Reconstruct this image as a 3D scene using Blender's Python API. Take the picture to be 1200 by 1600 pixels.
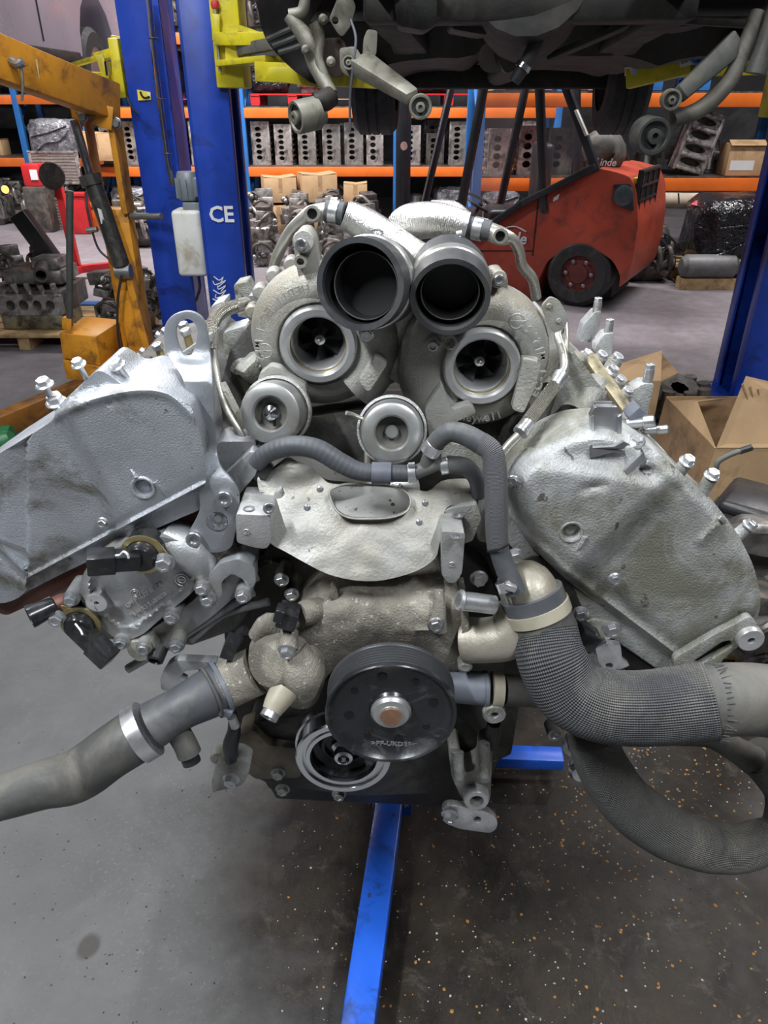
import bpy, bmesh, math, random
from math import sin, cos, pi, radians, sqrt, exp, atan2
from mathutils import Vector, Matrix, noise
from mathutils.geometry import delaunay_2d_cdt
random.seed(11)
for _o in list(bpy.data.objects):
    bpy.data.objects.remove(_o)
scene = bpy.context.scene
COL = scene.collection

# ------------------------------------------------------------------ camera, world, lamps, exposure
CAMH = 1.55
TH = radians(29.3)
FPX = 1150.0
CAM = Vector((0, 0, CAMH))
CT, ST = cos(TH), sin(TH)
cd = bpy.data.cameras.new('camera')
cd.sensor_fit = 'VERTICAL'
cd.sensor_height = 36.0
cd.sensor_width = 27.0
cd.lens = FPX * 36.0 / 1600.0
cd.clip_start = 0.02
cd.clip_end = 100
cam = bpy.data.objects.new('camera', cd)
COL.objects.link(cam)
cam.location = CAM
cam.rotation_euler = (pi / 2 - TH, 0, 0)
scene.camera = cam

w = bpy.data.worlds.new('world')
scene.world = w
w.use_nodes = True
bg = w.node_tree.nodes.get('Background')
bg.inputs[0].default_value = (0.55, 0.6, 0.7, 1)
bg.inputs[1].default_value = 0.015

# ceiling tube lamps of the workshop: (x, y, z, length along x, width, watts, colour)
LAMPS = [(-1.5, -0.3, 3.7, 0.14, 1.3, 112, (.93, .97, 1.0)),
         (1.4, -0.7, 3.9, 0.14, 1.3, 72, (.93, .97, 1.0)),
         (-0.5, 1.9, 4.2, 1.5, .14, 62, (.93, .97, 1.0)),
         (-5.4, 6.0, 5.2, 2.4, .4, 260, (1.0, .96, .95)),
         (-3.0, 8.6, 5.2, 2.4, .4, 300, (1.0, .95, .94)),
         (0.2, 8.2, 5.2, 2.4, .4, 210, (1.0, .96, .95)),
         (3.6, 6.3, 5.2, 2.4, .4, 170, (1.0, .96, .95)),
         (-2.6, 2.6, 4.9, .4, 2.0, 60, (1.0, .97, .95)),
         (3.1, 2.4, 4.9, .4, 2.0, 60, (1.0, .97, .95))]
vs = scene.view_settings
vs.view_transform = 'Standard'
vs.look = 'None'
vs.exposure = 0.5
vs.gamma = 1.0
vs.use_curve_mapping = False

# ------------------------------------------------------------------ photo pixel -> place helpers
def ray(px, py):
    x = (px - 600) / FPX
    y = (800 - py) / FPX
    return Vector((x, CT + y * ST, -ST + y * CT))
def P(px, py, Y):
    d = ray(px, py)
    return CAM + d * (Y / d.y)
def FL(px, py, z=0.0):
    d = ray(px, py)
    return CAM + d * ((z - CAMH) / d.z)
def PXX(px, py, X):
    d = ray(px, py)
    return CAM + d * (X / d.x)
def PPL(px, py, o, n):
    d = ray(px, py)
    return CAM + d * ((o - CAM).dot(n) / d.dot(n))
def mm(p, px):
    return px * ((p.y) * CT - (p.z - CAMH) * ST) / FPX
FRONT = Vector((0, -1, 0))
UP = Vector((0, 0, 1))

def cr(pts, n=6, closed=False):
    """Catmull-Rom through points (any dimension tuples / Vectors)"""
    pts = [Vector(p) for p in pts]
    N = len(pts)
    out = []
    rng = N if closed else N - 1
    for i in range(rng):
        p1 = pts[i]
        p2 = pts[(i + 1) % N]
        p0 = pts[i - 1] if (closed or i > 0) else p1 + (p1 - p2)
        p3 = pts[(i + 2) % N] if (closed or i + 2 < N) else p2 + (p2 - p1)
        for k in range(n):
            t = k / n
            out.append(0.5 * ((2 * p1) + (p2 - p0) * t + (2 * p0 - 5 * p1 + 4 * p2 - p3) * t * t + (3 * p1 - p0 - 3 * p2 + p3) * t ** 3))
    if not closed:
        out.append(pts[-1])
    return out
def rnd(pts, r=6, n=3):
    """round the corners of a closed 2D outline"""
    pts = [Vector((p[0], p[1])) for p in pts]
    out = []
    N = len(pts)
    for i in range(N):
        a, b, c = pts[i - 1], pts[i], pts[(i + 1) % N]
        l1 = min(r, (a - b).length * .45)
        l2 = min(r, (c - b).length * .45)
        q1 = b + (a - b).normalized() * l1
        q2 = b + (c - b).normalized() * l2
        for k in range(n + 1):
            t = k / n
            out.append(q1 * (1 - t) ** 2 + b * 2 * t * (1 - t) + q2 * t * t)
    return out
def ell(cx, cy, rx, ry, n=24, a0=0):
    return [Vector((cx + rx * cos(a0 + 2 * pi * k / n), cy + ry * sin(a0 + 2 * pi * k / n))) for k in range(n)]
def inpoly(x, y, poly):
    c = False
    j = len(poly) - 1
    for i in range(len(poly)):
        xi, yi = poly[i][0], poly[i][1]
        xj, yj = poly[j][0], poly[j][1]
        if (yi > y) != (yj > y) and x < (xj - xi) * (y - yi) / (yj - yi + 1e-12) + xi:
            c = not c
        j = i
    return c
def dseg(x, y, a, b):
    ax, ay = a[0], a[1]
    bx, by = b[0] - ax, b[1] - ay
    t = ((x - ax) * bx + (y - ay) * by) / (bx * bx + by * by + 1e-9)
    t = max(0, min(1, t))
    return sqrt((x - ax - t * bx) ** 2 + (y - ay - t * by) ** 2)
def dline(x, y, pl, closed=False):
    n = len(pl)
    return min(dseg(x, y, pl[i], pl[(i + 1) % n]) for i in range(n if closed else n - 1))
def side(x, y, a, b):
    """signed distance from the line a->b"""
    bx, by = b[0] - a[0], b[1] - a[1]
    return ((x - a[0]) * by - (y - a[1]) * bx) / sqrt(bx * bx + by * by)
def sstep(e0, e1, x):
    t = max(0, min(1, (x - e0) / (e1 - e0)))
    return t * t * (3 - 2 * t)
def frame(axis, ref=None):
    a = Vector(axis).normalized()
    r = Vector(ref) if ref else (Vector((0, 0, 1)) if abs(a.z) < .9 else Vector((0, 1, 0)))
    x = r.cross(a).normalized()
    y = a.cross(x).normalized()
    return x, y, a

class G:
    def __init__(s):
        s.v = []
        s.f = []
        s.uv = []
    def add(s, v, f, uv=None):
        o = len(s.v)
        s.v += [tuple(p) for p in v]
        s.f += [tuple(i + o for i in q) for q in f]
        s.uv += uv if uv else [None] * len(f)
        return s
    def box(s, c, size, rot=None):
        c = Vector(c)
        hx, hy, hz = size[0] / 2, size[1] / 2, size[2] / 2
        v = [Vector((x, y, z)) for z in (-hz, hz) for y in (-hy, hy) for x in (-hx, hx)]
        if rot is not None:
            v = [rot @ p for p in v]
        v = [p + c for p in v]
        return s.add(v, [(0, 2, 3, 1), (4, 5, 7, 6), (0, 1, 5, 4), (2, 6, 7, 3), (0, 4, 6, 2), (1, 3, 7, 5)])
    def bar(s, p0, p1, w_, h_, up=(0, 0, 1), w1=None, h1=None):
        p0 = Vector(p0)
        p1 = Vector(p1)
        a = (p1 - p0).normalized()
        x = Vector(up).cross(a)
        if x.length < 1e-4:
            x = Vector((1, 0, 0)).cross(a)
        x.normalize()
        y = a.cross(x).normalized()
        v = []
        for p, ww, hh in ((p0, w_, h_), (p1, w1 or w_, h1 or h_)):
            for sx, sy in ((-1, -1), (1, -1), (1, 1), (-1, 1)):
                v.append(p + x * ww / 2 * sx + y * hh / 2 * sy)
        return s.add(v, [(3, 2, 1, 0), (4, 5, 6, 7), (0, 1, 5, 4), (1, 2, 6, 5), (2, 3, 7, 6), (3, 0, 4, 7)])
    def tube(s, pts, r, n=12, sub=0, cap=True, ri=None, flat=None, wob=0):
        """round tube along pts; r number or list; ri = bore radius (open ends)"""
        pts = [Vector(p) for p in pts]
        rs = [r] * len(pts) if not isinstance(r, (list, tuple)) else list(r)
        if sub:
            ext = [Vector((p.x, p.y, p.z, q)) for p, q in zip(pts, rs)]
            q = cr([tuple(e) for e in ext], sub)
            pts = [Vector((e[0], e[1], e[2])) for e in q]
            rs = [e[3] for e in q]
        N = len(pts)
        x = None
        rings = []
        L = 0
        lens = []
        for i in range(N):
            t = (pts[min(i + 1, N - 1)] - pts[max(i - 1, 0)]).normalized()
            if x is None:
                x, y, _ = frame(t)
            else:
                x = (x - t * x.dot(t)).normalized()
                y = t.cross(x)
            if i:
                L += (pts[i] - pts[i - 1]).length
            lens.append(L)
            ring = []
            for k in range(n):
                a = 2 * pi * k / n
                rr = rs[i]
                if wob:
                    rr *= 1 + wob * noise.noise(pts[i] * 30 + Vector((cos(a), sin(a), 0)) * 1.5)
                ring.append(pts[i] + x * cos(a) * rr + y * sin(a) * rr)
            rings.append(ring)
        v = [p for q in rings for p in q]
        f = []
        uv = []
        rad = sum(rs) / len(rs)
        for i in range(N - 1):
            for k in range(n):
                k2 = (k + 1) % n
                f.append((i * n + k, i * n + k2, (i + 1) * n + k2, (i + 1) * n + k))
                u0, u1 = 2 * pi * rad * k / n, 2 * pi * rad * (k + 1) / n
                uv.append([(u0, lens[i]), (u1, lens[i]), (u1, lens[i + 1]), (u0, lens[i + 1])])
        if ri is None:
            if cap:
                f.append(tuple(reversed(range(n))))
                f.append(tuple((N - 1) * n + k for k in range(n)))
                uv += [None, None]
        else:
            o = len(v)
            for i in range(N):
                c = pts[i]
                for k in range(n):
                    v.append(c + (rings[i][k] - c) * (ri / rs[i] if rs[i] else 0))
            for i in range(N - 1):
                for k in range(n):
                    k2 = (k + 1) % n
                    f.append((o + i * n + k2, o + i * n + k, o + (i + 1) * n + k, o + (i + 1) * n + k2))
                    uv.append(None)
            for k in range(n):
                k2 = (k + 1) % n
                f.append((k2, k, o + k, o + k2))
                uv.append(None)
                b = (N - 1) * n
                f.append((b + k, b + k2, o + b + k2, o + b + k))
                uv.append(None)
        return s.add(v, f, uv)
    def lathe(s, prof, c, axis, n=32, ref=None, rfun=None):
        x, y, a = frame(axis, ref)
        c = Vector(c)
        v = []
        idx = []
        for r, h in prof:
            if r < 1e-6:
                idx.append([len(v)])
                v.append(c + a * h)
            else:
                row = []
                for k in range(n):
                    t = 2 * pi * k / n
                    rr = r * (rfun(t) if rfun else 1)
                    row.append(len(v))
                    v.append(c + x * cos(t) * rr + y * sin(t) * rr + a * h)
                idx.append(row)
        f = []
        for i in range(len(idx) - 1):
            A, B = idx[i], idx[i + 1]
            for k in range(n):
                k2 = (k + 1) % n
                if len(A) == 1 and len(B) == 1:
                    continue
                if len(A) == 1:
                    f.append((A[0], B[k], B[k2]))
                elif len(B) == 1:
                    f.append((A[k], B[0], A[k2]))
                else:
                    f.append((A[k], B[k], B[k2], A[k2]))
        f = [tuple(reversed(q)) for q in f]
        return s.add(v, f)
    def cyl(s, p0, p1, r, n=16, r1=None):
        p0 = Vector(p0)
        p1 = Vector(p1)
        h = (p1 - p0).length
        return s.lathe([(0, 0), (r, 0), (r if r1 is None else r1, h), (0, h)], p0, p1 - p0, n)
    def prism(s, pts, vec):
        pts = [Vector(p) for p in pts]
        vec = Vector(vec)
        n = len(pts)
        v = pts + [p + vec for p in pts]
        nn = Vector((0, 0, 0))
        for i in range(n):
            nn += (pts[i] - pts[0]).cross(pts[(i + 1) % n] - pts[0])
        f = [tuple(range(n)), tuple(reversed(range(n, 2 * n)))]
        f += [(i, n + i, n + (i + 1) % n, (i + 1) % n) for i in range(n)]
        if nn.dot(vec) > 0:
            f = [tuple(reversed(q)) for q in f]
        return s.add(v, f)
    def relief(s, outline, mapf, vec, step=None, holes=(), back=True, lines=(), loff=(0,)):
        """sheet over a closed 2D outline (with holes); mapf(x, y) -> 3D front point; skirt and back offset by vec (vector or function)"""
        out = [Vector((p[0], p[1])) for p in outline]
        hs = [[Vector((p[0], p[1])) for p in h] for h in holes]
        pts = list(out)
        edges = [(i, (i + 1) % len(out)) for i in range(len(out))]
        for h in hs:
            o = len(pts)
            pts += h
            edges += [(o + i, o + (i + 1) % len(h)) for i in range(len(h))]
        lpts = []
        for pl in lines:
            pl = [Vector((p[0], p[1])) for p in pl]
            dense = []
            for i in range(len(pl) - 1):
                k = max(1, int((pl[i + 1] - pl[i]).length / (step * .6)))
                dense += [pl[i].lerp(pl[i + 1], j / k) for j in range(k)]
            dense.append(pl[-1])
            for of in loff:
                row = []
                for i, p in enumerate(dense):
                    t = (dense[min(i + 1, len(dense) - 1)] - dense[max(i - 1, 0)]).normalized()
                    q = p + Vector((-t.y, t.x)) * of
                    if inpoly(q.x, q.y, out) and dline(q.x, q.y, out, True) > step * .3 and not any(inpoly(q.x, q.y, h) or dline(q.x, q.y, h, True) < step * .3 for h in hs):
                        row.append(q)
                    else:
                        row.append(None)
                for i, q in enumerate(row):
                    if q is None:
                        continue
                    pts.append(q)
                    lpts.append(q)
                    if i and row[i - 1] is not None:
                        edges.append((len(pts) - 2, len(pts) - 1))
        nb = len(pts)
        if step:
            x0, x1 = min(p.x for p in out), max(p.x for p in out)
            y0, y1 = min(p.y for p in out), max(p.y for p in out)
            j = 0
            yy = y0 + step * .5
            while yy < y1:
                xx = x0 + step * (.25 if j % 2 else .75)
                while xx < x1:
                    if inpoly(xx, yy, out) and not any(inpoly(xx, yy, h) for h in hs):
                        if all((q.x - xx) ** 2 + (q.y - yy) ** 2 > step * step * .3 for q in lpts) and dline(xx, yy, out, True) > step * .45 and all(dline(xx, yy, h, True) > step * .45 for h in hs):
                            pts.append(Vector((xx, yy)))
                    xx += step
                yy += step * .87
                j += 1
        rv, re, rf, ov, oe, of = delaunay_2d_cdt(pts, edges, [], 0, 1e-5)
        keep = []
        for t in rf:
            cx = sum(rv[i].x for i in t) / len(t)
            cy = sum(rv[i].y for i in t) / len(t)
            if inpoly(cx, cy, out) and not any(inpoly(cx, cy, h) for h in hs):
                keep.append(tuple(t))
        v3 = [mapf(p.x, p.y) for p in rv]
        vf = vec if callable(vec) else (lambda x, y: Vector(vec))
        # face orientation: front away from vec
        if keep:
            t = keep[0]
            nrm = (v3[t[1]] - v3[t[0]]).cross(v3[t[2]] - v3[t[0]])
            flip = nrm.dot(vf(rv[t[0]].x, rv[t[0]].y)) > 0
        else:
            flip = False
        f = [tuple(reversed(t)) if flip else t for t in keep]
        n = len(v3)
        v = list(v3)
        # boundary edges
        cnt = {}
        for t in f:
            for i in range(len(t)):
                e = (t[i], t[(i + 1) % len(t)])
                cnt[e] = cnt.get(e, 0) + 1
        bnd = [e for e in cnt if (e[1], e[0]) not in cnt]
        bk = {}
        for e in bnd:
            for i in e:
                if i not in bk:
                    bk[i] = len(v)
                    v.append(v3[i] + vf(rv[i].x, rv[i].y))
        for a, b in bnd:
            f.append((b, a, bk[a], bk[b]))
        if back:
            bb = {}
            for t in keep:
                q = []
                for i in t:
                    if i in bk:
                        q.append(bk[i])
                    else:
                        if i not in bb:
                            bb[i] = len(v)
                            v.append(v3[i] + vf(rv[i].x, rv[i].y))
                        q.append(bb[i])
                f.append(tuple(q) if flip else tuple(reversed(q)))
        return s.add(v, f)
    def torus(s, c, axis, R, r, n=32, k=10, ref=None):
        return s.lathe([(R + r * cos(2 * pi * i / k), r * sin(2 * pi * i / k)) for i in range(k + 1)], c, axis, n, ref)

def mesh(g, name, mat, bevel=0, seg=2, ang=35, smooth=True):
    me = bpy.data.meshes.new(name)
    me.from_pydata(g.v, [], g.f)
    if any(u for u in g.uv):
        ul = me.uv_layers.new(name='UVMap')
        li = 0
        for q, u in zip(g.f, g.uv):
            for k in range(len(q)):
                if u:
                    ul.data[li].uv = u[k]
                li += 1
    if bevel:
        bm = bmesh.new()
        bm.from_mesh(me)
        bmesh.ops.remove_doubles(bm, verts=bm.verts, dist=1e-6)
        ed = [e for e in bm.edges if len(e.link_faces) == 2 and e.calc_face_angle(0) > radians(30)]
        bmesh.ops.bevel(bm, geom=ed, offset=bevel, segments=seg, profile=.5, affect='EDGES', clamp_overlap=True)
        bm.to_mesh(me)
        bm.free()
    me.validate()
    if smooth:
        me.shade_smooth()
        me.set_sharp_from_angle(angle=radians(ang))
    me.materials.append(mat)
    return me
ORIGIN = {}
def link(o, parent=None):
    COL.objects.link(o)
    if parent is not None:
        o.parent = parent
        L = ORIGIN.get(parent.name)
        if L is not None:
            o.matrix_parent_inverse = Matrix.Translation(-L)
    return o
def part(name, g, mat, parent=None, label=None, **kw):
    """one mesh object; geometry in world coordinates"""
    o = bpy.data.objects.new(name, mesh(g, name, mat, **kw) if isinstance(g, G) else g)
    link(o, parent)
    if label:
        o['label'] = label
    return o
def thing(name, loc, label, cat, group=None):
    o = bpy.data.objects.new(name, None)
    o.empty_display_size = .05
    o.location = loc
    COL.objects.link(o)
    ORIGIN[o.name] = Vector(loc)
    return tag(o, label, cat, group)
def tag(o, label, cat, group=None, kind=None):
    o['label'] = label
    o['category'] = cat
    if group:
        o['group'] = group
    if kind:
        o['kind'] = kind
    return o
def struct(name, g, mat, parent=None, **kw):
    o = part(name, g, mat, parent, **kw)
    if parent is None:
        o['kind'] = 'structure'
    return o
def inst(me, name, parent, M):
    """object sharing mesh data placed by a world matrix"""
    o = bpy.data.objects.new(name, me)
    link(o, parent)
    o.matrix_basis = M
    return o
def copy_thing(root, loc, rotz=0, scale=1.0, label=None, group=None):
    r = root.copy()
    COL.objects.link(r)
    r.location = loc
    r.rotation_euler = (0, 0, rotz)
    r.scale = (scale,) * 3 if not isinstance(scale, (tuple, list)) else scale
    if label:
        r['label'] = label
    if group:
        r['group'] = group
    for ch in root.children:
        c = ch.copy()
        COL.objects.link(c)
        c.parent = r
        for gch in ch.children:
            d = gch.copy()
            COL.objects.link(d)
            d.parent = c
    return r

# ------------------------------------------------------------------ procedural materials
MATS = {}
def mat(name, col, rough=.5, metal=0.0, var=.25, scale=12.0, dirt=None, dscale=5.0, damt=.5, bump=0.0, bscale=150.0, rvar=.15, pattern=None, psize=.006, pstr=.4, spec=.5, alpha=1.0, trans=0.0, speck=None, sscale=90.0, samt=.62, bdist=.002):
    if name in MATS:
        return MATS[name]
    m = bpy.data.materials.new(name)
    m.use_nodes = True
    nt = m.node_tree
    N, L = nt.nodes, nt.links
    b = N['Principled BSDF']
    tc = N.new('ShaderNodeTexCoord')
    def noi(sc, det=4, rou=.6, dist=0):
        q = N.new('ShaderNodeTexNoise')
        q.inputs['Scale'].default_value = sc
        q.inputs['Detail'].default_value = det
        q.inputs['Roughness'].default_value = rou
        q.inputs['Distortion'].default_value = dist
        L.new(tc.outputs['Object'], q.inputs['Vector'])
        return q
    def ramp(src, p0, p1, c0=(0, 0, 0, 1), c1=(1, 1, 1, 1)):
        r = N.new('ShaderNodeValToRGB')
        r.color_ramp.elements[0].position = p0
        r.color_ramp.elements[1].position = p1
        r.color_ramp.elements[0].color = c0
        r.color_ramp.elements[1].color = c1
        L.new(src, r.inputs[0])
        return r
    def mix(fac, a, c):
        x = N.new('ShaderNodeMix')
        x.data_type = 'RGBA'
        L.new(fac, x.inputs[0])
        for sock, val in ((x.inputs[6], a), (x.inputs[7], c)):
            if isinstance(val, tuple):
                sock.default_value = (val[0], val[1], val[2], 1)
            else:
                L.new(val, sock)
        return x.outputs[2]
    n1 = noi(scale)
    lo = tuple(c * (1 - var) for c in col) + (1,)
    hi = tuple(min(1, c * (1 + var)) for c in col) + (1,)
    cur = ramp(n1.outputs[0], .3, .7, lo, hi).outputs[0]
    if dirt:
        n2 = noi(dscale, 6, .68, .6)
        r2 = ramp(n2.outputs[0], .62 - damt * .35, .72 - damt * .2)
        cur = mix(r2.outputs[0], cur, dirt)
    if speck:
        n4 = noi(sscale, 3, .6)
        r4 = ramp(n4.outputs[0], samt, samt + .04)
        cur = mix(r4.outputs[0], cur, speck)
    L.new(cur, b.inputs['Base Color'])
    b.inputs['Metallic'].default_value = metal
    b.inputs['Specular IOR Level'].default_value = spec
    n3 = noi(scale * 2.3, 3)
    mr = N.new('ShaderNodeMapRange')
    mr.inputs[3].default_value = max(.03, rough - rvar)
    mr.inputs[4].default_value = min(1, rough + rvar)
    L.new(n3.outputs[0], mr.inputs[0])
    L.new(mr.outputs[0], b.inputs['Roughness'])
    nrm = None
    if bump:
        nb = noi(bscale, 3)
        bp = N.new('ShaderNodeBump')
        bp.inputs['Strength'].default_value = bump
        bp.inputs['Distance'].default_value = bdist
        L.new(nb.outputs[0], bp.inputs['Height'])
        nrm = bp
    if pattern:
        def mth(op, a, c=None):
            q = N.new('ShaderNodeMath')
            q.operation = op
            for k, val in enumerate((a, c)):
                if val is None:
                    continue
                if isinstance(val, (int, float)):
                    q.inputs[k].default_value = val
                else:
                    L.new(val, q.inputs[k])
            return q.outputs[0]
        sp = N.new('ShaderNodeSeparateXYZ')
        L.new(tc.outputs['UV'], sp.inputs[0])
        k = 2 * pi / psize
        if pattern == 'braid':
            s1 = mth('SINE', mth('MULTIPLY', mth('ADD', sp.outputs[0], sp.outputs[1]), k))
            s2 = mth('SINE', mth('MULTIPLY', mth('SUBTRACT', sp.outputs[0], sp.outputs[1]), k))
            h = mth('MULTIPLY', s1, s2)
        elif pattern == 'rings':
            h = mth('SINE', mth('MULTIPLY', sp.outputs[1], k))
        else:
            h = mth('SINE', mth('MULTIPLY', sp.outputs[0], k))
        bp2 = N.new('ShaderNodeBump')
        bp2.inputs['Strength'].default_value = pstr
        bp2.inputs['Distance'].default_value = psize * .5
        L.new(h, bp2.inputs['Height'])
        if nrm:
            L.new(nrm.outputs[0], bp2.inputs['Normal'])
        nrm = bp2
        if pattern == 'braid':
            rr = ramp(mth('MULTIPLY', mth('ADD', h, 1.0), .5), .1, .8)
            x = N.new('ShaderNodeMix')
            x.data_type = 'RGBA'
            x.blend_type = 'MULTIPLY'
            x.inputs[0].default_value = .55
            L.new(cur, x.inputs[6])
            L.new(rr.outputs[0], x.inputs[7])
            L.new(x.outputs[2], b.inputs['Base Color'])
    if nrm:
        L.new(nrm.outputs[0], b.inputs['Normal'])
    if trans:
        b.inputs['Transmission Weight'].default_value = trans
    if alpha < 1:
        b.inputs['Alpha'].default_value = alpha
    MATS[name] = m
    return m

M_cast = mat('cast_aluminium', (.38, .392, .41), .45, .55, .2, 18, (.33, .32, .29), 5.5, .35, .35, 320)
M_castd = mat('dirty_cast_aluminium', (.46, .468, .47), .55, .3, .28, 11, (.24, .235, .19), 9, .62, .9, 300, speck=(.13, .12, .1), sscale=34, samt=.66)
M_head = mat('grimy_shaded_head_casting', (.2, .2, .195), .5, .5, .35, 14, (.1, .095, .08), 9, .6, .6, 200)  # grime plus crevice shade, both put into the base colour
M_castl = mat('stained_cast_aluminium', (.42, .44, .475), .42, .6, .18, 10, (.16, .155, .13), 9, .24, .7, 420, speck=(.14, .13, .11), sscale=55, samt=.69)
M_alu = mat('machined_aluminium', (.62, .62, .63), .33, .6, .1, 25, (.45, .44, .4), 6, .2, .1, 300)
M_turbo = mat('turbo_casting', (.4, .395, .365), .5, .4, .16, 9, (.31, .285, .23), 8, .4, .5, 420)
M_steel = mat('plain_steel', (.55, .56, .58), .33, .9, .15, 20, None)
M_bolt = mat('zinc_bolt', (.5, .51, .53), .35, .85, .2, 60, None)
M_boltd = mat('dark_bolt', (.3, .3, .3), .4, .8, .2, 60, None)
M_zinc = mat('bright_zinc', (.72, .73, .75), .3, .85, .15, 40, None)
M_gold = mat('yellow_zinc', (.52, .43, .22), .35, .8, .25, 25, None)
M_brass = mat('stainless_pipe', (.6, .58, .52), .3, .75, .15, 20, None)
M_canister = mat('canister_steel', (.47, .475, .47), .35, .7, .12, 12, (.36, .35, .32), 8, .3)
M_rub = mat('black_rubber', (.035, .037, .042), .5, 0, .25, 20, (.07, .07, .07), 8, .4, .15, 200)
M_hose = mat('grey_rubber_hose', (.075, .08, .09), .55, 0, .2, 15, (.13, .13, .12), 7, .35, .1, 200)
M_hosed = mat('dusty_rubber_hose', (.07, .07, .066), .6, 0, .25, 12, (.13, .122, .105), 9, .5, .15, 200)
M_braid = mat('woven_sleeve', (.13, .134, .145), .7, 0, .15, 20, (.26, .25, .23), 6, .3, pattern='braid', psize=.0065, pstr=.9)
M_braid2 = mat('dusty_woven_sleeve', (.15, .148, .138), .75, 0, .15, 20, (.28, .26, .22), 6, .5, pattern='braid', psize=.0058, pstr=.8)
M_sleeve = mat('fine_woven_sleeve', (.16, .165, .175), .7, 0, .12, 20, None, pattern='braid', psize=.0032, pstr=.7)
M_foil = mat('embossed_foil', (.78, .77, .74), .32, .85, .1, 20, (.6, .57, .5), 10, .3, .6, 260, pattern='rings', psize=.0024, pstr=.22)
M_flex = mat('braided_steel', (.66, .63, .55), .35, .9, .1, 20, None, pattern='braid', psize=.0042, pstr=1.0)
M_shield = mat('heat_shield_sheet', (.37, .365, .345), .55, .4, .14, 7, (.34, .32, .275), 6, .45, .45, 200, speck=(.16, .145, .12), sscale=80, samt=.69)
M_dust = mat('dusty_casting', (.33, .305, .255), .7, .15, .25, 16, (.17, .155, .13), 11, .55, .9, 330, speck=(.5, .48, .42), sscale=150, samt=.63)
M_plas = mat('black_plastic', (.025, .025, .027), .38, 0, .3, 20, None, bump=.1)
M_plasb = mat('glossy_black_plastic', (.018, .018, .02), .22, 0, .2, 20, (.05, .05, .05), 14, .3)
M_pulley = mat('black_painted_pulley', (.016, .017, .02), .28, 0, .3, 14, (.085, .086, .09), 16, .3, .1, 100)
M_groove = mat('grey_pulley_grooves', (.05, .052, .056), .35, .2, .2, 14, None)
M_copper = mat('rusty_brass', (.36, .2, .13), .45, .6, .3, 40, None)
M_dark = mat('oily_dark_casting', (.03, .029, .027), .5, .3, .5, 14, (.085, .08, .068), 8, .35, .3, 120)
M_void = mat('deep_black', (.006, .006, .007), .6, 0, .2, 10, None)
M_wheel = mat('compressor_wheel_metal', (.1, .1, .1), .35, .7, .2, 20, None)
M_gaskt = mat('red_brown_sealant', (.13, .05, .036), .6, 0, .3, 20, None)
M_greyp = mat('grey_plastic', (.13, .14, .17), .45, 0, .2, 20, None)
M_tanp = mat('tan_plastic', (.38, .345, .265), .5, 0, .15, 20, None)
M_blue = mat('blue_paint', (.012, .05, .36), .33, 0, .3, 3, (.008, .02, .12), 4, .25, .05, 40)
M_blue2 = mat('bright_blue_paint', (.02, .13, .72), .32, 0, .18, 6, (.015, .05, .2), 9, .3, .05, 60, speck=(.05, .05, .06), sscale=26, samt=.7)
M_yel = mat('yellow_paint', (.6, .52, .015), .4, 0, .2, 6, (.33, .27, .04), 7, .35)
M_ora = mat('orange_paint', (.62, .26, .018), .45, 0, .2, 5, (.22, .09, .02), 6, .3, .05, 60, speck=(.07, .04, .02), sscale=30, samt=.7)
M_orar = mat('worn_orange_paint', (.3, .12, .02), .5, 0, .3, 6, (.06, .04, .03), 6, .5)
M_rack = mat('rack_orange', (.75, .16, .02), .42, 0, .15, 3, None)
M_rackb = mat('rack_blue', (.03, .17, .5), .42, 0, .15, 3, None)
M_red = mat('red_paint', (.5, .02, .025), .4, 0, .2, 5, None)
M_fork = mat('forklift_red', (.4, .06, .03), .42, 0, .15, 4, (.2, .045, .03), 5, .3)
M_forkb = mat('forklift_black', (.018, .02, .024), .4, 0, .3, 6, None)
M_tyre = mat('tyre_rubber', (.022, .022, .023), .7, 0, .3, 20, (.05, .048, .045), 6, .3, .2, 80)
M_carb = mat('car_underbody', (.012, .011, .010), .6, .1, .5, 7, (.034, .029, .022), 5, .45, .3, 60)
M_liner = mat('wheel_liner_plastic', (.035, .035, .034), .6, 0, .3, 9, (.065, .06, .055), 6, .4)
M_arm = mat('suspension_arm_alloy', (.24, .23, .19), .55, .4, .25, 12, (.1, .088, .065), 7, .45, .2, 100)
M_silver = mat('silver_car_paint', (.47, .44, .52), .3, .3, .08, 2, None)
M_wood = mat('pallet_wood', (.5, .34, .17), .75, 0, .3, 9, (.25, .16, .09), 7, .35)
M_card = mat('cardboard', (.5, .33, .18), .8, 0, .12, 6, (.33, .21, .11), 4, .25)
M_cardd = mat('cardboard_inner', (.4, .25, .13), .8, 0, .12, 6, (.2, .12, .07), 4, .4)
M_wrap = mat('black_stretch_wrap', (.012, .012, .015), .16, 0, .3, 20, None, bump=1.0, bscale=9, rvar=.08, bdist=.05)
M_wrapc = mat('clear_stretch_wrap', (.2, .2, .225), .2, .1, .5, 10, (.08, .08, .09), 9, .6, 1.0, 14, bdist=.03)
M_white = mat('white_plastic', (.62, .62, .58), .45, 0, .12, 5, (.4, .36, .28), 6, .35)
M_grey = mat('grey_enamel', (.22, .25, .27), .4, .2, .15, 8, None)
M_chrome = mat('chrome_rod', (.7, .72, .75), .12, 1, .05, 20, None)
M_part1 = mat('scrap_aluminium', (.36, .35, .335), .42, .7, .35, 10, (.14, .13, .12), 9, .5, .6, 40)
M_part2 = mat('scrap_iron', (.09, .085, .08), .5, .5, .5, 9, (.2, .16, .13), 8, .4, .5, 40)
M_part3 = mat('scrap_light_alloy', (.5, .465, .45), .4, .6, .35, 9, (.12, .11, .1), 9, .55, .5, 40)
M_print = mat('white_print', (.7, .72, .74), .5, 0, .05, 10, None)
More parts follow.
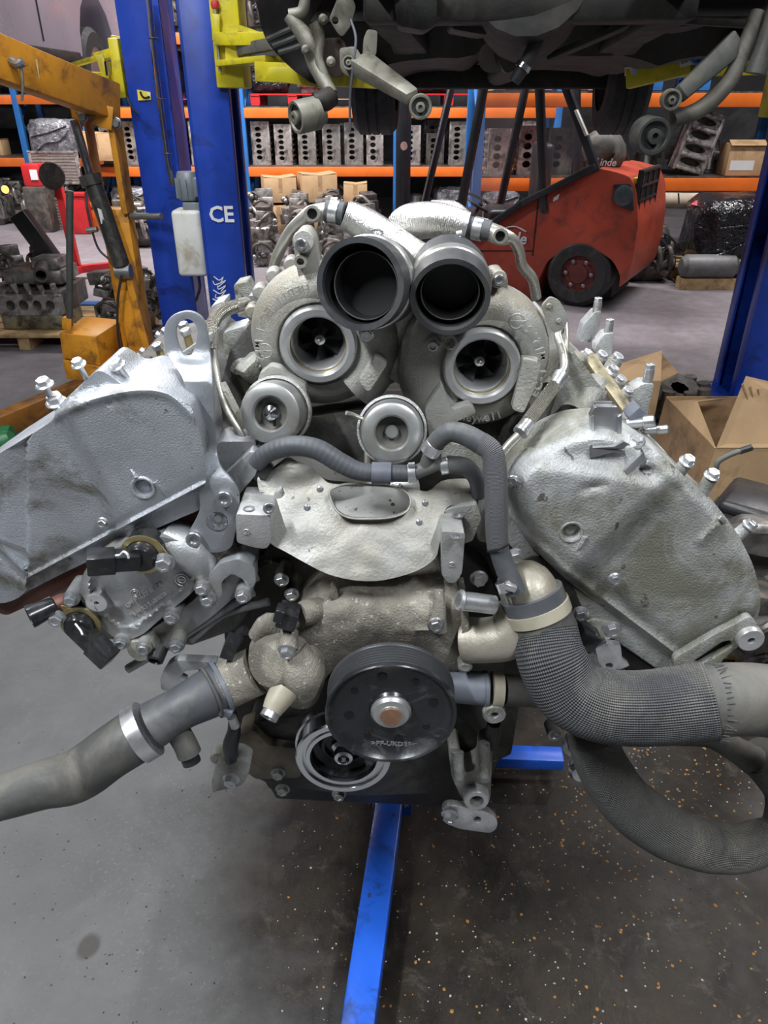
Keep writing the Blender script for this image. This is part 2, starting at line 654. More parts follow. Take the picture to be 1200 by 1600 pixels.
M_glass = mat('cab_glass', (.75, .75, .78), .06, 0, .02, 5, None, alpha=.16)
M_redp = mat('red_plastic', (.55, .05, .05), .4, 0, .1, 10, None)
M_green = mat('green_paint', (.03, .16, .06), .4, 0, .2, 10, None)

# ------------------------------------------------------------------ fasteners (shared meshes)
def _hex(r, h, fl=True):
    g = G()
    if fl:
        g.lathe([(0, 0), (r * 1.35, 0), (r * 1.35, r * .18), (r * 1.1, r * .34), (0, r * .34)], (0, 0, 0), (0, 0, 1), 16)
    g.lathe([(0, 0), (r, 0), (r, h * .92), (r * .9, h), (r * .55, h), (r * .5, h * .9), (0, h * .9)], (0, 0, 0), (0, 0, 1), 6)
    return g
def _cap(r, h):
    g = G()
    g.lathe([(0, 0), (r, 0), (r, h * .9), (r * .9, h), (r * .62, h), (r * .55, h * .45), (0, h * .4)], (0, 0, 0), (0, 0, 1), 18)
    return g
def _stud(r, h):
    g = G()
    pr = [(0, 0), (r * .7, 0)]
    k = 9
    for i in range(k):
        pr += [(r * .7, h * (i + .2) / k), (r * .58, h * (i + .7) / k)]
    pr += [(r * .58, h), (0, h)]
    g.lathe(pr, (0, 0, 0), (0, 0, 1), 12)
    return g
FAST = {}
def fastener(kind, m):
    key = (kind, m.name)
    if key not in FAST:
        g = {'hex': lambda: _hex(1, 1.1), 'cap': lambda: _cap(1, 1.0), 'nut': lambda: _hex(1, .8, True), 'stud': lambda: _stud(1, 3.5), 'plain': lambda: _hex(1, 1.0, False)}[kind]()
        FAST[key] = mesh(g, kind + '_bolt', m, smooth=True, ang=30)
    return FAST[key]
def bolt(parent, p, axis, r, kind='hex', m=None, name='bolt', spin=0.3):
    x, y, a = frame(axis)
    M = Matrix((x, y, a)).transposed().to_4x4()
    M = Matrix.Translation(Vector(p)) @ M @ Matrix.Rotation(spin, 4, 'Z') @ Matrix.Scale(r, 4)
    return inst(fastener(kind, m or M_bolt), name, parent, M)
def text_geo(body, size, ext):
    cu = bpy.data.curves.new('txt', 'FONT')
    cu.body = body
    cu.size = size
    cu.extrude = ext
    cu.offset = size * .022
    cu.resolution_u = 2
    cu.align_x = 'CENTER'
    cu.align_y = 'CENTER'
    o = bpy.data.objects.new('txt', cu)
    me = bpy.data.meshes.new_from_object(o)
    g = G()
    g.add([v.co.copy() for v in me.vertices], [tuple(p.vertices) for p in me.polygons])
    bpy.data.objects.remove(o)
    bpy.data.curves.remove(cu)
    bpy.data.meshes.remove(me)
    return g
def place(g, M):
    g.v = [tuple(M @ Vector(p)) for p in g.v]
    return g
def basis(o, x, y, z):
    return Matrix.Translation(Vector(o)) @ Matrix((Vector(x).normalized(), Vector(y).normalized(), Vector(z).normalized())).transposed().to_4x4()

# ================================================================== THE SETTING
def floor_material():
    m = bpy.data.materials.new('stained_concrete')
    m.use_nodes = True
    nt = m.node_tree
    N, L = nt.nodes, nt.links
    b = N['Principled BSDF']
    tc = N.new('ShaderNodeTexCoord')
    geo = N.new('ShaderNodeSeparateXYZ')
    L.new(tc.outputs['Object'], geo.inputs[0])
    def noi(sc, det=5, rou=.6, dist=0.0):
        q = N.new('ShaderNodeTexNoise')
        q.inputs['Scale'].default_value = sc
        q.inputs['Detail'].default_value = det
        q.inputs['Roughness'].default_value = rou
        q.inputs['Distortion'].default_value = dist
        L.new(tc.outputs['Object'], q.inputs['Vector'])
        return q.outputs[0]
    def mth(op, a, c=None, clamp=False):
        q = N.new('ShaderNodeMath')
        q.operation = op
        q.use_clamp = clamp
        for k, val in enumerate((a, c)):
            if val is None:
                continue
            if isinstance(val, (int, float)):
                q.inputs[k].default_value = val
            else:
                L.new(val, q.inputs[k])
        return q.outputs[0]
    def ramp(src, p0, p1, c0=(0, 0, 0), c1=(1, 1, 1)):
        r = N.new('ShaderNodeValToRGB')
        r.color_ramp.elements[0].position = p0
        r.color_ramp.elements[1].position = p1
        r.color_ramp.elements[0].color = c0 + (1,)
        r.color_ramp.elements[1].color = c1 + (1,)
        L.new(src, r.inputs[0])
        return r.outputs[0]
    def mix(fac, a, c):
        x = N.new('ShaderNodeMix')
        x.data_type = 'RGBA'
        L.new(fac, x.inputs[0])
        for sock, val in ((x.inputs[6], a), (x.inputs[7], c)):
            if isinstance(val, tuple):
                sock.default_value = val + (1,)
            else:
                L.new(val, sock)
        return x.outputs[2]
    def blob(cx, cy, rx, ry, warp=.6, soft=.35, ns=2.2):
        dx = mth('DIVIDE', mth('SUBTRACT', geo.outputs[0], cx), rx)
        dy = mth('DIVIDE', mth('SUBTRACT', geo.outputs[1], cy), ry)
        d = mth('SQRT', mth('ADD', mth('MULTIPLY', dx, dx), mth('MULTIPLY', dy, dy)))
        n = mth('MULTIPLY', mth('SUBTRACT', noi(ns, 6, .65), .5), warp * 2)
        d = mth('ADD', d, n)
        return ramp(d, 1 - soft, 1 + soft, (1, 1, 1), (0, 0, 0))
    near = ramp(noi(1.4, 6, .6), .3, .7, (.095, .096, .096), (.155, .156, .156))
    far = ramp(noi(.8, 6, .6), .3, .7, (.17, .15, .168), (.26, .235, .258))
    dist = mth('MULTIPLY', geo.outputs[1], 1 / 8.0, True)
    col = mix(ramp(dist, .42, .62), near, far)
    mot = ramp(noi(9, 7, .72, .3), .36, .66, (0, 0, 0), (1, 1, 1))
    col = mix(mth('MULTIPLY', mot, .45), col, (.085, .084, .083))
    col = mix(mth('MULTIPLY', ramp(noi(3.1, 6, .7, .8), .54, .68), .25), col, (.19, .19, .19))
    grain = noi(95, 4, .7)
    col = mix(ramp(grain, .55, .75), col, mix(ramp(noi(3), .4, .6), (.1, .1, .1), (.2, .19, .19)))
    # far floor grime
    col = mix(mth('MULTIPLY', ramp(noi(.9, 7, .7, .5), .52, .62), .45), col, (.11, .1, .1))
    stain_shade = blob(.34, 1.28, .84, .92, .45, .3)
    stain2 = blob(.5, .78, .28, .25, .9, .4, 4)
    stain3 = blob(.9, 2.3, .9, .7, .7, .35, 2)
    st = mth('MAXIMUM', stain_shade, mth('MAXIMUM', mth('MULTIPLY', stain2, .75), stain3))
    lay = ramp(noi(6, 7, .7, .4), .35, .7, (.006, .005, .0042), (.042, .031, .021))  # oil colour, with the engine's shadow on the floor darkened into it
    patch = ramp(noi(2.6, 6, .65), .5, .64)
    lay = mix(mth('MULTIPLY', patch, .16), lay, (.06, .053, .046))
    col = mix(mth('MULTIPLY', st, .98), col, lay)
    col = mix(mth('MULTIPLY', mth('MULTIPLY', st, ramp(noi(14, 6, .75, .6), .56, .68)), .4), col, (.13, .11, .09))
    for cx, cy, r in ((-.235, 1.155, .035), (-.245, 1.07, .022), (-.9, 1.35, .03), (-.62, .9, .025)):
        col = mix(mth('MULTIPLY', blob(cx, cy, r, r * 1.2, .5, .4, 9), .75), col, (.045, .038, .032))
    # scatter of white droplets on the oily area
    drop = ramp(noi(150, 2, .5), .72, .75)
    col = mix(mth('MULTIPLY', drop, mth('MULTIPLY', blob(.1, .95, .45, .45, .6, .5, 3), .8)), col, (.62, .63, .65))
    L.new(col, b.inputs['Base Color'])
    rough = mix(st, (.62, .62, .62), (.36, .36, .36))
    b.inputs['Specular IOR Level'].default_value = .3
    rough = mix(mth('MULTIPLY', ramp(noi(7, 6, .7), .42, .58), .6), rough, (.6, .6, .6))
    L.new(rough, b.inputs['Roughness'])
    bp = N.new('ShaderNodeBump')
    bp.inputs['Strength'].default_value = .35
    bp.inputs['Distance'].default_value = .004
    L.new(noi(60, 5, .7), bp.inputs['Height'])
    L.new(bp.outputs[0], b.inputs['Normal'])
    return m
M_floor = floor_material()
M_wall = mat('sheet_wall', (.05, .05, .056), .7, 0, .2, 2, (.1, .1, .1), 1.5, .3)
M_ceil = mat('dark_roof', (.1, .1, .11), .8, 0, .2, 2, None)
RX0, RX1, RY0, RY1, RZ = -9.5, 8.5, -5.0, 14.4, 5.6
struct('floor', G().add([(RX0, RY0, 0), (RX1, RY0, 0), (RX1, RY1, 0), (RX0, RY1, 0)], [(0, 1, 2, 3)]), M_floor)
struct('wall_back', G().box(((RX0 + RX1) / 2, RY1 + .06, RZ / 2), (RX1 - RX0 + .2, .1, RZ)), M_wall)
struct('wall_front', G().box(((RX0 + RX1) / 2, RY0 - .06, RZ / 2), (RX1 - RX0 + .2, .1, RZ)), M_wall)
struct('wall_left', G().box((RX0 - .06, (RY0 + RY1) / 2, RZ / 2), (.1, RY1 - RY0, RZ)), M_wall)
struct('wall_right', G().box((RX1 + .06, (RY0 + RY1) / 2, RZ / 2), (.1, RY1 - RY0, RZ)), M_wall)
struct('ceiling', G().box(((RX0 + RX1) / 2, (RY0 + RY1) / 2, RZ + .06), (RX1 - RX0, RY1 - RY0, .1)), M_ceil)

for i, (x, y, z, lx, ly, watts, lc) in enumerate(LAMPS):
    t = thing('ceiling_lamp', (x, y, z), 'long white tube lamp hanging under the workshop roof', 'lamp', 'roof tube lamps')
    part('lamp_housing', G().box((x, y, z + .05), (lx + .08, ly + .08, .06)), M_white, t, bevel=.01)
    gs = G()
    for sx in (-1, 1):
        px_ = x + (sx * lx * .4 if lx > ly else 0)
        py_ = y + (sx * ly * .4 if ly >= lx else 0)
        gs.cyl((px_, py_, z + .08), (px_, py_, RZ), .006, 6)
    part('suspension_wire', gs, M_grey, t)
    ld = bpy.data.lights.new('tube_light', 'AREA')
    ld.shape = 'RECTANGLE'
    ld.size = lx
    ld.size_y = ly
    ld.energy = watts
    ld.color = lc
    lo = bpy.data.objects.new('tube_light', ld)
    link(lo, t)
    lo.location = (x, y, z + .015)

# ================================================================== THE V8 ENGINE (front centre)
ENG_Z = 0.44
eng = thing('engine', (0, 1.05, ENG_Z), 'large V-shaped aluminium car engine with two turbochargers on top, on a blue stand', 'engine')
YC = .86

def P2(Yf):
    return (lambda x, y: P(x, y, Yf)) if not callable(Yf) else (lambda x, y: P(x, y, Yf(x, y)))
def solid(name, outline, Y0, depth, m, parent, r=5, bevel=.0015, holes=(), label=None, step=None, hf=None, back=True):
    """casting with a front outline seen in the photo, standing at world distance Y0, carried back along the engine by depth"""
    g = G()
    fun = (lambda x, y: P(x, y, Y0 + (hf(x, y) if hf else 0)))
    g.relief(rnd(outline, r) if r else outline, fun, (lambda x, y: Vector((0, depth, 0))), step, holes, back)
    return part(name, g, m, parent, label, bevel=bevel, ang=40)
def reliefpart(name, outline, Y0, depth, m, parent, hf, step=9, holes=(), label=None, back=False, ang=50, lines=(), loff=(-9, -5, -2, 2, 5, 9)):
    g = G()
    fun = (lambda x, y: P(x, y, Y0 + hf(x, y)))
    g.relief(outline, fun, (lambda x, y: Vector((0, depth - hf(x, y), 0))), step, holes, back, lines, loff)
    return part(name, g, m, parent, label, ang=ang)
def pts3(lst):
    return [P(*q) for q in lst]
def hose(name, lst, rpx, m, parent, n=20, sub=6, rib=None, bore=None, label=None, wob=0):
    p = pts3(lst)
    if isinstance(rpx, (int, float)):
        rpx = [rpx] * len(p)
    rs = [mm(q, r) for q, r in zip(p, rpx)]
    g = G().tube(p, rs, n, sub, ri=(min(rs) * bore if bore else None), wob=wob)
    return part(name, g, m, parent, label)
def band(name, a, b, rpx, m, parent, wall=1.04, screw=True):
    """hose clamp band between two points"""
    a, b = P(*a), P(*b)
    r = mm(a, rpx) * wall
    L_ = (b - a).length
    g = G().lathe([(r * .97, 0), (r, .0005), (r, L_ - .0005), (r * .97, L_)], a, b - a, 32)
    return part(name, g, m, parent)

# ---- crankcase and centre mass ------------------------------------------------
g = G()
g.prism([P(x, y, .95) for x, y in ((330, 780), (860, 780), (830, 1000), (800, 1180), (690, 1235), (420, 1235), (370, 1150), (350, 1000))], (0, .52, 0))
blk = part('crankcase', g, M_dark, eng, bevel=.006)
solid('timing_case', [(392, 1130), (560, 1105), (640, 1100), (720, 1120), (768, 1165), (765, 1215), (700, 1238), (560, 1244), (420, 1225), (372, 1200)], .845, .16, M_dark, eng, 10, .003)
solid('valley_casting', [(420, 850), (700, 850), (765, 900), (790, 960), (770, 1040), (700, 1060), (420, 1030), (390, 960), (400, 900)], .90, .1, M_dark, eng, 10, .003)
# cylinder banks (heads) running back along the engine
def bank(name, pts, Y0, L_, m):
    g = G()
    g.prism([P(x, y, Y0) for x, y in pts], (0, L_, 0))
    return part(name, g, m, eng, bevel=.006)
lb = bank('cylinder_head', [(20, 885), (60, 760), (110, 668), (250, 640), (310, 680), (425, 770), (440, 890), (370, 985), (300, 1010), (150, 1000)], .93, .50, M_head)
rb = bank('cylinder_head', [(790, 790), (830, 730), (900, 690), (1000, 700), (1100, 795), (1165, 905), (1150, 990), (1050, 1050), (940, 1000), (800, 880)], .93, .50, M_head)

# ---- left front cover ---------------------------------------------------------
A_, B_ = (88, 655), (180, 826)
seam = [(322, 752), (178, 828), (42, 901), (-20, 842), (-80, 800)]
lobe = cr([(88, 652), (118, 636), (160, 622), (215, 612), (262, 618), (300, 650)], 4)
def h_left(x, y):
    h = 0
    s_ = side(x, y, A_, B_)          # > 0 to the left of the crease
    h -= .019 * sstep(-1, 26, s_) * sstep(870, 840, y)
    d = dline(x, y, seam)
    below = (y - 752) * (178 - 322) - (x - 322) * (828 - 752) if x > 178 else (y - 828) * (42 - 178) - (x - 178) * (901 - 828)
    outer = (below < 0 and x > 42) or (x <= 42 and side(x, y, (42, 901), (-20, 842)) < 0)
    if outer:
        h += .013 * sstep(2, 7, d)
    else:
        h += .005 * sstep(14, 2, d)
    h -= .0035 * exp(-(d / 4.0) ** 2)
    dl = dline(x, y, lobe)
    up = y < 612 + abs(x - 215) * .14 + (max(0, 118 - x) * .4)
    h -= .004 * exp(-(dl / 5.0) ** 2)
    if up:
        h += .022 * sstep(1, 20, dl)
    h += .003 * exp(-(sqrt((x - 170) ** 2 + (y - 628) ** 2) / 7) ** 2)
    return h
LC = [(-80, 765), (0, 708), (60, 672), (86, 655), (84, 645), (100, 625), (140, 590), (153, 577), (170, 585), (196, 606), (206, 599), (222, 592), (240, 603), (270, 612), (300, 636), (318, 700), (322, 752), (322, 782), (316, 795), (285, 808), (230, 832), (170, 862), (110, 890), (60, 915), (22, 938), (0, 944), (-40, 930), (-80, 905)]
lcov = reliefpart('front_cover', rnd(LC, 9, 2), .845, .10, M_castl, eng, h_left, 6.5, holes=[ell(223, 763, 16, 15, 24)], lines=[seam, [A_, B_], lobe])
part('cover_gasket', G().relief(rnd([(-80, 880), (10, 935), (60, 915), (170, 862), (316, 795), (322, 800), (300, 830), (250, 850), (190, 880), (130, 905), (70, 935), (10, 962), (-80, 930)], 6, 2), P2(.872), (0, .03, 0)), M_gaskt, eng)
bolt(lcov, P(161, 817, .838), (0, -1, .15), .0062, 'hex', M_bolt)
def cup(x, y, Y0, parent, m):
    c = P(x, y, Y0)
    r = mm(c, 16)
    part('boss_ring', G().lathe([(r * .88, -.030), (r * .9, -.004), (r * .94, .0), (r * 1.12, .0005), (r * 1.3, -.003), (r * 1.4, -.010)], c, FRONT, 36), m, parent)
    part('recess_floor', G().lathe([(r * .95, -.011), (r * .55, -.0105), (r * .5, -.008), (0, -.008)], c, FRONT, 28), m, parent)
cup(223, 763, .824, lcov, M_castl)
part('boss_web', G().tube(pts3([(243, 752, .826), (254, 766, .828), (264, 779, .833)]), [.004, .004, .0025], 8, 3).tube(pts3([(213, 746, .826), (206, 734, .828), (200, 722, .834)]), [.004, .003, .0015], 8, 3), M_castl, lcov)
part('cover_clip', G().bar(P(88, 880, .852), P(108, 872, .852), .006, .008), M_boltd, lcov)
for (x, y, ax, ay, L_, r, hb) in ((90, 640, 68, 598, 0, .0085, 'hex'), (140, 600, 121, 566, 0, .007, 'hex'), (205, 600, 182, 568, 0, .0075, 'hex')):
    p0, p1 = P(x, y, .872), P(ax, ay, .862)
    part('stud', G().cyl(p0, p1, r * .5, 10), M_bolt, lcov)
    bolt(lcov, p1 - (p1 - p0).normalized() * .004, p1 - p0, r, 'hex', M_zinc)
# second head bolt with flange pair on the upper left corner
p0, p1 = P(98, 650, .872), P(80, 612, .862)
bolt(lcov, p0 + (p1 - p0) * .55, p1 - p0, .0098, 'hex', M_zinc)
bolt(lcov, P(88, 622, .87), (p1 - p0), .007, 'plain', M_zinc)

# ---- right front cover --------------------------------------------------------
RA, RB = (1072, 762), (938, 892)
seamr = [(792, 800), (830, 845), (880, 890), (958, 950), (1062, 1028), (1160, 972)]
def h_right(x, y):
    h = 0
    s_ = side(x, y, RB, RA)
    # inner plateau stands proud of the outer one
    t = sstep(34, -6, s_) if False else 0
    sl = side(x, y, RA, RB)
    h += .020 * sstep(-46, 2, -sl * -1 if False else -sl) if False else 0
    inner = sstep(-2, 40, -sl)
    lim = sstep(748, 790, y + (x - 1000) * -.12 + 30) if True else 1
    h -= .020 * inner * lim
    d = dline(x, y, seamr)
    h += .007 * sstep(30, 4, d)
    h -= .006 * exp(-(d / 5.5) ** 2)
    h += .006 * exp(-(dseg(x, y, (912, 765), (945, 757)) / 5.0) ** 2)
    h += .008 * exp(-(dseg(x, y, (1000, 735), (1050, 760)) / 14.0) ** 2)
    h -= .006 * exp(-(dseg(x, y, (1125, 815), (1095, 845)) / 6.0) ** 2)
    de = dline(x, y, RCo, True)
    h += .012 * (1 - sstep(0, 16, de))
    h += .0012 * noise.noise(Vector((x / 22, y / 22, 3)))
    return h
RC = [(792, 800), (796, 770), (806, 748), (830, 715), (860, 692), (900, 676), (950, 672), (1000, 690), (1040, 716), (1090, 765), (1130, 802), (1155, 838), (1176, 880), (1187, 920), (1189, 950), (1178, 978), (1160, 990), (1120, 1004), (1072, 1030), (1052, 1034), (1000, 996), (940, 948), (880, 902), (828, 852)]
RCo = [tuple(p) for p in rnd(RC, 12, 2)]
rcov = reliefpart('front_cover', rnd(RC, 12, 2), .850, .09, M_castd, eng, h_right, 6.5, holes=[ell(893, 832, 16, 15, 24)], lines=[seamr, [RA, RB]])
cup(893, 832, .829, rcov, M_castd)
part('boss_web', G().tube(pts3([(914, 838, .829), (908, 850, .83), (897, 864, .834)]), [.004, .004, .002], 8, 3), M_castd, rcov)
# raised edge rail of the cover and dark joint below it
solid('cover_rail', [(784, 805), (800, 806), (835, 862), (890, 912), (960, 962), (1068, 1040), (1062, 1064), (1040, 1054), (940, 985), (860, 915), (795, 850)], .868, .05, M_castd, eng, 5, .002)
solid('cover_joint', [(795, 850), (860, 918), (940, 990), (1040, 1058), (1030, 1082), (930, 1015), (850, 945), (800, 890)], .880, .05, M_dark, eng, 5, .002)
# slotted lug at the lower right corner of the cover
lug = [(1052, 1030), (1120, 990), (1150, 975), (1172, 962), (1186, 978), (1184, 996), (1160, 1005), (1130, 1030), (1112, 1060), (1060, 1075)]
slot = rnd([(1082, 1034), (1128, 1003), (1142, 1000), (1146, 1010), (1120, 1026), (1092, 1042)], 4)
solid('slotted_lug', lug, .838, .012, M_castd, rcov, 7, .0015, holes=[slot])
part('slot_shade_sheet', G().relief(rnd([(1076, 1034), (1128, 998), (1150, 998), (1150, 1014), (1090, 1050)], 3), P2(.851), (0, .004, 0)), M_void, rcov)  # black sheet standing in for the shade inside the open slot
part('threaded_boss', G().lathe([(0, .002), (.004, .002), (.0055, .024), (.018, .024), (.0195, .021), (.0195, -.01), (0, -.01)], P(1163, 985, .853), FRONT, 28), M_alu, rcov)
bolt(rcov, P(960, 905, .84), (0, -1, .2), .0075, 'hex', M_bolt)
bolt(rcov, P(802, 752, .845), (-.3, -1, .3), .006, 'hex', M_bolt)
for (x, y, X2, Y2) in ((1092, 778, 1112, 744), (1135, 850, 1170, 822), (1055, 745, 1073, 722)):
    p0, p1 = P(x, y, .885), P(X2, Y2, .875)
    part('stud_boss', G().cyl(p0, p0 + (p1 - p0) * .9, .009, 14), M_castd, rcov)
    bolt(rcov, p1, p1 - p0, .0082, 'hex', M_zinc)
part('breather_stub', G().tube(pts3([(1118, 738, .89), (1122, 722, .89), (1138, 712, .892), (1158, 704, .895)]), mm(P(1120, 720, .89), 4.2), 10, 4), M_hosed, rcov)
part('stub_cap', G().tube(pts3([(1156, 705, .895), (1174, 699, .897)]), mm(P(1170, 700, .89), 5.5), 10, ri=.002), M_plas, rcov)
# small casting marks
for (a, b) in (((1010, 722), (1020, 727)), ((1124, 808), (1132, 816))):
    part('casting_rib', G().bar(P(a[0], a[1], .845), P(b[0], b[1], .85), .004, .006), M_castd, rcov, bevel=.001)

# ---- clips on the right bank (bent sheet brackets) -----------------------------
cb = solid('clip_bracket', [(922, 650), (930, 636), (965, 636), (972, 650), (970, 690), (925, 688)], .868, .010, M_steel, eng, 3, .001)
solid('clip_plate', [(929, 628), (957, 628), (957, 652), (929, 652)], .880, .004, M_steel, cb, 2, .0006)
part('clip_wing', G().prism(pts3([(923, 652, .866), (928, 650, .862), (928, 688, .862), (923, 686, .866)]), (0, .004, 0)), M_steel, cb)
part('clip_wing', G().prism(pts3([(966, 652, .862), (972, 648, .866), (971, 688, .866), (966, 690, .862)]), (0, .004, 0)), M_steel, cb)
part('clip_foot', G().prism(pts3([(916, 690, .862), (924, 686, .862), (926, 700, .842), (960, 698, .842), (975, 690, .85), (1000, 702, .862), (1006, 712, .862), (985, 720, .85), (975, 740, .842), (978, 712, .85), (960, 706, .842), (922, 716, .846)]), (0, .006, 0)), M_steel, cb)
part('clip_foot', G().prism(pts3([(976, 735, .838), (1006, 706, .845), (1008, 718, .842), (980, 742, .836)]), (0, .012, 0)), M_steel, cb)
bolt(cb, P(995, 690, .86), (-.1, -.6, 1), .008, 'hex', M_zinc)

# ---- right bank top: injector rail, bosses, bolts receding to the back ----------
rail = part('fuel_rail_plate', G().relief(rnd([(920, 552), (928, 550), (985, 630), (1004, 655), (998, 668), (988, 662), (968, 634), (918, 566)], 5), P2(lambda x, y: 1.08 - (y - 548) * .0013), (0, .004, -.012)), mat('dull_gold_rail', (.3, .26, .17), .45, .6, .4, 40, (.12, .1, .07), 20, .4), eng, bevel=.001)
for (x, y, Y, r) in ((915, 550, 1.12, .0085), (938, 552, 1.10, .0085), (962, 556, 1.08, .009), (955, 575, 1.06, .009), (968, 590, 1.04, .008), (940, 590, 1.04, .009), (978, 608, 1.0, .008), (985, 640, .95, .008)):
    p = P(x, y + 6, Y)
    part('bolt_boss', G().cyl(p - Vector((.012, 0, .03)), p, r * 1.25, 14), M_castd, rail)
    bolt(rail, p, (.45, -.35, 1), r, 'hex' if x % 2 else 'cap', M_zinc)
for (x0, y0, x1, y1, Y, rp) in ((935, 598, 895, 650, 1.03, 21), (905, 560, 862, 612, 1.10, 17)):
    a, b = P(x0, y0, Y), P(x1, y1, Y - .05)
    part('injector_tower', G().lathe([(0, 0), (mm(a, rp) * .9, 0), (mm(a, rp), .004), (mm(a, rp * 1.1), (b - a).length), (0, (b - a).length)], a, b - a, 20), M_castd, eng)
for tri in (((912, 508), (930, 488), (940, 486), (937, 510), (922, 540), (905, 535), 1.30), ((932, 540), (945, 522), (960, 520), (955, 560), (935, 556), (930, 550), 1.24), ((985, 612), (1006, 600), (1022, 600), (1008, 662), (992, 640), (978, 622), 1.02)):
    Yt = tri[-1]
    o = solid('rib_bracket', list(tri[:-1]), Yt, .03, M_castd, eng, 3, .0015)
for (x, y, Y) in ((935, 486, 1.30), (953, 520, 1.24), (1016, 594, 1.02)):
    p = P(x, y, Y)
    part('sleeve', G().cyl(p - Vector((0, -.01, .005)), p + Vector((0, .01, .014)), .0075, 12), M_zinc, eng)
    bolt(eng, p + Vector((0, .01, .014)), (0, 0, 1), .0072, 'plain', M_zinc)
# cam cover shells behind the front covers
solid('cam_cover', [(835, 712), (862, 640), (880, 590), (892, 548), (905, 560), (935, 600), (985, 650), (1040, 715), (1000, 690), (950, 672), (900, 676), (860, 690)], 1.0, .30, M_castd, eng, 8, .006)
solid('cam_cover', [(340, 720), (336, 660), (345, 600), (360, 545), (395, 500), (418, 520), (420, 590), (410, 660), (395, 720), (372, 745)], 1.02, .25, M_head, eng, 8, .006)
part('cover_seam', G().tube(pts3([(800, 765, .872), (815, 730, .885), (850, 695, .90), (905, 672, .905), (950, 668, .90)]), .004, 8, 5), M_castd, eng)
part('plug_connector', G().box(P(993, 645, .935), (.02, .03, .02), Matrix.Rotation(.7, 3, 'Y')), M_greyp, eng, bevel=.002)
for (x, y, Y, r) in ((1004, 660, .92, .009), (1026, 672, .93, .006)):
    p = P(x, y, Y)
    part('sensor_body', G().lathe([(0, -.02), (r * .8, -.02), (r * .8, 0), (r, .001), (r, .014), (r * .6, .016), (r * .5, .008), (0, .008)], p, (1, -.3, .25), 16), M_steel, eng)

# coil towers and screws along the outer top face of each head
for (hd, p_, q_) in ((rb, (1000, 700), (1100, 795)), (lb, (60, 760), (110, 668))):
    e0, e1 = P(p_[0], p_[1], .93), P(q_[0], q_[1], .93)
    nrm = (e1 - e0).cross(Vector((0, 1, 0))).normalized()
    if nrm.z < 0:
        nrm = -nrm
    for k in range(4):
        c = (e0 + e1) / 2 + Vector((0, .10 + .105 * k, 0))
        part('coil_tower', G().lathe([(.019, -.004), (.024, 0), (.024, .010), (.021, .013), (.017, .013), (.015, -.002), (0, -.002)], c, nrm, 24), M_castd, hd)
    for k in range(5):
        for t in (.08, .92):
            bolt(hd, e0.lerp(e1, t) + Vector((0, .05 + .105 * k, 0)), nrm, .007, 'hex', M_bolt)
# ---- left bank top -------------------------------------------------------------
solid('rib_bracket', [(365, 445), (385, 440), (400, 470), (405, 500), (372, 495)], 1.22, .05, M_castd, eng, 3, .002)
solid('rib_bracket', [(330, 478), (350, 470), (352, 510), (335, 530), (325, 515)], 1.12, .05, M_castd, eng, 3, .002)
solid('rib_bracket', [(348, 520), (420, 498), (418, 530), (375, 560), (352, 566)], 1.10, .05, M_castd, eng, 4, .002)
solid('oil_line_block', [(388, 462), (424, 460), (424, 502), (414, 510), (388, 500)], 1.10, .05, M_cast, eng, 3, .002)
bolt(eng, P(405, 462, 1.125), (0, 0, 1), .009, 'hex', M_bolt)
bolt(eng, P(399, 520, 1.08), (-.4, -.6, .6), .0065, 'hex', M_bolt)
lcx = solid('left_rail_plate', [(235, 575), (262, 552), (272, 560), (330, 520), (334, 532), (278, 585), (246, 592)], .98, .012, M_castd, eng, 4, .001)
for (x, y, Y) in ((248, 545, .99), (262, 520, 1.06), (288, 512, 1.08), (292, 522, 1.02)):
    p = P(x, y, Y)
    part('sleeve', G().cyl(p - Vector((-.004, 0, .028)), p, .0055, 10), M_gold, lcx)
    bolt(lcx, p, (-.25, -.2, 1), .0078, 'plain', M_zinc)
part('black_connector', G().box(P(228, 580, .97), (.03, .03, .022), Matrix.Rotation(-.6, 3, 'Y')).box(P(258, 585, .96), (.045, .02, .014), Matrix.Rotation(-.35, 3, 'Y')), M_plas, eng, bevel=.002)
part('cover_seam', G().tube(pts3([(205, 607, .885), (240, 600, .89), (280, 615, .895), (303, 640, .90)]), .005, 8, 5), M_cast, eng)
part('knurled_boss', G().lathe([(0, 0), (.013, 0), (.015, .003), (.015, .012), (0, .016)], P(378, 570, 1.03), (-.3, -1, .4), 18), M_castd, eng)
part('casting_rib', G().bar(P(345, 600, .98), P(395, 700, .93), .012, .014), M_castd, eng, bevel=.002)
part('casting_rib', G().bar(P(380, 590, 1.0), P(410, 560, 1.02), .03, .03), M_castd, eng, bevel=.006)

# ---- lifting eye bracket -------------------------------------------------------
LB = [(258, 545), (256, 515), (266, 496), (285, 487), (303, 488), (318, 500), (325, 525), (329, 560), (334, 620), (337, 690), (344, 728), (360, 748), (372, 768), (373, 800), (366, 840), (358, 858), (330, 864), (300, 850), (292, 838), (304, 815), (312, 795), (310, 770), (304, 730), (300, 670), (293, 620), (284, 590), (268, 565)]
LH = [(275, 520), (280, 505), (293, 499), (304, 506), (308, 520), (304, 542), (298, 555), (288, 556), (280, 542)]
LH2 = ell(339, 815, 16, 15, 20)
def y_lb(x, y):
    return .83 + .045 * sstep(600, 545, y) + .03 * sstep(760, 690, y)
g = G().relief(cr([(p[0], p[1]) for p in LB], 4, True), P2(y_lb), (0, .006, 0), 12, [cr(LH, 4, True), LH2])
eye = part('lifting_bracket', g, mat('bracket_steel', (.33, .345, .375), .5, .6, .12, 12, (.25, .25, .25), 8, .2, .3, 300, speck=(.12, .11, .1), sscale=60, samt=.69), eng, 'long flat steel lifting eye with a drop-shaped hole', bevel=.0015, ang=40)
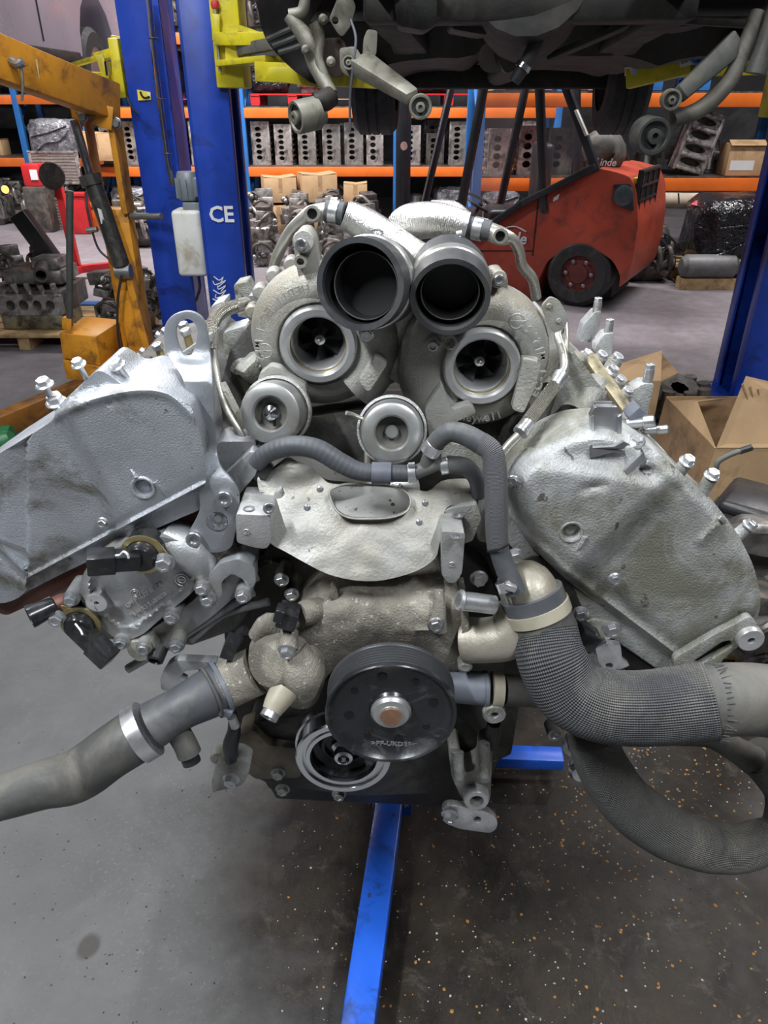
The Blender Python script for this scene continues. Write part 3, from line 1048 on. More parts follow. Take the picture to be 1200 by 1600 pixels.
part('recess_cup', G().lathe([(.0132, .001), (.013, -.012), (.006, -.014), (.005, -.008), (0, -.008)], P(339, 815, .83), FRONT, 24), M_steel, eye)
for (x, y) in ((352, 777), (305, 840)):
    bolt(eye, P(x, y, .832), (0, -1, .2), .0105, 'cap', M_steel)
solid('cable_guide', [(348, 745), (392, 705), (405, 712), (405, 735), (372, 775), (352, 778)], .872, .05, M_cast, eng, 4, .002)
solid('cable_guide', [(330, 700), (345, 690), (400, 690), (400, 706), (350, 742), (335, 735)], .895, .05, M_cast, eng, 4, .002)

# ---- steel oil lines on the left -------------------------------------------------
part('oil_pipe', G().tube(pts3([(334, 540, 1.0), (338, 580, .985), (350, 630, .96), (375, 675, .92), (396, 710, .90)]), mm(P(345, 620, .95), 5.5), 12, 5), M_brass, eng)
fl = part('flex_hose', G().tube(pts3([(330, 528, 1.005), (333, 505, 1.02), (347, 487, 1.04), (372, 477, 1.07)]), mm(P(340, 500, 1.0), 11), 16, 6), M_flex, eng, 'braided steel oil hose')
part('collar', G().tube(pts3([(330, 545, 1.0), (330, 522, 1.008)]), mm(P(330, 530, 1.0), 11.5), 16), M_brass, fl)
part('collar', G().tube(pts3([(366, 480, 1.062), (386, 474, 1.085)]), mm(P(375, 475, 1.07), 10.5), 16), M_brass, fl)

# ---- turbochargers ------------------------------------------------------------
def ring_text(body, c, R, a_mid, step, size, m, parent, axis=(0, -1, 0), flip=True):
    """raised letters round the scroll casting, read counter-clockwise, heads to the middle"""
    x, y, a = Vector((1, 0, 0)), Vector((0, 0, 1)), Vector((0, -1, 0))
    n = len(body)
    gg = G()
    for i, ch in enumerate(body):
        if ch == ' ':
            continue
        t = a_mid + step * (i - (n - 1) / 2)
        rad = x * cos(t) + y * sin(t)
        tan = -x * sin(t) + y * cos(t)
        up = -rad
        tg = text_geo(ch, size, .0016)
        place(tg, basis(c + rad * R, tan, up, a))
        gg.add([Vector(p) for p in tg.v], tg.f)
    return part('raised_lettering', gg, m, parent, smooth=False)
def turbo(cx, cy, Y, mirror, label):
    c = P(cx, cy, Y)
    u = mm(c, 1)
    sg = -1 if mirror else 1
    # scroll: tube sweeping round the inlet, growing towards the outlet
    g = G()
    n = 44
    cen = []
    rads = []
    for i in range(n + 1):
        t = i / n
        a = radians(-70) + radians(305) * t
        r = (27 + 21 * t) * u
        R = (74 + 16 * t) * u
        cen.append(c + Vector((sg * -cos(a) * R, .030, sin(a) * R)))
        rads.append(r)
    g.tube(cen, rads, 18)
    # cone between scroll and inlet mouth, body of the casting
    g.lathe([(62 * u, -.005), (66 * u, .002), (80 * u, .0), (97 * u, -.006), (106 * u, -.018), (108 * u, -.032), (100 * u, -.06), (60 * u, -.07), (0, -.07)], c, FRONT, 48)
    body = part('turbocharger', g, M_turbo, eng, label, ang=50)
    # machined inlet mouth
    part('inlet_ring', G().lathe([(36 * u, -.055), (37 * u, -.024), (41 * u, -.018), (42 * u, -.010), (44 * u, -.008), (44.5 * u, .008), (48 * u, .012), (57 * u, .012), (60 * u, .009), (61.5 * u, 0), (61.5 * u, -.012), (63 * u, -.03)], c, FRONT, 56), M_alu, body)
    part('seal_ring', G().torus(c + Vector((0, -.0005, 0)), FRONT, 44.3 * u, .0016, 48, 8), M_gold, body)
    # compressor wheel
    gw = G()
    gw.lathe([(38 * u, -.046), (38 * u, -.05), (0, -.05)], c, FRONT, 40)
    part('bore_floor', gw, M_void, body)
    gh = G().lathe([(14 * u, -.048), (10 * u, -.036), (8.5 * u, -.026), (8 * u, -.020), (4.5 * u, -.019), (4 * u, -.012), (2 * u, -.011), (0, -.013)], c, FRONT, 24)
    part('shaft_nut', gh, M_steel, body)
    for k in range(6):
        a0 = 2 * pi * k / 6 + .3
        v = []
        for i in range(7):
            t = i / 6
            rr = (7 + 30.5 * t) * u
            for j in range(2):
                aa = a0 + sg * (.32 * j + .25 * t * j)
                v.append(c + Vector((cos(aa) * rr, (.024 + .018 * j), sin(aa) * rr)))
        f = [(2 * i, 2 * i + 1, 2 * i + 3, 2 * i + 2) for i in range(6)]
        part('wheel_blade', G().add(v, f), M_wheel, body)
    return body, c, u
tl, cl, ul = turbo(498, 538, .985, False, 'left turbocharger beside the lifting eye')
tr_, c_r, ur = turbo(752, 572, .965, True, 'right turbocharger beside the braided steel hose')
ring_text('HEBII EC-1 M12.66', cl + Vector((0, -.0185, 0)), 91 * ul, radians(155), radians(7.0), 18 * ul, M_turbo, tl)
ring_text('EC-1 M12.66', c_r + Vector((0, -.0185, 0)), 91 * ur, radians(14), radians(7.6), 18 * ur, M_turbo, tr_)
tg = G()
for i, ch in enumerate('Honeywell'):
    t = radians(-93) + radians(6.4) * (i - 4)
    rad = Vector((cos(t), 0, sin(t)))
    q = text_geo(ch, 19 * ur, .002)
    place(q, basis(c_r + Vector((0, .002, 0)) + rad * 88 * ur, (-sin(t), 0, cos(t)), -rad, (0, -1, 0)))
    tg.add([Vector(p) for p in q.v], q.f)
part('raised_lettering', tg, M_turbo, tr_, smooth=False)
for c_, u_, tt, ax in ((cl, ul, tl, (-82, -6)), (c_r, ur, tr_, (46, 74))):
    p = c_ + Vector((ax[0] * u_, -.014, ax[1] * u_))
    part('casting_mark', G().torus(p, FRONT, 11 * u_, .0012, 24, 6).bar(p - Vector((10 * u_, 0, 0)), p + Vector((10 * u_, 0, 0)), .002, .002), M_turbo, tt)
# cast pads on the scrolls
for pl, Yp, tt in (([(560, 596), (586, 556), (606, 568), (576, 614)], .958, tl), ([(818, 560), (846, 566), (836, 606), (818, 646), (800, 640)], .945, tr_)):
    solid('cast_pad', pl, Yp, .05, mat('rough_cast_pad', (.45, .44, .4), .75, .25, .25, 20, None, bump=1.0, bscale=300), tt, 5, .002)
# upper ear of the left turbo with a cap screw
solid('mounting_ear', [(457, 372), (468, 360), (482, 360), (492, 374), (500, 420), (498, 450), (470, 450), (462, 410)], .99, .05, M_turbo, tl, 6, .003)
pe = P(475, 377, .985)
part('ear_boss', G().lathe([(0, -.01), (mm(pe, 17), -.01), (mm(pe, 17), .012), (mm(pe, 15), .014), (0, .014)], pe, (.05, -1, .15), 24), M_turbo, tl)
bolt(tl, pe + Vector((-.001, -.014, -.001)), (-.15, -1, .05), mm(pe, 9), 'cap', M_steel)
part('ear_hole', G().lathe([(mm(pe, 10), -.02), (mm(pe, 10), .006), (mm(pe, 6), .006), (mm(pe, 5), -.004), (0, -.004)], P(470, 408, .98), FRONT, 18), M_turbo, tl)
# scalloped backplate edge of the left turbo
for k in range(7):
    a = radians(95 + k * 17)
    part('scroll_lobe', G().lathe([(0, -.035), (.011, -.03), (.011, -.012), (.008, -.008), (0, -.007)], cl + Vector((cos(a) * 116 * ul, .045, sin(a) * 116 * ul)), FRONT, 14), M_turbo, tl)
# ear of the right turbo with torx screw
pe = P(777, 435, .975)
part('ear_boss', G().lathe([(0, -.03), (mm(pe, 15), -.03), (mm(pe, 14), .006), (mm(pe, 12), .009), (0, .009)], pe, (.1, -1, .1), 24), M_turbo, tr_)
bolt(tr_, pe + Vector((0, -.008, .0)), (.1, -1, .1), mm(pe, 8.5), 'cap', M_steel)
solid('mounting_ear', [(762, 440), (768, 424), (785, 422), (794, 436), (792, 470), (765, 480)], .99, .04, M_turbo, tr_, 6, .003)
pe = P(676, 538, .95)
part('ear_boss', G().lathe([(0, -.04), (mm(pe, 13), -.04), (mm(pe, 13), .004), (mm(pe, 11), .006), (0, .006)], pe, (-.1, -1, .0), 20), M_turbo, tr_)
bolt(tr_, pe + Vector((0, -.005, 0)), (-.05, -1, 0), mm(pe, 8), 'cap', M_steel)
part('clip_loop', G().torus(P(703, 535, .95), (0, -1, .3), mm(pe, 9), .0018, 20, 6), M_brass, tr_)
pe = P(572, 523, .955)
bolt(tl, pe, (.1, -1, -.1), mm(pe, 9), 'nut', M_steel)
part('stud', G().cyl(pe, pe + Vector((.012, .03, .006)), mm(pe, 5), 12), M_steel, tl)
# flat heat plate ear on the far right of the right scroll
solid('ear_plate', [(846, 478), (860, 463), (875, 470), (888, 496), (884, 512), (866, 522), (855, 505)], 1.0, .006, M_turbo, tr_, 6, .001)
for q in ((858, 478), (873, 501)):
    part('rivet', G().lathe([(0, 0), (.004, 0), (.003, .002), (0, .002)], P(q[0], q[1], .999), FRONT, 12), M_turbo, tr_)
part('raised_scroll_lip', G().lathe([(112 * ur, -.062), (118 * ur, -.055), (116 * ur, -.044), (108 * ur, -.04)], c_r, FRONT, 56), M_turbo, tr_)
# exhaust side housings behind
part('turbine_housing', G().lathe([(0, 0), (.05, 0), (.06, .02), (.06, .09), (.04, .11), (0, .11)], P(520, 560, 1.10), (0, 1, 0), 32), M_dark, tl)
part('turbine_housing', G().lathe([(0, 0), (.05, 0), (.06, .02), (.06, .09), (.04, .11), (0, .11)], P(745, 575, 1.08), (0, 1, 0), 32), M_dark, tr_)
part('outlet_neck', G().tube(pts3([(640, 440, 1.02), (625, 500, 1.03), (610, 560, 1.03), (575, 590, 1.02)]), [mm(P(600, 500, 1.0), r) for r in (36, 40, 36, 24)], 20, 5), M_turbo, tl)
part('bridge_casting', G().relief(rnd([(640, 520), (662, 515), (672, 560), (700, 560), (720, 640), (706, 668), (660, 660), (640, 610), (606, 590), (625, 550)], 8), P2(lambda x, y: .99), (0, .05, 0)), M_turbo, tr_, bevel=.005)
part('valley_shell', G().relief(rnd([(430, 660), (560, 640), (660, 640), (840, 650), (850, 760), (700, 780), (430, 760)], 10), P2(lambda x, y: 1.0 - (y - 640) * .0003), (0, .08, 0)), M_dark, eng, bevel=.005)

# ---- rubber inlet elbows ---------------------------------------------------------
def elbow(name, path, ro, wall, clamp_at, label):
    p = pts3(path)
    rs = [mm(q, r) for q, r in zip(p, ro)]
    pp = cr([tuple(q) + (r,) for q, r in zip(p, rs)], 6)
    g = G().tube([Vector(q[:3]) for q in pp], [q[3] for q in pp], 44, ri=rs[0] - wall, wob=.012)
    o = part(name, g, M_rub, eng, label)
    a, b = Vector(pp[clamp_at][:3]), Vector(pp[clamp_at + 3][:3])
    r = pp[clamp_at][3]
    part('clamp_band', G().lathe([(r * 1.0, -.002), (r * 1.035, 0), (r * 1.035, (b - a).length), (r * 1.0, (b - a).length + .002)], a, b - a, 44), M_canister, o)
    # inner step of the bore
    q = Vector(pp[3][:3])
    q2 = Vector(pp[5][:3])
    rin = rs[0] - wall
    ax_ = (q2 - q).normalized()
    sh_in = Vector((.004, 0, -.002)) if ro[0] > 65 else Vector((.0, 0, .002))
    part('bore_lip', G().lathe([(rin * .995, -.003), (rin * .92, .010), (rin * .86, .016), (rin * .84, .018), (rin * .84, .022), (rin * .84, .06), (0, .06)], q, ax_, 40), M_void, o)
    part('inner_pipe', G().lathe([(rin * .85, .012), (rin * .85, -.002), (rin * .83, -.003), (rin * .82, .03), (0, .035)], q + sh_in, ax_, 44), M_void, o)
    part('pipe_edge', G().torus(q + sh_in - ax_ * .002, ax_, rin * .84, .0008, 44, 6), M_hosed, o)
    return o
el = elbow('inlet_elbow', [(562, 445, .895), (572, 443, .92), (582, 441, .945), (592, 442, .97), (600, 448, .99)], [71, 70, 68, 66, 60], .0070, 8, 'large black rubber inlet elbow over the left turbocharger')
er = elbow('inlet_elbow', [(703, 466, .905), (703, 452, .93), (702, 440, .955), (701, 430, .98), (698, 428, 1.0)], [63, 63, 62, 60, 56], .0065, 7, 'black rubber inlet elbow over the right turbocharger')
part('clamp_ear', G().tube(pts3([(584, 368, .955), (580, 360, .955), (592, 359, .955), (598, 364, .955), (590, 369, .955)]), .0014, 8, 4), M_steel, el)
part('clamp_screw', G().tube(pts3([(713, 368, .98), (722, 366, .98)]), mm(P(715, 370, .98), 7), 12).tube(pts3([(717, 368, .98), (718, 380, .975)]), mm(P(715, 370, .98), 6), 12), M_steel, er)

# ---- foil wrapped pipes over the turbos --------------------------------------------
fp = hose('foil_wrapped_pipe', [(538, 335, 1.06), (560, 345, 1.06), (600, 370, 1.05), (640, 395, 1.04), (672, 410, 1.03)], [22, 25, 26, 25, 22], M_foil, eng, 24, 6, label='silver foil-wrapped crossover pipe sloping over the left turbocharger', wob=.03)
fq = hose('foil_wrapped_pipe', [(628, 372, 1.10), (630, 356, 1.10), (650, 346, 1.09), (690, 344, 1.08), (730, 354, 1.075)], [20, 27, 28, 26, 22], M_foil, eng, 24, 6, label='silver foil-wrapped pipe beside the forklift side', wob=.07)
part('foil_cap', G().tube(pts3([(672, 322, 1.09), (705, 330, 1.085), (728, 342, 1.08)]), [mm(P(700, 330, 1.08), r) for r in (9, 16, 12)], 14, 4, wob=.1), M_foil, fq)
for pr, tee_at, ax, d in ((fp, (488, 334, 1.07), (505, 331, 1.065), -1), (fq, (781, 368, 1.06), (765, 362, 1.065), 1)):
    if d < 0:
        part('rubber_joint', G().tube(pts3([(510, 329, 1.065), (538, 334, 1.06)]), mm(P(520, 330, 1.06), 18), 24), M_hose, pr)
        part('clamp_band', G().tube(pts3([(517, 330, 1.064), (530, 333, 1.061)]), mm(P(520, 330, 1.06), 19.2), 28), M_zinc, pr)
        part('clamp_screw', G().tube(pts3([(518, 314, 1.065), (528, 314, 1.063)]), mm(P(520, 315, 1.06), 5.5), 10), M_steel, pr)
        part('tee_pipe', G().tube(pts3([(512, 330, 1.065), (488, 334, 1.068), (470, 345, 1.07), (453, 362, 1.075), (440, 385, 1.08), (430, 410, 1.09), (425, 435, 1.10)]), [mm(P(480, 350, 1.07), r) for r in (14, 13, 10, 9, 9, 9, 9)], 16, 5), M_brass, pr)
        pt = P(488, 334, 1.045)
    else:
        part('rubber_joint', G().tube(pts3([(731, 354, 1.075), (766, 361, 1.065)]), mm(P(745, 357, 1.07), 16), 24), M_hose, pr)
        part('clamp_band', G().tube(pts3([(740, 356, 1.073), (754, 359, 1.069)]), mm(P(745, 357, 1.07), 17.5), 28), M_zinc, pr)
        part('clamp_screw', G().tube(pts3([(748, 345, 1.07), (762, 347, 1.068)]), mm(P(755, 345, 1.07), 5), 10), M_steel, pr)
        part('tee_pipe', G().tube(pts3([(764, 361, 1.066), (783, 369, 1.06), (800, 374, 1.06), (811, 392, 1.065), (816, 415, 1.07), (832, 436, 1.075), (838, 465, 1.085)]), [mm(P(800, 375, 1.06), r) for r in (14, 14, 9, 8.5, 8.5, 8.5, 8.5)], 16, 5), M_brass, pr)
        pt = P(781, 369, 1.037)
    u_ = mm(pt, 1)
    part('tee_mouth', G().lathe([(13 * u_, -.012), (13 * u_, .003), (11.5 * u_, .005), (8 * u_, .005), (7.5 * u_, -.008), (0, -.008)], pt, (0, -1, .15), 24), M_brass, pr)
    part('tee_bore', G().lathe([(7.4 * u_, -.004), (0, -.004)], pt, (0, -1, .15), 20), M_void, pr)

# ---- vacuum actuator canisters ------------------------------------------------------
def canister(cx, cy, Y, rp, tilt, hole, label):
    c = P(cx, cy, Y)
    u = mm(c, 1)
    a = Vector(tilt).normalized()
    o = part('vacuum_canister', G().lathe([(25 * u, -.012), (26 * u, .002), (29 * u, .005), (rp * .84 * u, .005), (rp * .93 * u, .003), (rp * u, -.004), (rp * u, -.018), (rp * .97 * u, -.020), (rp * .97 * u, -.024), (rp * 1.02 * u, -.028), (rp * 1.02 * u, -.036), (rp * .9 * u, -.05), (0, -.055)], c, a, 48), M_canister, eng, label, ang=30)
    part('canister_bracket', G().lathe([(rp * 1.05 * u, -.026), (rp * 1.13 * u, -.027), (rp * 1.13 * u, -.036), (rp * 1.03 * u, -.04)], c, a, 48), M_castd, o)
    part('canister_recess', G().lathe([(26 * u, -.0), (24 * u, -.014), (0, -.016)], c, a, 32), mat('dull_recess_steel', (.2, .195, .18), .45, .6, .3, 20, None), o)
    if hole == 'nipple':
        part('hose_nipple', G().lathe([(.013, -.016), (.010, -.009), (5 * u, -.006), (5 * u, .006), (6.5 * u, .008), (3.6 * u, .013), (2 * u, .013), (2 * u, .008), (0, .008)], c + Vector((-.003, 0, 0)), a, 18), M_chrome, o)
        part('canister_slot', G().bar(c - a * .012 + Vector((.002, 0, -.004)), c - a * .011 + Vector((0, 0, -.018)), .006, .003), M_void, o)
    else:
        part('centre_rivet', G().lathe([(11 * u, -.015), (11 * u, -.010), (9 * u, -.008), (0, -.0075)], c, a, 24), M_canister, o)
    return o
c1 = canister(423, 646, .895, 50, (-.12, -1, .28), 'nipple', 'round steel vacuum canister with a small nipple below the left turbocharger')
c2 = canister(612, 676, .870, 50, (-.02, -1, .30), 'rivet', 'round steel vacuum canister with a centre rivet between the turbochargers')
part('nipple_stub', G().tube(pts3([(570, 656, .89), (552, 648, .885), (541, 645, .88)]), mm(P(550, 650, .88), 3.5), 10), M_brass, c2)
part('canister_arm', G().relief(rnd([(664, 640), (690, 600), (706, 640), (735, 632), (745, 645), (700, 665), (672, 690)], 5), P2(.93), (0, .02, 0)), M_turbo, c2, bevel=.003)
part('canister_arm', G().relief(rnd([(405, 585), (422, 572), (438, 576), (450, 590), (478, 604), (480, 620), (440, 600), (400, 605)], 5), P2(.945), (0, .02, 0)), M_turbo, c1, bevel=.003)
part('actuator_rod', G().tube(pts3([(575, 700, .93), (574, 740, .92)]), mm(P(575, 720, .9), 6), 12), M_brass, c2)

# ---- braided oil hose on the right ----------------------------------------------------
fr = part('flex_hose', G().tube(pts3([(818, 668, .885), (868, 600, .94)]), mm(P(840, 640, .92), 10.5), 20, 6), M_flex, eng, 'braided steel hose running down beside the right turbocharger')
part('collar', G().lathe([(0, 0), (.0085, 0), (.0095, .003), (.0095, .012), (.0105, .014), (.0105, .022), (0, .022)], P(866, 604, .937), P(876, 588, .95) - P(866, 604, .937), 18), M_zinc, fr)
part('collar', G().lathe([(0, 0), (.0085, 0), (.0095, .003), (.0095, .012), (.0105, .014), (.0105, .02), (0, .02)], P(826, 660, .89), P(810, 680, .875) - P(826, 660, .89), 18), M_zinc, fr)
part('pipe_end', G().tube(pts3([(810, 680, .876), (795, 695, .87), (778, 716, .865)]), mm(P(800, 690, .87), 7), 14, 4), M_brass, fr)
part('pipe_end', G().tube(pts3([(874, 588, .95), (882, 575, .965), (880, 552, .99), (872, 525, 1.02), (876, 515, 1.03)]), mm(P(876, 560, .97), 7), 14, 5), M_brass, fr)
part('thin_pipe', G().tube(pts3([(884, 500, 1.03), (886, 530, 1.01), (884, 560, .985)]), mm(P(880, 530, 1.0), 3.5), 10, 4), M_brass, fr)

# ---- coolant hoses and tee ---------------------------------------------------------
h1 = hose('coolant_hose', [(400, 724, .865), (420, 707, .86), (455, 697, .855), (495, 702, .85), (535, 725, .845), (570, 738, .842), (640, 740, .84)], [13.5, 15, 16, 16.5, 16, 14.5, 13.5], mat('ribbed_rubber_hose', (.07, .075, .085), .55, 0, .2, 15, None, pattern='rings', psize=.007, pstr=.07), eng, 20, 6, label='grey ribbed rubber coolant hose curving under the canisters')
part('clip_sleeve', G().tube(pts3([(581, 739, .841), (611, 740, .84)]), mm(P(600, 740, .84), 17.5), 28), M_greyp, h1)
part('hose_clip', G().box(P(413, 734, .868), (.016, .012, .022), Matrix.Rotation(.5, 3, 'Y')), M_plas, h1, bevel=.002)
band('hose_clamp', (637, 740, .84), (649, 739, .84), 14.2, M_zinc, h1)
part('clamp_screw', G().tube(pts3([(638, 727, .835), (648, 726, .835)]), .0035, 8), M_steel, h1)
tee = part('tee_joint', G().tube(pts3([(648, 739, .84), (668, 730, .84), (692, 722, .84)]), [.009, .0095, .009], 16, 3).tube(pts3([(664, 731, .84), (670, 714, .838), (676, 700, .836)]), .0085, 16, 3), M_hose, eng)
h2 = hose('coolant_hose', [(688, 727, .84), (705, 726, .84), (728, 730, .84), (744, 748, .845), (748, 772, .86)], [13, 14, 14, 13, 12], M_hose, eng, 20, 6, label='short grey hose end bending down beside the woven hose')
band('hose_clamp', (688, 728, .84), (700, 726, .84), 14, M_zinc, h2)
part('clamp_screw', G().tube(pts3([(686, 720, .835), (692, 735, .832)]), .0035, 8), M_steel, h2)
h3 = hose('coolant_hose', [(676, 700, .836), (686, 686, .832), (704, 675, .828), (728, 680, .822), (752, 693, .815)], [14, 15, 16, 17, 17.5], M_hose, eng, 22, 6, label='grey rubber hose bending over to the long woven hose')
band('hose_clamp', (671, 707, .837), (681, 693, .834), 14.8, M_zinc, h3)
part('clamp_screw', G().tube(pts3([(666, 700, .832), (676, 690, .83)]), .0035, 8), M_steel, h3)
h4 = hose('woven_hose', [(750, 691, .816), (768, 706, .808), (774, 735, .80), (775, 780, .792), (776, 830, .785), (778, 856, .782)], [17.5, 18, 18, 18, 17.5, 17], M_sleeve, eng, 22, 6, label='long grey hose in a fine woven sleeve running down to the thermostat pipe')
h5 = hose('coolant_hose', [(777, 850, .783), (785, 875, .778), (797, 905, .77), (806, 925, .765)], [15, 16, 17, 17], M_hose, eng, 22, 5, label='bare grey end of the woven hose')
part('sleeve_tie', G().tube(pts3([(762, 862, .776), (778, 858, .765), (794, 850, .776)]), .0016, 8, 4), M_void, h4)
band('hose_clamp', (790, 905, .771), (797, 920, .766), 18, M_zinc, h5)
part('clamp_screw', G().box(P(797, 917, .753), (.016, .008, .008), Matrix.Rotation(.4, 3, 'Y')), M_zinc, h5, bevel=.001)

# ---- heat shield ------------------------------------------------------------------
def y_sh(x, y):
    t = (905 - y) / 165.0
    return .795 + .085 * max(0, t) ** 1.15 - .018 * cos((x - 560) / 150.0 * 1.3) + .010 * exp(-((x - 455) / 30) ** 2 - ((y - 735) / 16) ** 2) * -1.6 + .003 * noise.noise(Vector((x / 30, y / 30, 1)))
SH = [(402, 748), (412, 740), (428, 733), (446, 722), (470, 722), (490, 733), (505, 748), (520, 756), (580, 758), (640, 762), (668, 768), (690, 752), (720, 748), (748, 752), (756, 768), (745, 785), (722, 790), (704, 790), (694, 800), (692, 828), (690, 838), (686, 852), (680, 872), (655, 890), (620, 902), (585, 908), (548, 906), (510, 896), (478, 880), (446, 862), (424, 850), (415, 834), (416, 822), (426, 815), (420, 800), (408, 778)]
SHH = cr([(516, 770), (522, 760), (545, 754), (580, 756), (615, 759), (636, 768), (641, 782), (634, 797), (610, 806), (575, 808), (545, 806), (526, 794)], 4, True)
sh = part('heat_shield', G().relief(cr(SH, 3, True), P2(y_sh), (0, .0025, -.001), 8, [SHH]), M_shield, eng, 'beaten sheet metal heat shield with an oval opening', ang=60)
lip = [P(p.x, p.y, y_sh(p.x, p.y)) for p in SHH]
gl = G()
n = len(lip)
gl.add(lip + [p + Vector((0, -.012 if True else 0, .004)) for p in lip], [(i, (i + 1) % n, n + (i + 1) % n, n + i) for i in range(n)])
gl.tube([p + Vector((0, -.012, .004)) for p in lip] + [lip[0] + Vector((0, -.012, .004))], .0013, 6)
part('opening_lip', gl, M_shield, sh, ang=60)
part('inner_shield', G().relief(rnd([(505, 745), (655, 748), (660, 822), (500, 818)], 10), P2(lambda x, y: .885 - (y - 780) * .0009), (0, .004, 0), 12), mat('pitted_bright_sheet', (.72, .72, .7), .3, .85, .06, 8, None, speck=(.1, .09, .08), sscale=70, samt=.63), sh)
for (x, y) in ((500, 764), (480, 793), (664, 786), (655, 816)):
    part('rivet', G().lathe([(0, 0), (.0045, 0), (.0042, .0015), (.002, .003), (0, .003)], P(x, y, y_sh(x, y) - .0005), (0, -1, .5), 12), M_bolt, sh)
bolt(sh, P(420, 793, .805), (.2, -1, .3), .0075, 'cap', M_bolt)
part('shield_rear', G().relief(rnd([(395, 730), (440, 690), (500, 700), (560, 735), (570, 755), (510, 750), (450, 712), (420, 735), (405, 745)], 8), P2(lambda x, y: .90), (0, .02, 0), 10), M_shield, sh)
part('shield_rear', G().relief(rnd([(690, 690), (745, 700), (770, 740), (790, 760), (770, 850), (745, 845), (752, 790), (757, 762), (735, 740), (690, 735)], 8), P2(lambda x, y: .89), (0, .03, 0), 10), M_castd, sh)

# ---- drilled mounting blocks beside the shield ------------------------------------------
def mblock(front, Y0, depth, holes, mark):
    o = solid('mounting_block', front, Y0, depth, mat('sawn_aluminium', (.46, .46, .455), .5, .6, .15, 30, (.35, .34, .3), 12, .3, .5, 260), eng, 5, .002)
    for (x, y) in holes:
        part('threaded_hole', G().lathe([(.0075, .0005), (.0045, .0005), (.004, -.004), (0, -.004)], PZ_top(o, x, y), UP, 16), M_steel, o)
    return o
def PZ_top(o, x, y):
    zt = max(v.co.z for v in o.data.vertices)
    d = ray(x, y)
    return CAM + d * ((zt - CAMH) / d.z)
bl = mblock([(368, 803), (424, 806), (423, 848), (416, 858), (398, 856), (370, 848)], .800, .075, ((389, 795), (412, 766)), None)
br = mblock([(690, 830), (727, 833), (722, 895), (712, 911), (700, 911), (690, 898)], .792, .085, ((713, 838), (715, 806)), None)
solid('block_web', [(428, 770), (440, 764), (440, 796), (430, 806)], .85, .03, M_castd, bl, 3, .002)
solid('block_web', [(690, 800), (704, 795), (745, 788), (752, 810), (738, 845), (725, 850), (722, 820)], .84, .03, M_castd, br, 3, .003)
for p, tt in (((385, 831, .799), bl), ((706, 882, .791), br)):
    place_o = P(*p)
    part('stamped_mark', G().torus(place_o, FRONT, .0035, .0006, 12, 5).bar(place_o - Vector((.003, .0003, .003)), place_o + Vector((.003, -.0003, .003)), .001, .001), M_alu, tt)

# ---- pump cover at the lower left (cast plate with raised rim) -------------------------------
PCo = [(122, 925), (128, 900), (140, 880), (165, 862), (200, 850), (250, 838), (300, 850), (318, 862), (330, 885), (322, 905), (290, 935), (250, 968), (225, 990), (200, 1002), (175, 995), (150, 970), (132, 950)]
rim = cr([(140, 905), (148, 888), (180, 868), (300, 872), (306, 890), (296, 910), (255, 945), (222, 972), (200, 982), (182, 978), (160, 960), (142, 940)], 4, True)
def h_pump(x, y):
    ins = inpoly(x, y, rim)
    d = dline(x, y, rim, True)
    h = (.004 * sstep(0, 5, d) if ins else .002 * sstep(0, 6, d)) - .0035 * exp(-(d / 3.2) ** 2)
    h -= .012 * exp(-(max(0, sqrt((x - 152) ** 2 + (y - 943) ** 2) - 14) / 3.5) ** 2)
    h -= .004 * exp(-(dseg(x, y, (158, 918), (160, 930)) / 3) ** 2) + .004 * exp(-(dseg(x, y, (168, 948), (186, 948)) / 3) ** 2)
    return h
pc = reliefpart('pump_cover', rnd(PCo, 8, 2), .822, .07, M_cast, eng, h_pump, 5.0)
part('threaded_boss', G().lathe([(.014, -.001), (.014, .001), (.0035, .0012), (.003, -.006), (0, -.006)], P(151, 942, .809), FRONT, 24), M_alu, pc)
for i, (txt, x, y, sc, an) in enumerate((('UPF PA6.GF30 .OE', 225, 930, .0085, .62), ('75 44 K5 3.60/0020', 232, 945, .0085, .62))):
    tg = text_geo(txt, sc, .0006)
    place(tg, basis(P(x, y, .8245), (cos(an), 0, sin(an)), (-sin(an), 0, cos(an)), FRONT))
    part('cast_lettering', tg, M_alu, pc, smooth=False)
for (x, y, r) in ((284, 906, 11), (211, 927, 7)):
    p = P(x, y, .8245)
    part('cast_roundel', G().torus(p, FRONT, mm(p, r), .0008, 24, 6).torus(p, FRONT, mm(p, r * .55), .0008, 20, 6).bar(p - Vector((mm(p, r * .5), 0, 0)), p + Vector((mm(p, r * .5), 0, 0)), .001, .001), M_alu, pc)
for (x, y, k) in ((112, 935, 'hex'), (316, 918, 'hex'), (190, 1003, 'hex'), (268, 963, 'hex'), (225, 1012, 'cap'), (276, 1008, 'hex'), (380, 930, 'hex'), (325, 936, 'hex')):
    p = P(x, y, .818 if k == 'hex' else .812)
    part('bolt_boss', G().cyl(p + Vector((0, .04, 0)), p, .0115, 16), M_cast, pc)
    bolt(pc, p, FRONT, .0085, k, M_bolt)
solid('pump_flange', [(205, 1000), (250, 975), (300, 940), (330, 910), (350, 890), (372, 880), (398, 888), (396, 905), (370, 930), (330, 965), (280, 1000), (235, 1030), (210, 1028)], .84, .05, M_cast, pc, 6, .003)
solid('pump_flange', [(196, 1005), (236, 1000), (246, 1015), (235, 1030), (215, 1034), (200, 1022)], .818, .02, M_brass, pc, 5, .002)
solid('hook_bracket', [(318, 905), (345, 880), (372, 873), (398, 885), (400, 912), (388, 925), (380, 905), (362, 896), (345, 910), (348, 930), (336, 942), (322, 935)], .822, .025, M_cast, pc, 6, .003)
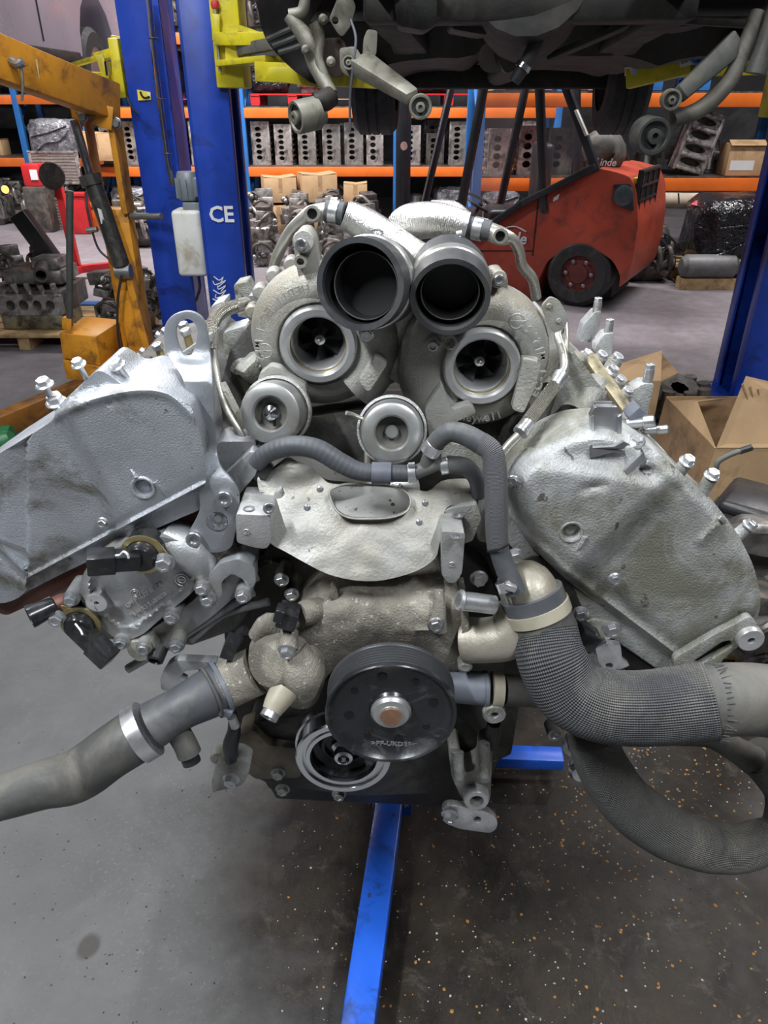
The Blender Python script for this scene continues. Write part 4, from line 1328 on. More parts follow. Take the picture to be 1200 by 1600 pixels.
part('sensor_tower', G().tube(pts3([(262, 842, .85), (300, 862, .84), (322, 895, .84)]), [.026, .028, .02], 20, 4), M_cast, pc)
part('sandy_crust', G().relief(cr([(300, 860), (330, 848), (360, 865), (362, 885), (335, 895), (310, 885)], 5, True), P2(lambda x, y: .84 + .002 * noise.noise(Vector((x, y, 0)))), (0, .03, 0), 8), M_dust, pc)
# cam solenoids
def solenoid(c, ang, plate, label, Y=.81):
    p = P(c[0], c[1], Y)
    o = part('cam_solenoid', G().lathe([(0, -.03), (.026, -.03), (.026, -.008), (.021, -.004), (.021, .006), (.017, .012), (0, .013)], p, FRONT, 28), M_plasb, eng, label)
    ax = Vector((cos(ang), -.35, sin(ang))).normalized()
    g = G()
    R = Matrix((ax, Vector((-sin(ang), 0, cos(ang))).cross(ax).normalized().cross(ax) * -1, Vector((0, 0, 0)))).transposed() if False else None
    up = Vector((-sin(ang), 0, cos(ang)))
    g.bar(p + Vector((0, -.008, 0)), p + Vector((0, -.008, 0)) + ax * .040, .024, .022, up)
    g.bar(p + Vector((0, -.008, 0)) + ax * .030, p + Vector((0, -.008, 0)) + ax * .064, .028, .026, up)
    part('connector_socket', g, M_plasb, o, bevel=.002)
    part('solenoid_flange', G().lathe([(.024, -.004), (.0285, -.004), (.0285, -.001), (.022, -.0005)], p, FRONT, 28), M_gold, o)
    g2 = G().relief(rnd(plate, 6), P2(Y + .002), (0, .003, 0))
    part('mount_plate', g2, M_gold, o, bevel=.0006)
    return o
s1 = solenoid((222, 868), radians(172), [(222, 838), (245, 845), (266, 872), (268, 885), (250, 892), (230, 886), (238, 865)], 'black cam solenoid marked with a white paint dash, above the pump cover', .805)
bolt(s1, P(257, 878, .802), FRONT, .0105, 'hex', M_bolt)
part('connector_mark', G().tube(pts3([(181, 868, .775), (188, 867, .772), (193, 862, .77), (199, 866, .768), (201, 872, .768)]), .0016, 6, 3), M_print, s1)
s2 = solenoid((124, 976), radians(-40), [(92, 946), (104, 948), (140, 970), (145, 985), (130, 985), (104, 975), (92, 962)], 'black cam solenoid hanging at the lower left of the pump cover', .815)
bolt(s2, P(90, 965, .81), FRONT, .010, 'hex', M_bolt)
part('connector_mark', G().tube(pts3([(118, 975, .790), (126, 985, .775), (129, 992, .768)]), .0014, 6, 3), M_print, s2)
cup = part('rubber_cup', G().lathe([(.010, -.032), (.0125, -.03), (.0165, .0), (.0165, .004), (.0135, .004), (.011, -.02), (0, -.02)], P(50, 962, .80), (-.75, -.6, -.1), 24), M_plasb, eng, 'black rubber cup at the far left of the engine')
part('red_seal', G().tube(pts3([(70, 955, .84), (95, 945, .845), (108, 940, .85)]), [.014, .016, .014], 14, 3), M_gaskt, cup)

# ---- lower pipework between pump cover and timing case ---------------------------------------
for (pl, r) in (([(200, 1045, .86), (260, 1010, .86), (330, 965, .86), (395, 925, .86)], .007), ([(300, 1000, .87), (350, 960, .87), (420, 940, .87)], .006), ([(345, 915, .855), (375, 915, .85), (400, 900, .85)], .008)):
    part('thin_pipe', G().tube(pts3(pl), r, 12, 4), M_cast, eng)
part('black_plug', G().lathe([(0, -.02), (.012, -.02), (.012, .0), (.009, .002), (.007, -.004), (0, -.004)], P(242, 1032, .81), (-.2, -1, -.4), 18), M_plas, eng)
for (x, y, L_) in ((440, 905, .05), (456, 928, .05), (330, 905, .03)):
    p = P(x, y, .86)
    part('dowel_post', G().cyl(p + Vector((0, L_, 0)), p, .0105, 16), M_dark, eng)
    bolt(eng, p, FRONT, .008, 'hex', M_bolt)
solid('case_web', [(390, 900), (415, 880), (440, 885), (470, 925), (440, 960), (400, 950)], .885, .05, M_dark, eng, 6, .003)

# ---- water pump / thermostat housing (dusty) ----------------------------------------------------
WH = [(470, 968), (500, 945), (545, 930), (590, 932), (640, 930), (680, 925), (706, 935), (728, 950), (730, 990), (726, 1040), (715, 1050), (690, 1046), (670, 1020), (620, 1012), (560, 1022), (520, 1045), (498, 1075), (460, 1080), (440, 1060), (440, 1010)]
def h_wh(x, y):
    de = dline(x, y, WHo, True)
    h = -.020 * (1 - exp(-de / 20.0))
    h -= .006 * exp(-(dseg(x, y, (686, 925), (684, 985)) / 7) ** 2)
    h -= .004 * exp(-(dseg(x, y, (640, 985), (690, 985)) / 4) ** 2)
    h += .0025 * noise.noise(Vector((x / 14, y / 14, 5)))
    return h
WHo = [tuple(p) for p in rnd(WH, 14, 2)]
wp = reliefpart('water_pump_housing', rnd(WH, 14, 2), .800, .10, M_dust, eng, h_wh, 7)
part('cast_fin', G().relief(rnd([(512, 935), (518, 912), (526, 918), (530, 940)], 3), P2(.80), (0, .02, 0)), M_dust, wp, bevel=.002)
part('cast_fin', G().tube(pts3([(686, 985, .775), (686, 950, .782), (686, 922, .79)]), [.011, .009, .006], 12, 3), M_dust, wp)
bolt(wp, P(681, 976, .766), (0, -1, .2), .0085, 'hex', M_boltd)
part('housing_flange', G().relief(rnd([(722, 952), (732, 948), (734, 1045), (722, 1052)], 3), P2(.782), (0, .07, 0)), M_dust, wp, bevel=.002)
part('lug_boss', G().lathe([(0, -.02), (.010, -.02), (.010, 0), (.006, .002), (0, .001)], P(727, 1042, .775), FRONT, 16), M_castd, wp)
th = part('thermostat_housing', G().lathe([(0, -.05), (.052, -.05), (.055, -.045), (.055, -.030), (.050, -.026), (.044, .0), (.030, .014), (0, .018)], P(425, 1035, .775), (-.55, -.8, .30), 36), M_dust, eng)
part('housing_lobe', G().tube(pts3([(400, 995, .80), (420, 975, .80), (440, 985, .80)]), [.012, .016, .014], 14, 4), M_dust, th)
part('housing_lobe', G().tube(pts3([(450, 1020, .78), (470, 1050, .775), (470, 1085, .78)]), [.03, .034, .026], 18, 4), M_dust, th)
part('bolt_pillar', G().tube(pts3([(452, 985, .78), (450, 1015, .76)]), [.012, .014], 14), M_dust, th)
bolt(th, P(449, 1016, .752), (-.1, -1, -.2), .009, 'hex', M_bolt)
part('hose_spigot', G().tube(pts3([(445, 1078, .755), (432, 1098, .74), (424, 1112, .73)]), [.020, .017, .0135], 18, 4), M_tanp, th)
part('spigot_end', G().tube(pts3([(428, 1106, .735), (419, 1122, .723)]), .0125, 18, ri=.008), M_zinc, th)
sn = part('temperature_sensor', G().tube(pts3([(500, 952, .81), (478, 958, .79), (470, 960, .785)]), [.017, .018, .015], 16, 3), M_dust, wp)
part('sensor_plug', G().box(P(450, 962, .775), (.026, .03, .026), Matrix.Rotation(.35, 3, 'Y')).box(P(437, 958, .765), (.012, .02, .02), Matrix.Rotation(.35, 3, 'Y')), M_plasb, sn, bevel=.002)
sn2 = part('map_sensor_plug', G().box(P(360, 1010, .79), (.018, .022, .03), Matrix.Rotation(.4, 3, 'Y')).tube(pts3([(368, 1008, .80), (376, 990, .81), (385, 985, .81)]), .008, 12, 3), M_plasb, th, bevel=.0)
# short pipe to the right and its stub
part('outlet_pipe', G().tube(pts3([(728, 1000, .80), (760, 1000, .79), (790, 995, .785), (808, 975, .79), (815, 950, .80)]), [.032, .031, .032, .034, .036], 24, 5), mat('dusty_pale_pipe', (.4, .37, .31), .45, .4, .2, 12, (.25, .215, .16), 8, .5, .3, 200), wp)
part('stub_pipe', G().tube(pts3([(772, 945, .775), (716, 938, .765)]), .0125, 18, ri=.009), M_zinc, wp)
part('stub_bead', G().torus(P(720, 938, .766), P(772, 945, .775) - P(716, 938, .765), .0125, .002, 20, 8), M_zinc, wp)
neck = part('thermostat_neck', G().tube(pts3([(838, 950, .788), (831, 928, .795), (822, 914, .806), (806, 918, .822)]), [.034, .036, .034, .03], 28, 4), MATS['dusty_pale_pipe'], eng)
solid('neck_backplate', [(800, 890), (830, 868), (860, 875), (890, 905), (910, 950), (905, 985), (880, 970), (860, 930), (820, 900)], .865, .03, M_dark, eng, 8, .004)
for (x, y) in ((748, 903), (906, 958), (806, 868)):
    bolt(eng, P(x, y, .85), FRONT, .0095, 'hex', M_bolt)
# lower right connector pipe behind the pulley
lp = part('lower_pipe', G().tube(pts3([(690, 1070, .80), (745, 1075, .79), (762, 1076, .79)]), mm(P(740, 1075, .79), 26), 24), M_greyp, eng)
part('pipe_band', G().tube(pts3([(768, 1077, .79), (784, 1078, .79)]), mm(P(775, 1078, .79), 29), 28), M_tanp, lp)
part('pipe_bead', G().tube(pts3([(756, 1076, .79), (762, 1076, .79)]), mm(P(760, 1076, .79), 28.5), 28), M_greyp, lp)
part('pipe_tail', G().tube(pts3([(784, 1078, .79), (830, 1080, .80), (880, 1085, .82)]), mm(P(800, 1078, .79), 25), 24), M_hosed, lp)
part('eye_lug', G().lathe([(.006, -.008), (.006, .006), (.0155, .006), (.017, .003), (.017, -.012), (0, -.012)], P(772, 1113, .77), FRONT, 24), M_castd, lp)

# ---- pulleys -----------------------------------------------------------------------------
pcn = P(611, 1117, .70)
R_ = mm(pcn, 103)
prof = [(0, -.012), (.020, -.012)]
pu = part('water_pump_pulley', G().lathe([(0, .0), (R_ * .18, .0), (R_ * .20, -.004), (R_ * .30, -.006), (R_ * .34, -.011), (R_ * .5, -.012), (R_ * .82, -.010), (R_ * .9, -.006), (R_ * .95, .001), (R_ * .985, .0025), (R_, .001), (R_, -.005)], pcn, FRONT, 72), M_pulley, eng, 'large black ribbed belt pulley with worn face', ang=30)
gp = [(R_, -.004)]
for k in range(6):
    h0 = -.007 - k * .005
    gp += [(R_ * .99, h0), (R_ * .985, h0 - .0012), (R_ * .945, h0 - .0025), (R_ * .945, h0 - .0033), (R_ * .985, h0 - .0046), (R_ * .99, h0 - .005)]
gp += [(R_ * 1.0, -.038), (R_ * 1.0, -.042), (R_ * .8, -.043), (0, -.043)]
part('belt_grooves', G().lathe(gp, pcn, FRONT, 72), M_groove, pu, ang=25)
part('pulley_hub', G().lathe([(R_ * .31, -.008), (R_ * .31, -.004), (R_ * .27, .0), (R_ * .19, .001), (R_ * .185, .003), (0, .0035)], pcn, FRONT, 40), M_canister, pu)
part('hub_cap', G().lathe([(R_ * .17, .002), (R_ * .165, .0045), (0, .005)], pcn, FRONT, 32), M_copper, pu)
for k in range(8):
    a = 2 * pi * k / 8 + .2
    p = pcn + Vector((cos(a) * R_ * .66, .0105, sin(a) * R_ * .66))
    part('pulley_hole', G().lathe([(0, .0007), (R_ * (.055 if k % 2 else .075), .0005), (R_ * .06, -.004)], p, FRONT, 20), M_void, pu)
tg = text_geo('>PF-UKD35<', .011, .0004)
place(tg, basis(pcn + Vector((.004, .010, -R_ * .74)), (1, 0, -.05), (.05, 0, 1), FRONT))
part('pulley_lettering', tg, mat('faded_print', (.2, .2, .21), .5, 0, .1, 20, None), pu, smooth=False)
ccn = P(537, 1182, .775)
R2 = mm(ccn, 75)
ck = part('crank_hub', G().lathe([(R2 * .68, -.004), (R2 * .70, .004), (R2 * .78, .004), (R2 * .80, .0), (R2 * .84, .0), (R2 * .86, .006), (R2 * .97, .006), (R2, .003), (R2, -.020), (R2 * 1.04, -.022), (R2 * 1.04, -.034), (R2 * .9, -.036)], ccn, FRONT, 64), M_chrome, eng, 'bright steel crankshaft hub half hidden behind the belt pulley', ang=25)
part('hub_dish', G().lathe([(R2 * .69, .0), (R2 * .66, -.018), (R2 * .5, -.024), (R2 * .48, -.018), (R2 * .42, -.018), (R2 * .40, -.026), (R2 * .2, -.028), (0, -.028)], ccn, FRONT, 56), M_pulley, ck)
part('hub_bolt', G().lathe([(R2 * .3, -.03), (R2 * .28, -.012), (R2 * .2, -.008), (R2 * .19, .004), (R2 * .12, .006), (R2 * .1, -.004), (0, -.004)], ccn, FRONT, 28), M_chrome, ck)

# ---- lower front brackets -------------------------------------------------------------------
lbk = solid('mount_foot', [(330, 1222), (338, 1200), (350, 1186), (375, 1184), (392, 1195), (386, 1215), (378, 1228), (332, 1238)], .80, .035, M_castd, eng, 6, .003, label='left alloy mounting foot below the timing case')
bolt(lbk, P(362, 1216, .79), (-.1, -1, -.1), .0105, 'hex', M_bolt)
part('foot_lug', G().lathe([(0, -.02), (.012, -.02), (.012, 0), (0, .001)], P(340, 1186, .82), FRONT, 16), M_castd, lbk)
part('cable_drop', G().tube(pts3([(362, 1110, .80), (366, 1140, .80), (360, 1165, .80), (362, 1185, .805)]), [.006, .010, .012, .010], 12, 4), M_plas, eng)
part('spring_clip', G().tube(pts3([(362, 1120, .785), (368, 1135, .785)]), .007, 12), M_canister, eng)
solid('case_rib', [(372, 1148), (395, 1140), (420, 1165), (470, 1170), (470, 1215), (400, 1218), (376, 1200)], .83, .04, mat('oily_brown_casting', (.14, .12, .09), .45, .35, .4, 12, (.05, .045, .04), 8, .5, .3, 100), eng, 6, .003)
for (x, y) in ((435, 1207), (530, 1240), (442, 1232)):
    bolt(eng, P(x, y, .83), FRONT, .009, 'hex', M_boltd)
rfk = solid('mount_bracket', [(700, 1170), (718, 1168), (722, 1200), (728, 1208), (748, 1200), (752, 1172), (770, 1165), (768, 1215), (766, 1250), (752, 1262), (728, 1260), (720, 1245), (706, 1215)], .80, .04, M_castd, eng, 6, .003, label='right alloy mounting bracket with an eye below the timing case')
part('bracket_eye', G().lathe([(.011, -.01), (.011, .008), (.018, .008), (.0205, .004), (.0205, -.02), (0, -.02)], P(744, 1246, .79), (0, -1, .1), 28), M_alu, rfk)
part('bolt_pillar', G().cyl(P(757, 1160, .79), P(757, 1212, .775), .0085, 14), M_castd, rfk)
part('bolt_pillar', G().cyl(P(716, 1175, .80), P(716, 1215, .785), .0085, 14), M_castd, rfk)
bolt(rfk, P(757, 1212, .775), (0, -.5, -1), .0085, 'plain', M_bolt)
ftab = solid('foot_tab', [(690, 1265), (700, 1258), (730, 1262), (765, 1270), (778, 1282), (776, 1296), (766, 1302), (720, 1296), (694, 1286)], .785, .012, M_zinc, eng, 7, .002, holes=[ell(746, 1281, 6, 5, 14)], label='white zinc tab with a hole at the bottom of the engine')
bolt(ftab, P(703, 1272, .782), (-.2, -1, -.2), .0105, 'hex', M_bolt)
part('sensor_lead', G().tube(pts3([(772, 1130, .80), (770, 1150, .80), (772, 1170, .80)]), [.010, .012, .006], 12, 3), M_plas, eng)
# sump behind
g = G().prism([P(x, y, .90) for x, y in ((400, 1190), (780, 1190), (760, 1238), (690, 1262), (430, 1250))], (0, .5, 0))
part('sump', g, M_dark, eng, bevel=.006)

# ---- lower left big hose --------------------------------------------------------------------
hl = hose('coolant_hose', [(228, 1140, .735), (180, 1170, .715), (120, 1212, .70), (70, 1225, .695), (0, 1246, .685), (-80, 1268, .675), (-180, 1290, .665)], [43, 42, 41, 38, 35.5, 36, 36], M_hosed, eng, 32, 8, label='thick dusty black hose leaving the frame at the lower left', wob=.03)
conn = part('hose_connector', G().tube(pts3([(350, 1072, .785), (318, 1088, .768), (280, 1108, .752), (240, 1132, .738)]), [mm(P(300, 1095, .76), r) for r in (41, 38, 34, 37)], 32, 4), M_hose, eng)
a = pts3([(232, 1138, .736), (212, 1150, .729)])
part('clamp_band', G().tube(a, mm(a[0], 46.5), 36), M_zinc, hl)
part('quick_clip', G().tube(pts3([(348, 1072, .784), (342, 1075, .781)]), mm(P(345, 1073, .78), 44), 32), M_greyp, conn)
part('wire_clip', G().torus(P(330, 1082, .773), P(350, 1072, .785) - P(318, 1088, .768), mm(P(330, 1082, .77), 41), .0022, 40, 8), M_hosed, conn)
part('connector_tongue', G().box(P(352, 1108, .755), (.022, .02, .012), Matrix.Rotation(.35, 3, 'Y')), M_greyp, conn, bevel=.002)
part('side_port', G().tube(pts3([(270, 1130, .745), (288, 1160, .735), (296, 1178, .73)]), [.017, .0165, .017], 18, 3), M_hosed, conn)
part('port_plug', G().tube(pts3([(294, 1176, .731), (300, 1192, .726)]), .013, 18), M_plas, conn)
part('hose_neck', G().tube(pts3([(400, 1048, .79), (370, 1062, .787), (345, 1074, .782)]), mm(P(370, 1062, .787), 38), 28), M_dust, conn)
part('strap_bracket', G().relief(rnd([(262, 1040), (275, 1032), (340, 1035), (330, 1045), (290, 1048), (280, 1060), (292, 1066), (275, 1082), (252, 1078), (250, 1060)], 4), P2(.83), (0, .015, 0)), M_cast, eng, bevel=.002)

# ---- big woven hose on the right ---------------------------------------------------------------
bh = hose('woven_hose', [(852, 985, .775), (862, 1030, .75), (890, 1078, .73), (940, 1102, .718), (1010, 1106, .71), (1085, 1098, .705), (1110, 1095, .703)], [50, 54, 56, 57, 58, 60, 60], M_braid, eng, 40, 8, label='thick black hose in a coarse woven sleeve turning right from the thermostat neck', wob=.012)
part('hose_end', G().tube(pts3([(830, 928, .794), (841, 958, .785), (853, 990, .775)]), [mm(P(840, 950, .79), r) for r in (47, 49, 51)], 36), M_hosed, bh)
a = pts3([(836, 945, .789), (842, 962, .784)])
part('clamp_band', G().tube(a, mm(a[0], 53), 40), M_tanp, bh)
a = pts3([(829, 926, .7946), (836, 945, .789)])
part('hose_cuff', G().tube(a, mm(a[0], 50.5), 40), M_hose, bh)
part('bare_hose', G().tube(pts3([(1100, 1096, .704), (1150, 1092, .70), (1210, 1096, .698), (1290, 1112, .695), (1370, 1160, .70), (1420, 1240, .72), (1430, 1310, .73)]), [mm(P(1150, 1095, .70), r) for r in (57, 56, 56, 56, 55, 55, 56)], 36, 6, ri=mm(P(1150, 1095, .70), 47)), M_hosed, bh)
fr_ = G()
random.seed(5)
c0 = P(1110, 1095, .703)
for k in range(46):
    a = 2 * pi * k / 46
    r = mm(c0, 59)
    q = c0 + Vector((0, cos(a) * r, sin(a) * r))
    fr_.tube([q, q + Vector((.006 + random.random() * .006, cos(a) * .002 + random.uniform(-.003, .003), sin(a) * .003 + random.uniform(-.003, .003)))], .0007, 4)
part('frayed_edge', fr_, M_rub, bh)

# ---- second woven hose loop at the lower right ---------------------------------------------------
sh2 = hose('woven_hose', [(925, 1150, .80), (938, 1190, .79), (975, 1248, .775), (1030, 1292, .765), (1090, 1318, .76), (1150, 1326, .76), (1200, 1312, .77)], [38, 40, 42, 42, 40, 36, 33], M_braid2, eng, 32, 8, label='dusty woven hose hanging in a loop at the lower right', wob=.02)
part('hose_return', G().tube(pts3([(1190, 1318, .765), (1225, 1298, .78), (1230, 1240, .80), (1195, 1190, .80), (1185, 1180, .80)]), [mm(P(1200, 1260, .79), r) for r in (33, 34, 33, 32, 30)], 24, 6), M_hosed, sh2)
part('hose_tail', G().tube(pts3([(1180, 1190, .80), (1148, 1170, .81), (1110, 1150, .82), (1060, 1152, .82), (1035, 1158, .82)]), [mm(P(1100, 1150, .82), r) for r in (24, 20, 19, 13, 8)], 18, 6), M_hosed, sh2)
part('hose_tail', G().tube(pts3([(1240, 1180, .83), (1200, 1190, .83), (1178, 1200, .82)]), mm(P(1200, 1190, .83), 22), 18, 5), M_hosed, sh2)

# ---- brackets under the right cover -----------------------------------------------------------------
s3 = part('cam_solenoid', G().lathe([(0, -.03), (.022, -.03), (.022, 0), (.018, .006), (0, .008)], P(905, 992, .84), FRONT, 28), M_plasb, eng, 'black cam solenoid half hidden behind the woven hose')
part('connector_socket', G().box(P(915, 996, .825), (.03, .03, .03), Matrix.Rotation(.5, 3, 'Y')), M_plasb, s3, bevel=.003)
part('mount_plate', G().relief(rnd([(905, 975), (930, 968), (962, 975), (968, 990), (950, 1000), (925, 1000)], 5), P2(.845), (0, .005, 0)), M_brass, s3, bevel=.001)
bolt(s3, P(956, 982, .842), FRONT, .010, 'hex', M_bolt)
solid('small_bracket', [(930, 1012), (950, 1005), (970, 1008), (972, 1030), (985, 1040), (970, 1046), (945, 1048), (935, 1035)], .84, .01, M_zinc, eng, 4, .001, holes=[ell(952, 1040, 6, 4, 12)])
solid('front_case', [(870, 900), (905, 935), (960, 980), (1030, 1035), (1045, 1060), (1030, 1075), (960, 1070), (900, 1040), (860, 980)], .885, .06, M_castd, eng, 6, .003)
part('side_plug', G().lathe([(0, -.02), (.012, -.02), (.012, .01), (.008, .012), (0, .01)], P(898, 1163, .90), FRONT, 18), M_castd, eng)
part('rear_fitting', G().lathe([(.008, -.01), (.008, .01), (.016, .01), (.017, -.01), (0, -.01)], P(894, 1165, .93), (-.2, -1, .4), 20), M_zinc, eng)
part('rear_fitting', G().lathe([(0, -.02), (.016, -.02), (.02, .0), (.014, .012), (0, .014)], P(905, 1205, .95), (-.1, -1, .3), 20), M_zinc, eng)
part('connector_stub', G().lathe([(0, -.02), (.011, -.02), (.011, .012), (.007, .013), (0, .006)], P(864, 1142, .88), (0, -1, .2), 18), M_boltd, eng)

# ================================================================== ENGINE STAND
st = thing('engine_stand', (0, 1.1, 0), 'blue steel engine stand under the engine with a long floor leg', 'engine stand')
def leg_pt(px, py, z):
    return FL(px, py, z)
a, b = leg_pt(608, 1262, .10), leg_pt(548, 1690, .06)
part('floor_leg', G().bar(a, b, .062, .055), M_blue2, st, bevel=.004)
part('leg_bolt', G().cyl(a + Vector((-.045, .02, -.005)), a + Vector((.045, .02, -.005)), .007, 12), M_bolt, st)
for s_ in (-1, 1):
    bolt(st, a + Vector((.036 * s_, .02, -.005)), (s_, 0, 0), .010, 'hex', M_bolt)
part('cross_beam', G().bar((a.x + .02, a.y + .03, .07), (a.x + .1, a.y + .75, .07), .07, .07), M_blue2, st, bevel=.004)
part('upright', G().bar((a.x + .1, 1.62, .0), (a.x + .1, 1.62, .92), .08, .08, (0, 1, 0)), M_blue2, st, bevel=.004)
part('mount_head', G().lathe([(0, -.02), (.12, -.02), (.12, .02), (0, .02)], (a.x + .1, 1.54, .85), FRONT, 28), M_blue2, st)
q = leg_pt(845, 1168, .10)
part('cross_beam', G().bar((q.x - .35, q.y + .02, .06), (q.x + .06, q.y, .06), .05, .035), M_blue2, st, bevel=.004)
for s_ in (-1, 1):
    part('mount_arm', G().bar((a.x + .1, 1.52, .85), (a.x + .1 + .13 * s_, 1.45, .85 + .06 * s_), .03, .03), M_blue2, st, bevel=.003)

# ================================================================== TWO-POST LIFTS
def column(parent, x, y, h_, openx, name='lift_column', m=M_blue, wx=.20, wy=.30):
    """C-shaped lift column, open towards openx (+1 / -1)"""
    t = .014
    g = G()
    o = openx
    g.box((x - o * (wx / 2 - t / 2), y, h_ / 2), (t, wy, h_))
    for s_ in (-1, 1):
        g.box((x, y + s_ * (wy / 2 - t / 2), h_ / 2), (wx, t, h_))
        g.box((x + o * (wx / 2 - t / 2), y + s_ * (wy / 2 - .035), h_ / 2), (t, .06, h_))
    c = part(name, g, m, parent, bevel=.003)
    part('base_plate', G().box((x, y, .012), (wx + .10, wy + .22, .024)), m, c, bevel=.003)
    part('lift_screw', G().cyl((x - o * .01, y, .03), (x - o * .01, y, h_ - .05), .022, 14), M_chrome, c)
    for sx in (-1, 1):
        for sy in (-1, 1):
            bolt(c, (x + sx * (wx / 2 - .03), y + sy * (wy / 2 + .07), .024), UP, .014, 'hex', M_boltd)
    return c
# lift carrying the half stripped car
liftB = thing('car_lift', (.6, 4.1, 0), 'blue two-post lift with yellow arms holding up the stripped dark car', 'car lift')
xce = P(355, 440, 4.0).x
cB = column(liftB, xce, 4.13, 3.3, 1)
tg = text_geo('CE', .105, .002)
pce = P(346, 336, 3.975)
place(tg, basis(pce, (1, 0, .0), (0, 0, 1), FRONT))
part('ce_lettering', tg, M_print, cB, 'white CE mark', smooth=False)
scr = G()
random.seed(3)
for k in range(7):
    y0 = 432 + k * 7
    scr.tube(pts3([(336 + random.uniform(-4, 4), y0, 3.976), (342 + random.uniform(-5, 5), y0 + 6, 3.976), (350 + random.uniform(-4, 4), y0 + random.uniform(-2, 3), 3.976), (344 + random.uniform(-5, 5), y0 + 9, 3.976)]), .003, 5, 3)
part('chalk_scribble', scr, M_print, cB)
xr = P(1172, 600, 4.0).x + .01
cR = column(liftB, xr, 4.12, 3.3, -1)
part('floor_plate', G().box((xr - .28, 3.98, .03), (.62, .46, .06)), M_blue, liftB, bevel=.006)
# power unit on the post with the CE mark
pw = part('power_unit', G().box((xce - .16, 4.15, P(300, 330, 4.15).z), (.10, .12, .10)), M_grey, liftB, 'grey electric motor over a white oil tank', bevel=.006)
zt, zb = P(295, 268, 4.15).z, P(298, 312, 4.15).z
xm = P(296, 290, 4.15).x
gm = G()
gm.lathe([(0, 0), (.06, 0), (.065, .01), (.065, (zt - zb) * .8), (.055, zt - zb), (0, zt - zb)], (xm, 4.15, zb), UP, 20)
part('motor_body', gm, M_grey, pw)
for k in range(12):
    aa = 2 * pi * k / 12
    part('cooling_fin', G().box((xm + cos(aa) * .068, 4.15 + sin(aa) * .068, (zt + zb) / 2 - .01), (.012, .004, (zt - zb) * .7), Matrix.Rotation(aa, 3, 'Z')), M_grey, pw)
part('terminal_box', G().box((xm + .07, 4.08, (zt + zb) / 2), (.06, .05, .09)), M_grey, pw, bevel=.005)
part('valve_block', G().lathe([(0, 0), (.04, 0), (.045, .05), (.03, .06), (0, .06)], (xm, 4.15, zb - .06), UP, 16), M_grey, pw)
z2, z3 = P(300, 326, 4.15).z, P(300, 428, 4.15).z
part('oil_tank', G().box((P(301, 380, 4.15).x, 4.15, (z2 + z3) / 2), (.155, .16, z2 - z3)), M_white, pw, bevel=.02, seg=3)
part('tank_hose', G().tube(pts3([(310, 430, 4.1), (312, 450, 4.12), (306, 470, 4.14)]), .008, 8, 4), M_plas, pw)
# yellow carriage and arms, left side
car_ = part('carriage', G().box(P(358, 30, 4.05), (.13, .22, .55)), M_yel, liftB, bevel=.008)
part('lock_handle', G().bar(P(338, 22, 3.92), P(338, 64, 3.92), .035, .02, (0, 1, 0)), M_yel, car_, bevel=.003)
part('handle_rod', G().cyl(P(336, 12, 3.92), P(344, 112, 3.92), .008, 10), M_steel, car_)
part('handle_knob', G().lathe([(0, -.02), (.016, -.014), (.02, 0), (.016, .014), (0, .02)], P(336, 7, 3.92), UP, 16), M_redp, car_)
arm = part('lift_arm', G().bar(P(350, 62, 3.95), P(432, 62, 3.8), .14, .05).bar(P(352, 100, 3.95), P(430, 92, 3.8), .14, .025), M_yel, liftB, bevel=.004)
part('arm_web', G().relief([(352, 35), (372, 40), (372, 100), (352, 100)], P2(3.88), (0, .012, 0)).relief([(372, 38), (430, 58), (430, 64), (372, 48)], P2(3.84), (0, .02, 0)), M_yel, arm)
part('arm_tube', G().bar(P(375, 78, 3.86), P(440, 66, 3.7), .045, .045), M_hosed, arm, bevel=.004)
part('outer_arm', G().bar(P(410, 112, 3.75), P(600, 122, 3.35), .10, .075), M_yel, liftB, bevel=.006)
part('outer_arm', G().relief(rnd([(412, 124), (420, 105), (452, 104), (506, 130), (500, 137)], 3), P2(3.5), (0, .06, 0)), M_yel, liftB, bevel=.004)
# arms of the right post
part('carriage', G().box((xr - .14, 4.12, 1.72), (.12, .22, .5)), M_yel, liftB, bevel=.008)
ar = part('lift_arm', G().bar(P(980, 124, 3.7), P(1080, 100, 3.6), .10, .075).bar(P(1075, 101, 3.6), (xr - .12, 4.0, P(1080, 100, 3.6).z + .02), .12, .09), M_yel, liftB, bevel=.005)
part('lift_pad', G().cyl(P(993, 116, 3.68), P(993, 102, 3.68), .045, 18), M_steel, ar)
pp_ = P(1146, 72, 3.5)
part('lift_pad', G().cyl(pp_, pp_ + Vector((0, 0, .11)), .035, 18).cyl(pp_ + Vector((0, 0, .11)), pp_ + Vector((0, 0, .125)), .075, 20), M_chrome, ar)
part('pad_sleeve', G().cyl(pp_ - Vector((0, 0, .02)), pp_ + Vector((0, 0, .055)), .06, 18), M_yel, ar)
lab = part('arm_sticker', G().relief(rnd([(1062, 84), (1112, 72), (1117, 86), (1112, 92), (1063, 106)], 2), P2(3.42), (0, .004, 0)), M_print, ar, 'white sticker with a blue ring')
pl_ = P(1089, 89, 3.415)
part('sticker_ring', G().torus(pl_, FRONT, .02, .007, 20, 6), M_rackb, lab)
for k in range(8):
    aa = -.5 + k * .14 + (pi if k > 3 else 0)
    part('sticker_ray', G().bar(pl_ + Vector((cos(aa) * .035, 0, sin(aa) * .03)), pl_ + Vector((cos(aa) * .065, 0, sin(aa) * .05)), .003, .003), M_greyp, lab)

